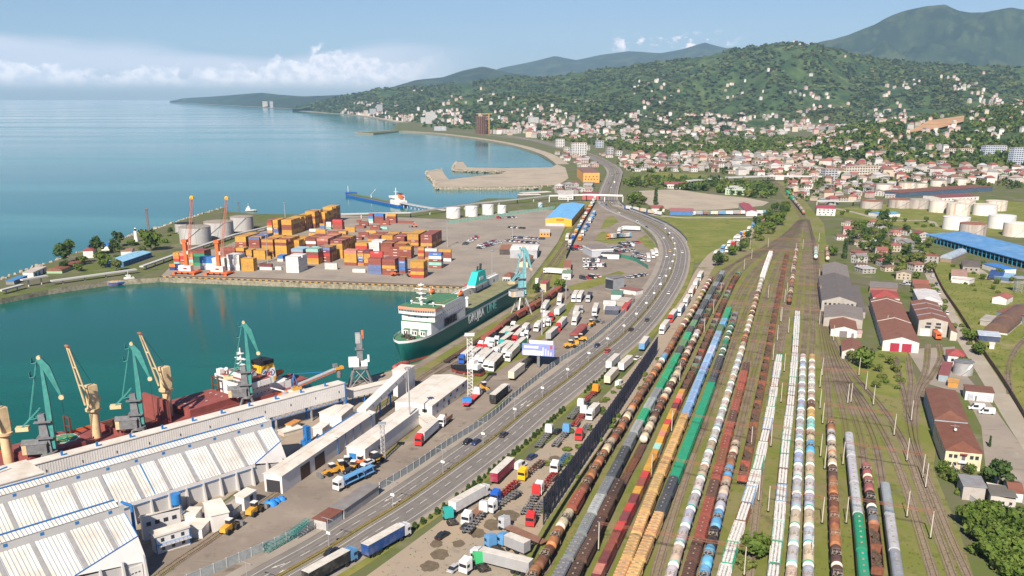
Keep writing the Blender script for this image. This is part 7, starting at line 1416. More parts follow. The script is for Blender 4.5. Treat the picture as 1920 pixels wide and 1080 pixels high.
for a in[('semi',(664,1050),(590,1092),'light blue','black','black sided semi trailer with a light blue cab on the highway shoulder',HW),('semi',(764,1003),(686,1048),'white','navy','navy blue curtain trailer with a white cab on the highway shoulder',HW),('semi',(913,929),(842,970),'white','white','white cab with a long white lettered trailer beside the shrub row',GL),('cab',(838,972),(848,984),'teal','grey','teal tractor unit without trailer behind the long white trailer',GL),('trailer',(958,880),(920,916),None,'maroon','parked maroon trailer with a dusty pale roof',GL),('skel',(1031,813),(1004,848),'white','grey','white cab with an empty grey chassis nearest the shrubs',GL),('skel',(1064,812),(1034,848),'light blue','grey','light blue cab with an empty grey chassis',GL),('skel',(977,903),(1020,868),'yellow','brown','yellow cab with a rusty empty chassis',GL),('skel',(926,946),(968,910),'blue','red','blue cab with a red empty chassis',GL),('skel',(918,964),(966,932),'white','grey','white cab with a grey chassis beside the blue cab',GL),('skel',(911,960),(862,1018),'white','grey','white cab backed onto a long grey chassis, pointing uphill',GL),('flat',(872,988),(916,948),'white','brown','white cab with a brown flatbed near the black car',GL),('skel',(1008,928),(974,985),'red','grey','red cab with an empty chassis next to the screen end',GL),('skel',(1008,930),(1042,892),'white','red','white cab with a red chassis along the screen',GL),('skel',(1038,890),(1066,855),'white','light blue','white cab with a light blue chassis along the screen',GL),('skel',(993,990),(1016,950),'red','grey','red cab facing the viewer at the screen corner',GL),('flat',(940,990),(1012,1022),'silver','brown','silver cab with a rusty long trailer across the lot',GL),('cab',(915,1024),(940,1040),'light blue','grey','light blue tractor unit with a rusty back',GL),('rigid',(937,1022),(966,1034),'light blue','grey','small light blue flatbed truck',GL),('semi',(886,1052),(972,1074),'white','grey','white cab with a large grey trailer lying across the bottom of the lot',GL),('cab',(894,1056),(912,1076),'green','grey','green tractor unit in front of the large grey trailer',GL),('cab',(868,1078),(886,1066),'white','grey','white tractor unit at the bottom edge beside the silver car',GL),('skel',(1091,764),(1061,797),'white','grey','white cab with a grey chassis, further up the lot',GL),('skel',(1096,777),(1070,812),'white','red','white cab with a red chassis, further up the lot',GL),('skel',(1119,736),(1088,763),'orange','red','orange cab with a red chassis',GL),('trailer',(1154,706),(1130,732),None,'cream','cream container trailer behind the orange cab',GL),('trailer',(1157,680),(1130,706),None,'white','white trailer with a pale blue back near the road',GL),('trailer',(1181,683),(1158,704),None,'white','white trailer beside the noise screen slope',GL),('trailer',(1212,646),(1197,668),None,'light blue','light blue trailer near the far screen end',GL),('rigid',(1104,790),(1116,778),'white','grey','white cab truck half behind the screen',GL),('skel',(1084,828),(1100,806),'red','grey','red cab truck half behind the screen',GL),('semi',(1240,628),(1256,607),'white','white','first white trailer in the queue on the service road','lorries queuing by the railway'),('semi',(1256,606),(1270,588),'red','light blue','red cab in the queue on the service road','lorries queuing by the railway'),('semi',(1272,594),(1283,577),'white','light blue','white trailer with a blue front in the queue','lorries queuing by the railway'),('semi',(1284,576),(1293,561),'white','white','plain white trailer in the queue, third ahead of the red cab','lorries queuing by the railway'),('semi',(1294,558),(1302,544),'white','orange','orange container lorry in the queue','lorries queuing by the railway'),('semi',(1302,543),(1310,529),'white','white','white lorry before the orange one in the queue','lorries queuing by the railway'),('semi',(1310,528),(1319,514),'white','grey','grey trailer at the far end of the queue','lorries queuing by the railway'),('semi',(784,838),(826,799),'red','white','white trailer with a red cab on the port road',PH),('dump',(826,802),(848,784),'white','brown','white dump truck with a brown tipper body',PH),('flat',(897,742),(850,786),'white','red','red low loader with a white cab and a blue load',PH),('semi',(951,736),(916,766),'white','black','black sided coach-like trailer beside the fence',PH),('trailer',(979,698),(950,722),None,'cream','pale trailer parked by the little white hut',PH),('tank',(1002,676),(977,697),'black','black','black tanker lorry in the billboard shadow',PH),('carrier',(630,922),(716,881),'white','light blue','car transporter with light blue decks',PH),('semi',(1075,568),(1084,552),'white','white','left of two white trailers on the truck yard',PH),('semi',(1085,568),(1094,552),'white','white','right of two white trailers on the truck yard',PH),('carrier',(1102,568),(1112,545),'silver','dark','silver car transporter on the truck yard',PH),('semi',(1114,594),(1121,574),'white','white','white lorry alone below the two white trailers',PH),('semi',(1018,588),(1031,569),'white','white','white trailer beside the lamp mast',PH),('trailer',(1044,594),(1062,578),None,'white','white trailer parked along the siding',PH),('trailer',(1028,640),(1048,622),None,'grey','grey trailer left of the maroon shed',PH),('semi',(1046,622),(1064,602),'red','white','white trailer with a red cab by the yellow machines',PH),('semi',(1048,574),(1052,558),'white','orange','orange container lorry by the siding',PH),('semi',(1078,600),(1084,584),'white','white','white lorry in the middle of the yard row, upper',PH),('semi',(1076,612),(1083,600),'white','grey','grey lorry in the middle of the yard row, lower',PH),('cab',(1089,588),(1094,578),'grey','grey','grey tractor unit beside the yard row',PH),('semi',(955,532),(972,520),'white','white','white lorry on the ferry deck side, inner',PH),('semi',(1020,513),(1033,514),'white','white','white lettered trailer across the track behind the crane',PH),('semi',(1063,452),(1068,440),'white','red','white lorry beside the red cab on the queue road',PH),('semi',(1166,432),(1205,434),'white','white','long white trailer below the highway bend',PH),('semi',(1160,440),(1166,428),'white','white','white tractor and trailer below the highway bend',PH),('semi',(1225,485),(1218,470),'white','white','white lorry at the parapet of the bend, inner',PH),('semi',(1231,482),(1224,466),'white','red','white lorry at the parapet of the bend, outer',PH),('semi',(1216,492),(1213,478),'white','grey','grey lorry near the green fence end',PH)]:lorry(a[0],a[1],a[2],a[3]or 'white',a[4],a[5],a[6])
o=MB();o.box((0,0,0),(4,2.4,1.8),M_TARP);o.build('machine_load',None,loc=G(876,760)+Vector((0,0,2.6)),label='blue tarpaulin covered machine on the red low loader',cat='machine')
row=[((345,800),(560,630),'blue','white'),((560,820),(745,665),'white','light blue'),((625,850),(815,675),'white','white'),((700,900),(860,745),'white','white'),((775,915),(955,720),'white','black'),((835,700),(1010,585),'white','white'),((960,720),(1050,625),'white','grey'),((1015,770),(1130,655),'white','cream'),((1110,650),(1225,550),'teal','green'),((915,575),(1090,440),'teal','brown'),((1110,510),(1245,370),'red','grey'),((995,455),(1185,325),'teal','maroon'),((910,480),(1070,320),'black','black'),((1245,375),(1345,265),'white','white'),((1425,335),(1520,240),'white','white'),((1515,270),(1600,190),'white','white'),((1540,190),(1630,110),'white','grey'),((500,760),(600,680),'grey','grey')]
for i,(f,r,c,l)in enumerate(row):lorry('semi' if i<13 else 'rigid',(820+f[0]/7.71,580+f[1]/7.71),(820+r[0]/7.71,580+r[1]/7.71),c,l,'%s cab and %s body lorry, %s of the ferry queue counted from the boat'%(c,l,ordw(i)),'lorries waiting beside the ferry')
cabs=[((725,535),'white'),((790,545),'white'),((850,515),'white'),((620,585),'white'),((595,635),'red'),((672,640),'red'),((762,620),'white'),((705,590),'white'),((1215,460),'white'),((1275,430),'white'),((1605,245),'white'),((1640,165),'red'),((1720,95),'white'),((820,460),'black'),((1090,295),'white'),((825,690),'white'),((610,680),'grey')]
for i,((x,y),c)in enumerate(cabs):x,y=820+x/7.71,580+y/7.71;lorry('cab',(x,y+1),(x+5,y-4),c,c,'%s tractor unit, %s of those between the ferry lorries'%(c,ordw(i)),'tractor units by the ferry')
rd=[((622,1039),'black',1,'black estate car alone in the near lane beside the median'),((876,831),'black',-1,'black car in the outer lane, left of a pair'),((892,832),'dark blue',-1,'dark blue car in the inner lane, right of a pair'),((944,818),'dark',1,'dark grey car level with the pair across the median'),((1119,650),'dark blue',-1,'dark blue car before the billboard'),((1139,660),'red',1,'red car on the highway'),((1183,620),'black',1,'black car above the red car'),((1213,602),'dark',1,'dark car higher up the near lanes'),((1254,551),'white',1,'white car on the near lanes of the bend'),((1239,534),'white',-1,'white car at the bend, lower of two'),((1237,522),'silver',-1,'silver car at the bend, upper of two'),((1250,482),'white',-1,'white car below the yellow taxi'),((1256,472),'yellow',-1,'yellow taxi on the bend'),((1279,474),'white',1,'white car on the outer bend'),((1244,447),'white',-1,'white car above the bend, left carriageway'),((1253,441),'dark',1,'dark car beside the lamp post on the bend'),((1195,419),'white',-1,'white van on the far straight'),((1212,427),'black',-1,'black car on the far straight'),((1160,400),'white',-1,'white car near the pipe bridge, nearest'),((1147,380),'silver',1,'silver car under the pipe bridge'),((1137,385),'dark',-1,'dark car near the junction'),((1128,384),'light blue',-1,'light blue car at the junction'),((1146,352),'white',1,'white car beyond the bridge, near'),((1141,345),'dark',-1,'dark car beyond the bridge'),((1152,343),'white',1,'white van beyond the bridge, far'),((1148,330),'silver',-1,'silver car far along the coast road'),((1157,326),'dark',1,'dark car far along the coast road')]
for(x,y),c,s,l in rd:
 p=G(x,y);i=min(range(NROAD-1),key=lambda k:(MED[k]-p).length);d=(MED[i+1]-MED[i])*s;car(p,0,atan2(d.y,d.x),c,l,HW,'van' if 'van' in l else 'car')
up=hd((900,930),(940,905))
for(x,y),c,k,l in[((829,1008),'black','car','black car parked beside the puddles'),((876,990),'dark','car','dark car parked against the teal tractor'),((853,1069),'silver','car','silver car parked at the bottom edge'),((997,860),'dark blue','car','dark blue car parked by the grass strip'),((976,877),'white','van','white camper van parked beside the maroon trailer'),((1046,812),'black','car','black car parked between the two empty chassis'),((1099,762),'dark','car','dark green car parked beside the white cab'),((1195,674),'white','car','white car parked by the screen slope'),((1162,723),'white','van','white van parked on the grass slope'),((1250,603),'black','car','black car parked beside the red cab'),((1830,768),'white','van','white ambulance van parked by the garage row, left'),((1849,776),'white','van','white van parked by the garage row, right'),((1858,525),'dark','car','dark car parked on the meadow road'),((1570,723),'white','car','car parked by')][:13]:car(x,y,up if x<1300 else up+1.9,c,l,'cars parked on the lots',k)
for i,(x,y,c)in enumerate([(655,893,'black'),(690,888,'white'),(706,877,'black'),(665,902,'dark')]):p=G(x,y);car(Vector((p.x,p.y,0)),0,hd((716,881),(630,922)),c,'%s car riding on the car transporter, %s from its rear'%(c,ordw(3-i)),'cars on the transporter',z=3.6 if i in(1,2)else 1.6)
def car_row(a,b,n,cols,where,turn=0.,jit=.3,seed=0,vanp=.0):
 r=random.Random(seed);A,B_=G(*a),G(*b);rz=atan2(B_.y-A.y,B_.x-A.x)+pi/2+turn
 for k in range(n):
  if r.random()<.12:continue
  p=A.lerp(B_,(k+.5)/n)+Vector((r.uniform(-jit,jit),r.uniform(-jit,jit),0));c=r.choice(cols);kd='van' if r.random()<vanp else 'car';car(p,0,rz+r.choice((0,pi))+r.uniform(-.06,.06),c,'%s %s parked %s, %s from left'%(c,kd,where,ordw(k)),'cars parked '+where,kd)
MIXC=['white','white','silver','black','dark','dark blue','white','grey','red']
for i,(a,b,n,w,tn,vp)in enumerate([((870,460),(895,444),9,'in the slanting row beyond the containers',0,.2),((896,467),(938,455),12,'in the upper block beyond the wood pile',0,.1),((898,462),(930,452),9,'in the rear block beyond the wood pile',0,0),((960,446),(1021,449),26,'in the long row above the grey store',0,.0),((948,452),(1010,457),14,'close behind the grey store',0,0),((932,410),(968,408),10,'by the far white tanks fence',0,.1),((952,427),(985,429),6,'in the middle of the concrete yard',0,0),((1094,500),(1135,500),20,'in the lower white row of the customs yard',0,.5),((1098,504),(1118,505),12,'in the dark row of the customs yard',0,0),((1093,491),(1126,491),9,'in the upper customs yard',0,.5),((1122,485),(1142,485),5,'under the showroom',0,.3),((1176,522),(1210,516),12,'under the dark carport',.2,0),((1150,475),(1190,470),20,'right of the showroom',0,.1),((1140,467),(1185,462),24,'behind the showroom',.2,.15),((1160,458),(1200,455),18,'on the upper dealer yard',.1,.1),((1190,476),(1215,482),9,'on the right dealer yard',.4,.2),((1185,484),(1212,490),8,'by the green fence',.2,.2),((1090,524),(1128,519),8,'beside the grass bank',.1,.2),((1065,462),(1090,466),8,'left of the showroom',0,.2),((1178,548),(1192,553),4,'by the brown market shed',0,0),((1100,468),(1062,470),5,'by the dark fence',0,.1),((1690,535),(1740,530),7,'in the depot court',0,.1),((1746,512),(1780,600),5,'along the lane',1.5,.2)]):car_row(a,b,n,MIXC,w,tn,seed=i,vanp=vp)
def lorry_row(a,b,n,where,seed):
 r=random.Random(seed);A,B_=G(*a),G(*b);d=(A-B_).normalized()
 for k in range(n):
  p=A.lerp(B_,(k+.5)/n);f,q=PXY(p+d*5),PXY(p-d*5);c=r.choice(['white','white','blue','red','white','light blue','orange']);l=r.choice(['white','white','grey','light blue','cream','brown']);lorry(r.choice(['rigid','rigid','semi' if n<9 else 'rigid']),f,q,c,l,'%s cab, %s body lorry, %s %s'%(c,l,ordw(k),where),'lorries '+where)
lorry_row((1066,466),(1117,372),12,'of the queue road from the showroom',1);lorry_row((1085,455),(1115,402),7,'of the second lane from the showroom',2);lorry_row((1345,490),(1432,408),9,'of the lane beside the meadow',3);lorry_row((1336,486),(1395,440),5,'of the inner lane beside the meadow',4);lorry_row((1300,404),(1440,402),10,'of the row along the meadow top',5);lorry_row((1145,448),(1160,447),4,'of the short row on the grass',6);lorry_row((1170,392),(1240,405),5,'of the lorries on the branch road',7)
def loader_m(x,y,rz,label,col=None,S=1.15):
 m=col or M_YEL;p=G(x,y);t=empty('wheel_loader',(p.x,p.y,.06),rz,label,'wheel loader','yellow machines on the apron');t.scale=(S,)*3
 q=MB();q.loft([[(-3.4,-1,1),(-.2,-1,1),(-.2,1,1),(-3.4,1,1)],[(-3.2,-.85,2.2),(-.2,-.95,2.5),(-.2,.95,2.5),(-3.2,.85,2.2)]],m,smooth=False,cap1=True);q.bx(-.2,2.4,-.6,.6,.9,1.6,m);q.build('body',t)
 q=MB();q.bx(-.9,.6,-.75,.75,2.5,3.6,M_GLASS);q.bx(-1,.7,-.85,.85,3.6,3.75,M_WHITE);q.build('cab',t)
 q=MB();[q.bar((1,y_,1.7),(3.6,y_,.9),.25,m)for y_ in(-.5,.5)];q.build('arm',t);q=MB();q.extr([(-1.5,0)]and[(-1.5,.2),(1.5,.2),(1.5,1.3),(-1.5,1.3)],3.6,4.5,M_GREYST);q.build('bucket',t)
 for xx in(-2.2,1.4):
  for s in(-1,1):link('wheel',WH_T,t,loc=(xx,s*1.15,.8),scale=1.55)
lo=hd((425,1000),(447,985))
for i,(x,y,c,l)in enumerate([(432,996,M_YEL,'orange and white wheel loader nearest on the apron'),(479,963,M_YEL,'orange and white wheel loader, second on the apron'),(622,890,M_YEL,'yellow loader at the front of the parked machines'),(640,884,M_YEL,'yellow loader, second of the parked machines'),(652,876,M_GREYST,'grey loader among the parked machines'),(664,884,M_YEL,'yellow loader behind the transporter'),(676,874,M_ORANGEC,'orange loader among the parked machines'),(702,868,M_YEL,'yellow loader by the lattice mast'),(908,733,M_YEL,'yellow loader on the grass by the port road'),(1070,652,M_YEL,'yellow machine by the fence, lower'),(1080,646,M_YEL,'yellow machine by the fence, middle'),(1088,640,M_YEL,'yellow machine by the fence, upper'),(1108,612,M_YEL,'yellow machine right of the maroon shed'),(1118,604,M_GREYST,'grey yellow machine above the maroon shed'),(742,517,M_ORANGEC,'red reach stacker by the quayside stacks'),(768,518,M_ORANGEC,'red reach stacker at the last quayside stack'),(776,426,M_ORANGEC,'red reach stacker on the far yard')]):loader_m(x,y,lo+(i*1.3 if i>1 else 0),l,c)
def siding(px_,n,kinds,where):
 P=resample([G(x,y)for x,y in px_],3);d=2
 for i in range(n):
  k,cn=kinds[i%len(kinds)];a,b=arc_pos(P,d),arc_pos(P,d+10);m=(a+b)/2;make_wagon(k,cn,(m.x,m.y,.38),atan2(b.y-a.y,b.x-a.x),'%s %s, %s from near end, %s'%(cn,KIND[k][1],ordw(i),where),'wagons on the '+where,i);d+=KIND[k][2]
siding([(906,648),(930,630),(960,606),(990,588),(1020,570),(1055,545)],10,[('hopA','red brown'),('hopA','red brown'),('hopA','rust'),('hopA','brown')],'ferry siding')
siding([(835,683),(870,660),(905,637),(950,607),(985,585)],9,[('flat','dark brown'),('flat','brown')],'quay edge siding')
#  TOWN
HROOF=[('crimson',(.24,.07,.07)),('rust',(.22,.11,.075)),('grey',(.24,.23,.225)),('silver',(.40,.39,.385)),('red',(.29,.10,.08)),('brown',(.17,.10,.075)),('dusty',(.30,.24,.20))]
HWALL=[('white',(.50,.47,.44)),('cream',(.47,.40,.31)),('grey',(.32,.30,.28)),('pink',(.46,.34,.30)),('white',(.56,.53,.50))]
HV=[]
for i,(k,rg)in enumerate((('gable','y'),('hip','y'),('gable','x'),('hip','x'),('flat','y'))):
 w_,d_=10,11.5;q=MB()
 for z in(1.0,3.8):
  for x in(-3.2,0,3.2):q.bx(x-.6,x+.6,-d_/2-.05,-d_/2+.02,z,z+1.4,M_WIN)
  for y in(-3.4,0,3.4):q.bx(-w_/2-.05,-w_/2+.02,y-.6,y+.6,z,z+1.4,M_WIN);q.bx(w_/2-.02,w_/2+.05,y-.6,y+.6,z,z+1.4,M_WIN)
 HV.append((wall_mesh(w_,d_,6,k,rg,2.2,M_WALLO).mesh('wall'),roof_mesh(w_,d_,6,k,rg,2.2,M_ROOFO,.5).mesh('roof'),q.mesh('windows')))
def in_poly(P,x,y):
 c=False
 for(x0,y0),(x1,y1)in zip(P,P[1:]+P[:1]):
  if(y0>y)!=(y1>y)and x<(x1-x0)*(y-y0)/(y1-y0)+x0:c=not c
 return c
TAKEN=[]
def free(p,r):
 for q,s in TAKEN:
  if abs(q.x-p.x)<r+s and abs(q.y-p.y)<r+s:return False
 TAKEN.append((p,r));return True
for o in list(bpy.data.objects):
 if o.type=='EMPTY' and o.get('category')in('shed','house','building','depot','hangar','office','hall','tank','hut','workshop','store','garage','showroom'):TAKEN.append((o.matrix_world.translation.copy(),13))
def sample(P,n,seed,rad,fn=None):
 r=random.Random(seed);xs=[p[0]for p in P];ys=[p[1]for p in P];out=[];k=0
 Yr=(G(0,max(ys)).y,G(0,min(ys)).y)
 while len(out)<n and k<n*40:
  k+=1;Yw=r.uniform(*Yr);zc=Yw*CP+H*SP;y=PXY((0,Yw,0))[1];x=r.uniform(min(xs),max(xs))
  if not in_poly(P,x,y):continue
  p=G(x,y)
  if min((m-p).length for m in MED[::3])<24 or not free(p,rad*r.uniform(.8,1.15)):continue
  out.append(p)
 return sorted(out,key=lambda p:p.x/p.y)
QUART=[('the quarter beside the sheds',[(1570,425),(1600,412),(1640,425),(1735,450),(1745,500),(1735,530),(1640,520),(1600,500),(1580,470)],34,8.5,.9,1),('the quarter at the rail junction',[(1480,345),(1560,345),(1690,350),(1680,372),(1560,378),(1500,372)],40,11,1.1,2),('the main town',[(1130,318),(1170,300),(1300,296),(1440,296),(1560,305),(1690,318),(1920,328),(1920,342),(1690,343),(1560,343),(1470,338),(1330,322),(1200,322)],170,13,1.25,3),('the bayside strip',[(1090,318),(1040,290),(1090,285),(1180,295),(1160,312)],26,12,1.2,4),('the fish market',[(1035,362),(1055,350),(1110,350),(1128,358),(1120,364)],16,9,1.2,5),('the far plain',[(960,246),(1120,246),(1230,244),(1440,240),(1480,250),(1440,262),(1250,272),(1120,268),(1000,256)],60,30,1.9,6)]
nh=0
for qn,P,n,rad,S,sd in QUART:
 r=random.Random(sd)
 for i,p in enumerate(sample(P,n,sd,rad)):
  rn,rc=r.choice(HROOF);wn,wc=r.choice(HWALL);v=HV[r.randrange(5)];f=r.uniform(.8,1.2);t=empty('house',p,r.choice((.2,.35,-.2,1.4))+r.uniform(-.2,.2),'%s house with a %s roof, %s from left in %s'%(wn,rn,ordw(min(i,78))if i<79 else ordw(i-79)+' past the middle',qn),'house','houses in '+qn)
  t.scale=(S*r.uniform(.7,1.25),S*r.uniform(.7,1.2),S*r.choice((.55,.65,.85,1.05)));link('wall',v[0],t,tuple(c*f for c in wc));link('roof',v[1],t,tuple(c*f for c in rc));link('windows',v[2],t,kind='stuff');nh+=1
def hill_houses(name,spots,label,mul):
 mb=MB();r=random.Random(5);WM=[mat('far_wall_%d'%i,c,.9,.1)for i,(n_,c)in enumerate(HWALL)];RM=[mat('far_roof_%d'%i,c,.9,.1)for i,(n_,c)in enumerate(HROOF)]
 for p in spots:
  s=mul*r.uniform(.7,1.4);M=Matrix.Translation(p)@Matrix.Rotation(r.uniform(-.6,.6),4,'Z');w,d,h=9*s,8*s,r.choice((5,6,8))*s;mb.bx(-w/2,w/2,-d/2,d/2,-6,h,r.choice(WM),M=M);m=r.choice(RM)
  mb.add([(-w*.55,-d*.55,h),(w*.55,-d*.55,h),(w*.55,d*.55,h),(-w*.55,d*.55,h),(-w*.2,0,h+2.4*s),(w*.2,0,h+2.4*s)],[(0,1,5,4),(1,2,5),(2,3,4,5),(3,0,4)],m,M)
 mb.build(name,kind='stuff',label=label)
r=random.Random(9);sp=[]
while len(sp)<900:
 x=r.uniform(640,1950);t=r.random()**1.5*.85
 if noise.noise(Vector((x*.011,t*5,3)))+noise.noise(Vector((x*.04,t*16,8)))*.8>-.05+t*.7:sp.append(Vector(FRONT.at(x,t)))
HSP=sp;hill_houses('hillside_houses',[p+Vector((0,0,5))for p in sp],'pale houses scattered over the far wooded hills',1.2)
KSP=[Vector(KNOLL.at(r.uniform(1460,1960),r.uniform(.02,1)**.8))for _ in range(170)];hill_houses('hillside_houses',[p+Vector((0,0,3))for p in KSP],'houses scattered over the near wooded rise',1.0)
def fill(P,n,seed,mul,label):
 r=random.Random(seed);pts=sample(P,n,seed,8*mul);hill_houses('town_houses',pts,label,mul)
fill([(1130,318),(1170,297),(1300,292),(1440,292),(1560,302),(1690,314),(1930,324),(1930,345),(1690,345),(1560,345),(1470,338),(1330,322),(1200,322)],420,21,1.25,'more pale and red roofed houses packed between those of the main town')
fill([(900,254),(960,242),(1440,233),(1930,226),(1930,236),(1700,246),(1440,256),(1200,262),(1040,264)],330,22,1.7,'houses spread over the valley floor before the hills')
fill([(1480,345),(1560,345),(1690,350),(1690,362),(1560,384),(1490,372)],40,23,1.0,'small houses packed around the rail junction')
for i,(xx,yy,ww,hh)in enumerate([(1020,262,9,8),(1062,284,9,8),(1100,282,10,9),(1160,292,10,9),(1205,300,10,10),(1262,304,12,9),(1352,306,12,9),(1420,312,14,10),(1505,322,14,9),(1660,318,14,10),(1735,322,13,11),(1768,312,15,10),(970,250,10,8),(1280,256,12,7),(1360,254,12,7),(1480,240,12,7),(1540,236,14,7),(1640,234,12,7)]):MIDR=globals().setdefault('MIDR',[]);MIDR.append((xx,yy,ww,yy-hh,(W_,C_,G_)[i%3]if 'W_' in globals()else((.62,.6,.57),(.58,.5,.4),(.42,.42,.43))[i%3],'pale mid rise block among the houses, %s from the nearest shore side'%ordw(i)))
def block(x,yb,wpx,yt,wc,label,dpt=14,rz=.25,cat='apartment block'):
 p=G(x,yb);s=(yb-179.5)*.956/H;w=wpx/s;h=HGT(x,yb,yt);t=empty('apartment_block',p+Vector((0,dpt/2,0)),rz,label,cat,'apartment blocks of the town');link('wall',wall_mesh(w,dpt,h,'flat','y',0,M_WALLO).mesh('wall'),t,wc);link('roof',roof_mesh(w,dpt,h,'flat','y',0,M_ROOFO,.3).mesh('roof'),t,(.34,.25,.22))
 q=MB();nf=max(2,int(h/3.6));nb=max(2,int(w/5))
 for k in range(nf):
  z=h*(k+.3)/nf
  for i in range(nb):c=-w/2+w*(i+.5)/nb;q.bx(c-w/nb*.3,c+w/nb*.3,-dpt/2-.12,-dpt/2,z,z+h/nf*.5,M_WIN)
  for i in(-1,0,1):q.bx(w/2,w/2+.12,i*dpt*.3-1.2,i*dpt*.3+1.2,z,z+h/nf*.5,M_WIN);q.bx(-w/2-.12,-w/2,i*dpt*.3-1.2,i*dpt*.3+1.2,z,z+h/nf*.5,M_WIN)
  q.bx(-w/2-.1,w/2+.1,-dpt/2-.5,-dpt/2-.13,z-h/nf*.2,z-h/nf*.02,M_WHITE)
 link('windows',q.mesh('windows'),t,kind='stuff');return t
W_,C_,G_,B_=(.66,.64,.61),(.62,.52,.40),(.40,.40,.42),(.36,.42,.52)
for a in[(807,232,18,210,W_,'white twin striped tower block alone by the bay'),(793,231,8,220,W_,'short white block left of the striped tower'),(825,245,22,237,(.55,.60,.66),'low pale blue building on the bay shore'),(1000,241,19,220,W_,'white tower right of the unfinished tower'),(1126,246,13,227,W_,'left of two white towers on the plain'),(1143,246,14,229,(.66,.58,.55),'right of two white towers on the plain'),(1160,245,18,231,C_,'cream block beside the two white towers'),(1214,242,16,229,(.6,.6,.62),'grey white tower of the plain, third'),(1085,293,27,268,W_,'large white gridded hotel near the beach'),(1050,276,15,261,W_,'white block left above the gridded hotel'),(1124,277,14,264,B_,'blue grey block right above the gridded hotel'),(1143,292,11,276,G_,'dark block right of the gridded hotel'),(712,218,11,196,G_,'tallest grey tower on the far shore'),(699,218,12,204,G_,'lower grey block beside the far shore tower'),(686,217,8,207,C_,'cream block on the far shore'),(497,201,9,190,C_,'tower pair on the headland, left'),(509,202,6,190,G_,'tower pair on the headland, right'),(1863,302,45,273,(.45,.50,.60),'blue grey slab block below the right hillside'),(1912,314,38,277,(.45,.50,.60),'blue grey block at the right edge'),(1800,300,56,279,C_,'unfinished cream block left of the blue slab'),(1556,339,26,317,G_,'grey blank slab in the main town'),(1614,331,68,312,C_,'long balconied block with a maroon roof'),(1697,299,26,286,C_,'cream block with a green roof'),(1468,319,60,308,(.62,.5,.44),'pink long block on the left of the main town'),(940,251,60,243,(.62,.5,.46),'pinkish row behind the bay road'),(1575,212,8,204,(.7,.5,.2),'orange block among the valley towers'),(1588,212,9,202,W_,'white block among the valley towers'),(1600,212,11,201,W_,'tallest white block among the valley towers'),(1612,212,12,201,C_,'cream block among the valley towers')]+[(1234+i*17,243,13,233,((.68,.6,.54),W_,C_)[i%3],'low pale block, %s of the valley row from left'%ordw(i))for i in range(10)]+[(1020+i*14,244+i%2,11,236,((.66,.5,.46),W_,C_)[i%3],'pale block, %s of the shore town row from left'%ordw(i))for i in range(8)]+[(1190+i*24,272+(i%3)*3,18,265+(i%3)*3,C_,'low cream barrack, %s among the trees from left'%ordw(i))for i in range(7)]+MIDR:block(*a)
def unfinished():
 t=thing('unfinished_tower','unfinished brown tower with open floors and a yellow crane by the bay','tower',None,None,G(903,252)+Vector((0,14,0)));h=HGT(903,252,219);q=MB()
 for k in range(17):q.cyl((0,0,h*k/16),(0,0,h*k/16+.9),23,M_ROOFRUST,20)
 q.build('floors',t);q=MB()
 for k in range(20):a=2*pi*k/20;q.bx(20*cos(a)-.6,20*cos(a)+.6,20*sin(a)-.6,20*sin(a)+.6,0,h,M_GREYWALL)
 q.cyl((0,0,0),(0,0,h),12,M_ROOFRUST,12);q.build('columns',t);t2=thing('tower_crane','yellow tower crane beside the unfinished tower','crane',None,None,G(917,252));q=MB();q.bx(-1.3,1.3,-1.3,1.3,0,h*1.15,M_YEL);q.build('mast',t2);q=MB();q.bx(-44,12,-1,1,h*1.15,h*1.15+2,M_YEL);q.build('jib',t2)
unfinished()
sheet('cleared_ground',[(1700,249),(1716,240),(1745,232),(1800,236),(1806,246),(1750,247)],.1,M_SAND)if False else None
q=MB();P=[KNOLL.at(x,t)for x,t in((1700,.60),(1740,.82),(1808,.84),(1806,.66),(1760,.60))];q.add([(x,y,z+5)for x,y,z in P],[(0,4,3,2,1)],mat('bare_earth',(.42,.24,.12),.95,.25,.02));q.build('cleared_ground',kind='structure')
#  VEGETATION, FENCES, POLES
def leaf_mat(name,c1,c2,obj=False):
 m=ground_mat(name,[((*c2,1),.35,.42,.62,(1,1),3),((c1[0]*.6,c1[1]*.65,c1[2]*.6,.8),.06,.5,.68,(1,1),4)],c1,.8);m.node_tree.nodes['Principled BSDF'].inputs['Specular IOR Level'].default_value=.2;return m
LEAF=[leaf_mat('leaf_green',(.070,.112,.018),(.110,.150,.026)),leaf_mat('leaf_dark',(.034,.066,.018),(.055,.088,.020)),leaf_mat('leaf_olive',(.095,.115,.026),(.13,.145,.038))]
M_BARK=mat('bark',(.10,.075,.055),.95,.3,1.)
def leaves(n,lobes,size,seed):
 """(verts, quads) of small leaf clumps spread through several lobes"""
 rg=np.random.default_rng(seed);L_=np.array(lobes);k=rg.integers(0,len(L_),n);u=rg.normal(size=(n,3));u/=np.linalg.norm(u,axis=1)[:,None];u[:,2]=np.abs(u[:,2])*np.where(rg.random(n)<.25,-1,1);rad=rg.uniform(.62,1.05,n)[:,None]
 c=L_[k,:3]+u*L_[k,3:6]*rad;nrm=u+rg.normal(size=(n,3))*.45;nrm/=np.linalg.norm(nrm,axis=1)[:,None];a=np.cross(nrm,rg.normal(size=(n,3)));a/=np.linalg.norm(a,axis=1)[:,None];b=np.cross(nrm,a);s=(size*rg.uniform(.6,1.3,n))[:,None]
 v=np.stack([c-a*s-b*s*.7,c+a*s*1.1-b*s*.6,c+a*s*.9+b*s,c-a*s*.8+b*s*.8],1).reshape(-1,3);return v
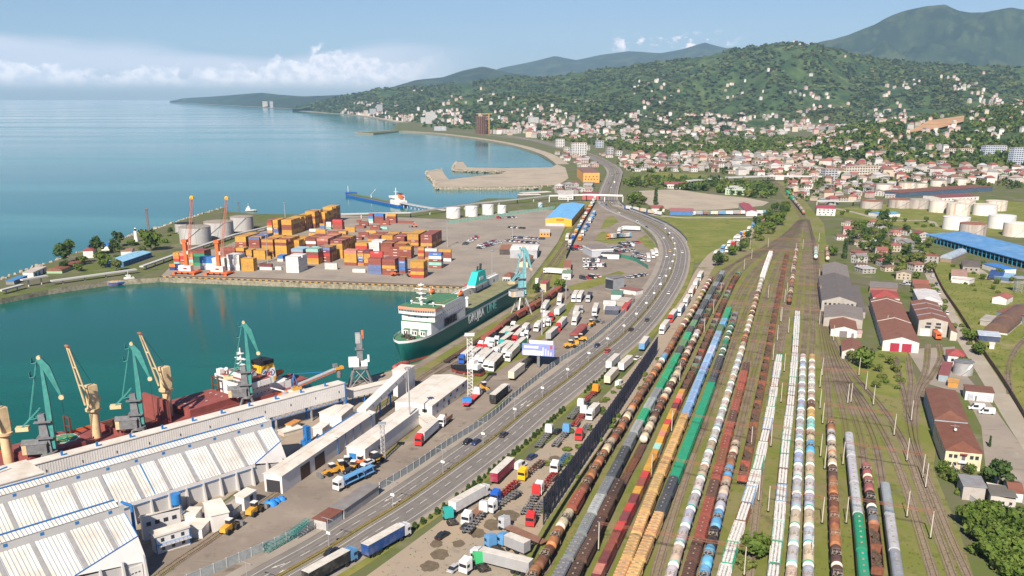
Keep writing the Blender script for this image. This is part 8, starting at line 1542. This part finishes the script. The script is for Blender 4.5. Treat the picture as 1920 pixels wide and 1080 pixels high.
def quad_mesh(name,v,mats,mi=None):
 n=len(v)//4;me=bpy.data.meshes.new(name);me.vertices.add(len(v));me.vertices.foreach_set('co',v.astype('f').ravel());me.loops.add(4*n);me.loops.foreach_set('vertex_index',np.arange(4*n,dtype='i'));me.polygons.add(n);me.polygons.foreach_set('loop_start',np.arange(0,4*n,4,dtype='i'));me.polygons.foreach_set('loop_total',np.full(n,4,'i'))
 for m in mats:me.materials.append(m)
 if mi is not None:me.polygons.foreach_set('material_index',mi.astype('i'))
 me.update(calc_edges=True);return me
def lob(seed,R,h0,h1,n):
 r=random.Random(seed);return[(r.uniform(-R,R)*.6,r.uniform(-R,R)*.6,r.uniform(h0,h1),R*r.uniform(.4,.65),R*r.uniform(.4,.65),R*r.uniform(.35,.6))for _ in range(n)]
SHAPES=[lob(1,4,3.2,6.5,8),lob(2,4.4,3,6,9),lob(3,3.4,3.5,8,8),[(0,0,1.2+k*1.5,1.5-k*.12,1.5-k*.12,1.3)for k in range(7)],lob(5,3.4,1,2.2,8),lob(6,4,.6,2.0,9)]
CROWN=[quad_mesh('crown',leaves(430,s,.50,i),[LEAF[(0,2,1,1,0,2)[i]]])for i,s in enumerate(SHAPES)]
TR=MB();TR.cyl((0,0,0),(.2,0,3),.32,M_BARK,7,.2);TR.cyl((.2,0,3),(1.4,.6,5),.18,M_BARK,5,.06);TR.cyl((.2,0,3),(-1.2,-.5,5.2),.18,M_BARK,5,.06);TR.cyl((.2,0,3),(.1,.8,6),.16,M_BARK,5,.05);TRUNK=TR.mesh('trunk')
def tree(p,v,S,label,group,cat='tree'):
 t=empty({'tree':'tree','bush':'bush','shrub':'shrub'}[cat],p,random.uniform(0,6.28),label,cat,group);S,Z=S if isinstance(S,tuple)else(S,S);t.scale=(S*random.uniform(.9,1.1),S*random.uniform(.9,1.1),Z*random.uniform(.9,1.1));link('crown',CROWN[v],t);link('trunk',TRUNK,t,scale=1 if v<4 else .35)
VN=['broad green','olive green','tall dark','slender dark','low green','spreading olive']
def tw(wpx,yb):return wpx/((yb-179.5)*.956/H)/8.
for x,yb,w,v,l in[(1412,1050,62,0,'large bright tree between the two rows of white sacks'),(1398,1064,40,5,'darker round bush at the foot of the tree between the sack rows'),(1868,918,60,2,'big round dark tree beside the grey block house'),(123,499,44,2,'large dark tree on the mole, leftmost'),(183,478,30,2,'dark tree before the white house on the mole'),(224,462,26,2,'dark tree by the breakwater on the mole'),(283,470,40,0,'green tree behind the long blue roof'),(193,498,28,0,'green tree at the end of the long blue roof'),(222,508,24,1,'olive bush before the long blue roof'),(215,474,22,2,'dark tree beside the round chimney'),(1050,548,26,0,'bright tree beside the junction track'),(1005,550,16,2,'dark round tree behind the blue crane'),(1190,383,26,0,'broad tree right of the highway bridge'),(1205,384,18,1,'olive tree beside the broad one near the bridge'),(1229,384,22,3,'tall columnar tree at the gravel field'),(1620,690,40,0,'tree by the small brown house'),(1596,678,22,1,'olive tree left of the small brown house'),(1813,590,1,0,''),(1583,485,26,3,'tall dark tree left of the red roofs'),(1648,478,20,3,'tall dark tree between the town houses'),(1702,492,26,3,'tallest dark tree by the yard'),(1722,495,24,0,'bright tree by the lane end'),(1655,425,26,2,'dark tree by the dirt road fork'),(1806,690,22,0,'tree by the silver tank'),(1835,665,24,0,'tree beside the depot lane'),(1815,640,26,0,'tree right of the striped depot'),(1560,480,20,0,'bush above the grey shed'),(1855,838,16,3,'palm like tuft in the office court'),(1550,515,12,4,'bush at the shed corner')]:
 if l:tree(G(x,yb),v,tw(w,yb),l,'trees and bushes','bush' if v>3 else 'tree')
def wood(P,n,seed,rad,S,vs,where,cat='tree'):
 r=random.Random(seed);random.seed(seed)
 for i,p in enumerate(sample(P,n,seed,rad)):v=r.choice(vs);tree(p,v,S*r.uniform(.7,1.25),'%s %s, %s from left %s'%(VN[v],cat,ordw(min(i,78)),where),'trees '+where,cat)
TAKEN.clear()
wood([(1800,965),(1850,955),(1930,1000),(1930,1085),(1860,1085)],34,1,1.6,.95,(4,0,5,0),'in the thicket at the lower right','bush');wood([(1570,430),(1640,420),(1740,450),(1750,500),(1735,535),(1610,500)],46,2,4,1.0,(0,1,2,0),'among the houses beside the sheds');wood([(1395,455),(1430,410),(1475,385),(1478,405),(1440,445),(1350,497),(1330,505)],40,3,5,1.15,(0,2,0,5),'on the bank above the rail throat');wood([(1700,545),(1760,530),(1790,590),(1835,660),(1820,680),(1780,620)],20,4,3,.7,(0,5,4),'along the lane','bush');wood([(1765,870),(1800,880),(1900,910),(1905,930),(1800,930),(1770,900)],18,5,2,.55,(4,0,5),'around the block house','bush');wood([(1610,690),(1660,640),(1700,690),(1690,740),(1630,725)],16,6,2.5,.5,(4,5,1),'on the scrub by the depot','bush');wood([(100,500),(250,455),(320,432),(330,440),(290,475),(240,500),(120,515)],26,7,4,.8,(0,4,2,5),'on the mole');wood([(1775,490),(1860,500),(1910,530),(1880,560),(1800,540)],16,8,4,.6,(4,0,5),'on the meadow edge','bush');wood([(1545,400),(1640,395),(1760,420),(1740,432),(1640,412)],14,9,5,.7,(4,0),'on the tank farm grass','bush');wood([(1150,375),(1180,372),(1210,385),(1260,404),(1220,404)],14,10,4,.6,(0,4),'beside the branch road','bush');wood([(1030,845),(1090,770),(1230,672),(1240,672),(1035,975),(1022,975)],40,11,1.2,.45,(4,5,4),'at the foot of the noise screen','bush')
for i in range(0,int(NROAD*.30)):
 d=MED[i:i+2];n=normals(d)[0];p=d[0]+n*14.6;x,y=PXY(p)
 if 700<x<1150 and not(1058<x<1092):tree(p,3,(.62,.21)if random.random()<.75 else(.4,.15),'small clipped cypress, number %s along the highway verge from the blue trailer'%ordw(min(78,max(0,i-13))),'clipped shrubs on the highway verge','shrub')
def forest(name,pts,S,label,nq,size,seed,mats=LEAF,fl=1.):
 base=[leaves(nq,SHAPES[k],size,40+k)for k in(0,1,2)];rg=np.random.default_rng(seed);V=[];MI=[]
 for i,p in enumerate(pts):
  a=rg.uniform(0,6.28);s=S*rg.uniform(.7,1.35);b=base[i%3]*s;ca,sa=cos(a),sin(a);V.append(np.stack([b[:,0]*ca-b[:,1]*sa+p[0],b[:,0]*sa+b[:,1]*ca+p[1],b[:,2]*fl+p[2]-s*1.2*fl],1));MI.append(np.full(nq,rg.choice([0,0,1,1,2])))
 o=link(name,quad_mesh(name,np.concatenate(V),mats,np.concatenate(MI)),kind='stuff',label=label)
def flatpts(P,n,seed):
 r=random.Random(seed);xs=[p[0]for p in P];ys=[p[1]for p in P];a,b=G(0,max(ys)).y,G(0,min(ys)).y;out=[]
 while len(out)<n:
  Yw=r.uniform(a,b);y=PXY((0,Yw,0))[1];x=r.uniform(min(xs),max(xs))
  if in_poly(P,x,y):
   p=G(x,y)
   if min((m-p).length for m in MED[::4])>18:out.append(p)
 return out
forest('tree_belt',flatpts([(1000,262),(1120,254),(1250,250),(1440,250),(1500,262),(1500,290),(1300,292),(1180,286),(1100,270)],1700,1),1.2,'wooded belt between the town and the valley',26,1.7,1)
forest('tree_belt',flatpts([(1165,350),(1190,338),(1330,342),(1450,352),(1460,365),(1430,374),(1330,360),(1210,352)],190,2),1.3,'hedge of trees behind the gravel field',60,1.0,2)
forest('town_trees',flatpts([(1130,318),(1170,298),(1440,296),(1690,316),(1925,328),(1925,355),(1690,352),(1480,385),(1470,340),(1330,325),(1200,325)],620,3),.95,'green trees between the houses of the main town',34,1.2,3)
forest('valley_trees',flatpts([(760,238),(960,246),(1440,240),(1925,240),(1925,228),(1300,232),(1000,238)],1300,4),1.7,'trees of the valley floor at the foot of the hills',14,2.2,4)
rr=random.Random(12)
def clear_of(S,pts,d):
 g={}
 for q in S:g.setdefault((int(q.x//d),int(q.y//d)),[]).append(q)
 return[p for p in pts if not any(abs(q.x-p.x)<d*.8 and abs(q.y-p.y)<d*.8 for a in(-1,0,1)for b in(-1,0,1)for q in g.get((int(p.x//d)+a,int(p.y//d)+b),()))]
fp=[]
while len(fp)<17000:
 x,t=rr.uniform(555,2000),rr.random()**1.25
 if noise.noise(Vector((x*.02,t*9,1)))+.6*noise.noise(Vector((x*.06,t*30,5)))>-.22:fp.append(Vector(FRONT.at(x,t)))
def hleaf(name,a,b,c):return ground_mat(name,[((*b,1),.0035,.40,.60,(1,1),6),((*c,1),.011,.46,.60,(1,1),5),((*b,.7),.12,.5,.68,(1,1),3)],a,.85)  # leaf colours with broad light and dark tones painted in for fold shading
HLEAF=[hleaf('hill_leaf_green',(.060,.092,.030),(.105,.128,.040),(.034,.060,.024)),hleaf('hill_leaf_dark',(.044,.072,.027),(.085,.108,.035),(.030,.054,.022)),hleaf('hill_leaf_olive',(.072,.095,.033),(.120,.135,.046),(.040,.066,.025))]
forest('hill_forest',clear_of(HSP,fp,30),2.0,'forest covering the front hills',10,3.7,5,HLEAF,.6)
kp=[]
while len(kp)<3600:
 x,t=rr.uniform(1405,2000),rr.random()
 if not(1695<x<1812 and .52<t<.9)and noise.noise(Vector((x*.03,t*7,2)))>-.28:kp.append(Vector(KNOLL.at(x,t)))
forest('hill_forest',clear_of(KSP,kp,20),1.35,'forest covering the near rise on the right',20,1.7,6)
WEED=[leaf_mat('weed_green',(.095,.130,.022),(.135,.155,.03)),leaf_mat('weed_dark',(.06,.095,.018),(.09,.115,.024)),leaf_mat('weed_dry',(.17,.155,.06),(.21,.18,.09))]
RY=[(935,1160),(1022,990),(1232,690),(1318,530),(1400,470),(1470,425),(1545,425),(1560,560),(1580,660),(1640,720),(1720,790),(1750,880),(1800,1000),(1850,1160)]
wp=[p for p in flatpts(RY,5200,31)if noise.noise(Vector((p.x*.05,p.y*.03,2)))>-.05];forest('weeds',wp,.085,'weeds and tufts of grass between the railway tracks',9,.9,32,WEED)
forest('weeds',flatpts([(1745,495),(1850,522),(1925,535),(1925,770),(1880,715),(1790,590)],700,33),.14,'weeds and tufts in the meadow behind the lane',9,.9,34,WEED)
forest('weeds',flatpts([(600,1150),(700,1080),(870,950),(1010,860),(1130,762),(1225,660),(1228,690),(1020,985),(950,1085)],260,35),.07,'sparse weeds on the gravel lot',9,.9,36,WEED)
M_FENCE=mat('fence_panel',(.30,.32,.32),.8,.2,.6,dirt=(.16,.19,.18),dirt_amt=.5,dscale=.4)
def fence(label,px_,step,h,m,mp,th=.12,zb=0.):
 t=thing('fence',label,'fence');P=resample([G(x,y)for x,y in px_],step);pm=MB();pm.bx(.12,step-.12,-th/2,th/2,.05,h,m);pm.bx(.1,step-.1,-th/2-.04,th/2+.04,h-.18,h-.04,m);pm=pm.mesh('panel');q=MB();q.bx(-.12,.12,-.14,.14,0,h+.15,mp);q=q.mesh('post')
 for a,b in zip(P,P[1:]):
  rz=atan2(b.y-a.y,b.x-a.x);link('post',q,t,loc=a,rz=rz);o=link('panel',pm,t,loc=a,rz=rz);o.scale.x=(b-a).length/step
fence('long grey panel fence along the highway footway',[(300,1118),(440,1058),(560,1006),(590,990)],4.2,3.0,M_FENCE,M_GREYWALL);fence('grey panel fence along the highway beside the port road',[(712,919),(782,876),(834,840),(920,785),(960,750),(1007,712),(1047,681),(1095,652),(1145,611),(1170,588),(1190,566)],4.2,2.8,M_FENCE,M_GREYWALL)
fence('dark rust topped wall along the depot lane',[(1738,480),(1765,540),(1798,590),(1838,655),(1882,720),(1930,800)],5,2.6,mat('wall_dark',(.13,.10,.075),.9,.3),M_ROOFRUST);fence('green sheet fence along the white oil tanks',[(838,420),(930,407),(1040,391)],6,3,mat('fence_green',(.22,.42,.33),.7),M_GREYWALL);fence('green mesh fence of the customs yard',[(1160,482),(1190,490),(1216,505)],5,3,mat('fence_dkgreen',(.04,.20,.14),.7),M_GREYST);fence('dark screen along the junction track',[(1061,486),(1088,430),(1116,381)],6,3.4,mat('screen_dark',(.03,.06,.065),.8),M_GREYST);fence('low dark fence between the tank wagons and the noise screen',[(985,1080),(1022,1008),(1082,912),(1140,826),(1232,690)],5,2.2,mat('fence_black',(.04,.042,.04),.85),M_BLACK);fence('concrete wall of the office court',[(1755,780),(1772,850),(1800,905),(1830,948),(1935,975)],5,2.2,M_GREYWALL,M_GREYWALL)
def parapet():
 t=thing('parapet','grey concrete parapet on the outside of the highway bend','parapet');q=MB();a,b=int(NROAD*.22),int(NROAD*.52);curb(q,MED[a:b],13.2,13.6,0,1.5,M_GREYWALL);q.build('wall',t);q=MB();curb(q,MED[a:b],13.62,13.7,0,3.4,mat('parapet_screen',(.10,.11,.12),.7));q.build('screen',t);q=MB();curb(q,MED[a:b],-13.4,-13.1,0,1.3,M_GREYWALL);q.build('inner_wall',t)
parapet()
def screen():
 t=thing('noise_screen','tall dark blue noise screen on posts along the railway','noise screen');P=resample([G(x,y)for x,y in[(1019,984),(1090,880),(1160,775),(1231,665)]],4.4);L_=4.4
 m=mat('screen_net',(.045,.060,.115),.5,.2);nt=m.node_tree;b=nt.nodes['Principled BSDF'];b.inputs['Alpha'].default_value=.5;fm=mat('screen_frame',(.022,.028,.055),.5,.1);q=MB();q.bx(.05,L_-.05,-.02,.02,3.0,9.5,m)
 for k in range(9):q.bx(0,L_,-.06,.06,1.6+k*.98,1.68+k*.98,fm)
 for k in range(4):q.bx(k*1.1-.04,k*1.1+.04,-.07,.07,1.2,9.5,fm)
 q=q.mesh('panel');p=MB();p.bx(-.16,.16,-.2,.2,0,9.8,fm);p=p.mesh('post')
 for a,c in zip(P,P[1:]):rz=atan2(c.y-a.y,c.x-a.x);link('panel',q,t,loc=a,rz=rz);link('post',p,t,loc=a,rz=rz)
screen()
M_BEAM=mat('gantry_red',(.27,.11,.07),.7,.2);PST=MB();PST.cyl((0,0,0),(0,0,9.2),.21,mat('post_concrete',(.46,.42,.36),.8,.1),8,.15);PST.bx(-.4,.4,-.4,.4,0,.5,M_BLACK);PST=PST.mesh('post')
GANT=[((1122,1032),(1395,1080)),((1221,897),(1422,940)),((1259,810),(1408,842)),((1274,715),(1449,757)),((1301,653),(1449,677)),((1320,625),(1457,640)),((1337,590),(1465,604)),((1351,556),(1471,568)),((1395,507),(1484,516)),((1470,697),(1541,705)),((1464,755),(1537,767)),((1445,838),(1538,857)),((1440,960),(1541,982)),((1586,982),(1744,1010)),((1580,872),(1729,897)),((1542,795),(1676,817)),((1537,727),(1623,732)),((1463,603),(1536,610)),((1475,555),(1537,561)),((1483,522),(1535,527)),((1492,476),(1533,478)),((1409,487),(1490,492)),((1440,465),(1505,468))]
for i,(a,b)in enumerate(sorted(GANT,key=lambda g:-g[0][1])):
 p,q_=G(*a),G(*b);t=thing('catenary_gantry','rust red lattice gantry across the tracks, %s counted from the near end'%ordw(i),'gantry',None,'gantries across the tracks');link('post',PST,t,loc=p);link('post',PST,t,loc=q_);q=MB();u,v=p+Vector((0,0,8.7)),q_+Vector((0,0,8.7));n=max(4,int((v-u).length/1.7))
 for z in(0,.7):
  for o in(-.3,.3):w=Vector((0,o,z));q.bar(u+w,v+w,.055,M_BEAM)
 for k in range(n):c,d=u.lerp(v,k/n),u.lerp(v,(k+1)/n);s=k%2;q.bar(c+Vector((0,-.3,.7*s)),d+Vector((0,-.3,.7*(1-s))),.04,M_BEAM);q.bar(c+Vector((0,.3-.6*s,.7)),d+Vector((0,-.3+.6*s,.7)),.03,M_BEAM);q.bar(c+Vector((0,.3-.6*s,0)),d+Vector((0,-.3+.6*s,0)),.03,M_BEAM)
 q.build('beam',t)
for i,(x,y)in enumerate([(1546,880),(1520,1060),(1440,1078),(1589,757),(1637,760),(1700,865),(1708,790),(1595,755),(1735,915),(1700,970),(1562,640),(1610,705),(1662,620),(1486,640),(1454,720),(1478,625),(1440,560),(1535,455),(1420,440),(1406,468)]):link('post',PST,empty('catenary_post',G(x,y),0,'single pale concrete mast in the rail yard, %s in the list of depth'%ordw(i),'mast','single masts in the rail yard'))
LM=MB();LM.cyl((0,0,0),(0,0,10),.1,M_ALU,7,.07);LA=MB();LA.bx(-.05,.05,-2,2,9.9,10.02,M_ALU);[LA.bx(-.12,.12,y-.4,y+.4,9.8,10,M_GREYST)for y in(-2,2)];LF=MB();LF.bx(-.03,.03,-.9,.9,6,7.1,M_BRTEXT);LM,LA,LF=LM.mesh('pole'),LA.mesh('lamp_arm'),LF.mesh('flag_sign')
for k in range(24):
 i=4+k*8;d=MED[i+1]-MED[i];t=empty('street_lamp',MED[i],atan2(d.y,d.x),'double armed street lamp on the median, %s from the bottom edge'%ordw(k),'street lamp','street lamps on the highway median');link('pole',LM,t);link('lamp_arm',LA,t);link('flag_sign',LF,t,scale=.8)
for x,yb,yt,l in[(769,808,690,'tall pale light mast in front of the wide white hall'),(1016,628,545,'tall grey light mast beside the ferry lorries'),(1061,562,520,'light mast by the junction track'),(503,506,440,'light mast among the white stacks'),(923,542,470,'light mast on the quay corner'),(839,463,415,'light mast beside the right container stacks'),(961,450,422,'light mast in the middle of the concrete yard'),(535,412,380,'light mast behind the far container block'),(985,396,400,'')]:
 if l:h=HGT(x,yb,yt);t=thing('light_mast',l,'light mast',None,'light masts of the port',G(x,yb));q=MB();q.cyl((0,0,0),(0,0,h),.42,M_ALU,8,.2);q.build('pole',t);q=MB();q.cyl((0,0,h),(0,0,h+.3),1.2,M_ALU,10);[q.box((1.2*cos(a),1.2*sin(a),h-.2),(.5,.5,.5),M_GREYST)for a in range(6)];q.build('floodlights',t)
for x,yb,yt,w,m,l in[(882,742,628,2.2,M_WHITE,'white lattice floodlight mast beside the stranded boat'),(719,862,795,1.4,M_ALU,'short lattice floodlight mast by the white shed'),(280,444,392,1.5,M_ROOFRUST,'rusty lattice radio mast on the mole'),(448,398,379,1.4,M_GREYST,'dark lattice beacon behind the silos'),(1907,548,520,4,M_ALU,'pale lattice pylon at the meadow edge')]:h=HGT(x,yb,yt);t=thing('lattice_mast',l,'lattice mast',None,None,G(x,yb));q=MB();lattice(q,(0,0,0),(0,0,h),w,max(8,int(h/1.6)),m,.12);q.build('mast',t);q=MB();q.bx(-w,w,-w,w,h,h+.4,m);q.build('platform',t)
def billboard():
 o=G(1009,690);z0,z1=HGT(1009,690,667),HGT(1009,690,645);t=thing('billboard','wide lilac billboard with white lettering above the port road','billboard',frame(o,G(1041,669)-G(980,665)));w=(1041-980)/((690-179.5)*.956/H)/2;q=MB();q.bx(-w,w,-.2,.2,z0,z1,mat('poster_blue',(.20,.24,.55),.5,.25,.12));q.build('panel',t);q=MB();q.bx(-w+.3,w*.3,-.26,-.2,z0+.3,z0+(z1-z0)*.42,M_BRTEXT)
 for k in range(5):q.bx(w*.1+k*1.3,w*.1+.8+k*1.3,-.27,-.2,z0+.3,z0+2.2+(k*7%4)*.8,M_GREYWALL)
 q.bx(w-2.2,w-1,-.27,-.2,z1-2.2,z1-.6,M_HULLRED);q.build('poster',t);
 o_=link('lettering',text_mesh('CITY.GE',1.5,M_BRTEXT),t)if False else None
 q=MB();q.bx(-w+1,0,-.28,-.2,z1-2.2,z1-1.2,M_BRTEXT);q.build('headline',t);q=MB();q.bx(-.7,.7,.3,1.7,0,z0+2,M_GREYST);q.bx(-w,w,.3,.8,z0+.4,z0+.8,M_GREYST);q.build('post',t)
 q=MB();q.add([(-w,.2,z0),(w,.2,z0),(w-3,7,z0),(-w+3,7,z0)],[(0,1,2,3)],M_GREYST);q.bx(-w+2,w-2,6.8,7.1,z0,z1,M_WHITE);q.build('back_panel',t)
billboard()
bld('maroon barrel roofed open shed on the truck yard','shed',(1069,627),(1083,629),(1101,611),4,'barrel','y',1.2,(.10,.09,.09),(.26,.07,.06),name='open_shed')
t=thing('crane_boom','green lattice crane boom lying along the fence','crane boom');q=MB();lattice(q,G(495,1030,1.6),G(575,985,1.6),1.9,12,M_TEALC,.08);lattice(q,G(545,1000,3.2),G(577,976,4.5),1.4,7,M_TEALC,.08);q.build('lattice',t)
M_PUD=mat('puddle_water',(.14,.105,.065),.6,.25,.5)
rr=random.Random(4)
for x,y,w in[(958,925,5),(950,968,6),(925,985,5),(895,1000,4),(825,1040,4),(805,1062,4),(818,1020,3),(1040,860,3.5),(1000,955,3),(860,1020,3)]:p=G(x,y);MB().prism([(p.x+w*.75*cos(a*.35)*rr.uniform(.7,1.),p.y+w*sin(a*.35)*rr.uniform(.7,1.))for a in range(18)],.085,.09,M_PUD).build('puddle',kind='structure')
t=thing('quay_kerb','black and yellow striped kerb along the container quay','kerb');P=resample([QA,QB],2.4);q=MB();y_=MB()
for i,(a,b)in enumerate(zip(P,P[1:])):(q if i%2 else y_).bar(a+Vector((0,.3,.35)),b+Vector((0,.3,.35)),.5,M_YEL if i%2 else M_BLACK,.45)
q.build('yellow_blocks',t);y_.build('black_blocks',t)
t=thing('quay_fenders','row of dark fenders on the container quay wall','fender')
for a in resample([QA,QB],6.2):q=MB();q.bx(a.x-.45,a.x+.45,a.y-.9,a.y+.05,-3.5,.1,M_BLACK);q.build('fender',t)
rk=MB();mr=mat('rock',(.33,.28,.22),.95,.35,.6)
for px_ in([(818,352),(960,352),(1047,348)],[(818,352),(812,337),(800,322),(828,317)],[(855,303),(850,317),(876,319),(948,321)],[(0,524),(95,491),(236,445),(330,416),(420,389)],[(665,248.5),(742,244)]):
 for p in resample([G(x,y)for x,y in px_],2.6):rk.box((p.x+rr.uniform(-2,2),p.y+rr.uniform(-3,3),rr.uniform(-1.6,.6)),(rr.uniform(1.5,3.6),rr.uniform(1.5,3.6),rr.uniform(1.2,2.6)),mr,rz=rr.uniform(0,3),taper=(.6,.7))
rk.build('breakwater_rocks',kind='stuff',label='rough stones along the breakwater and the sand spit')
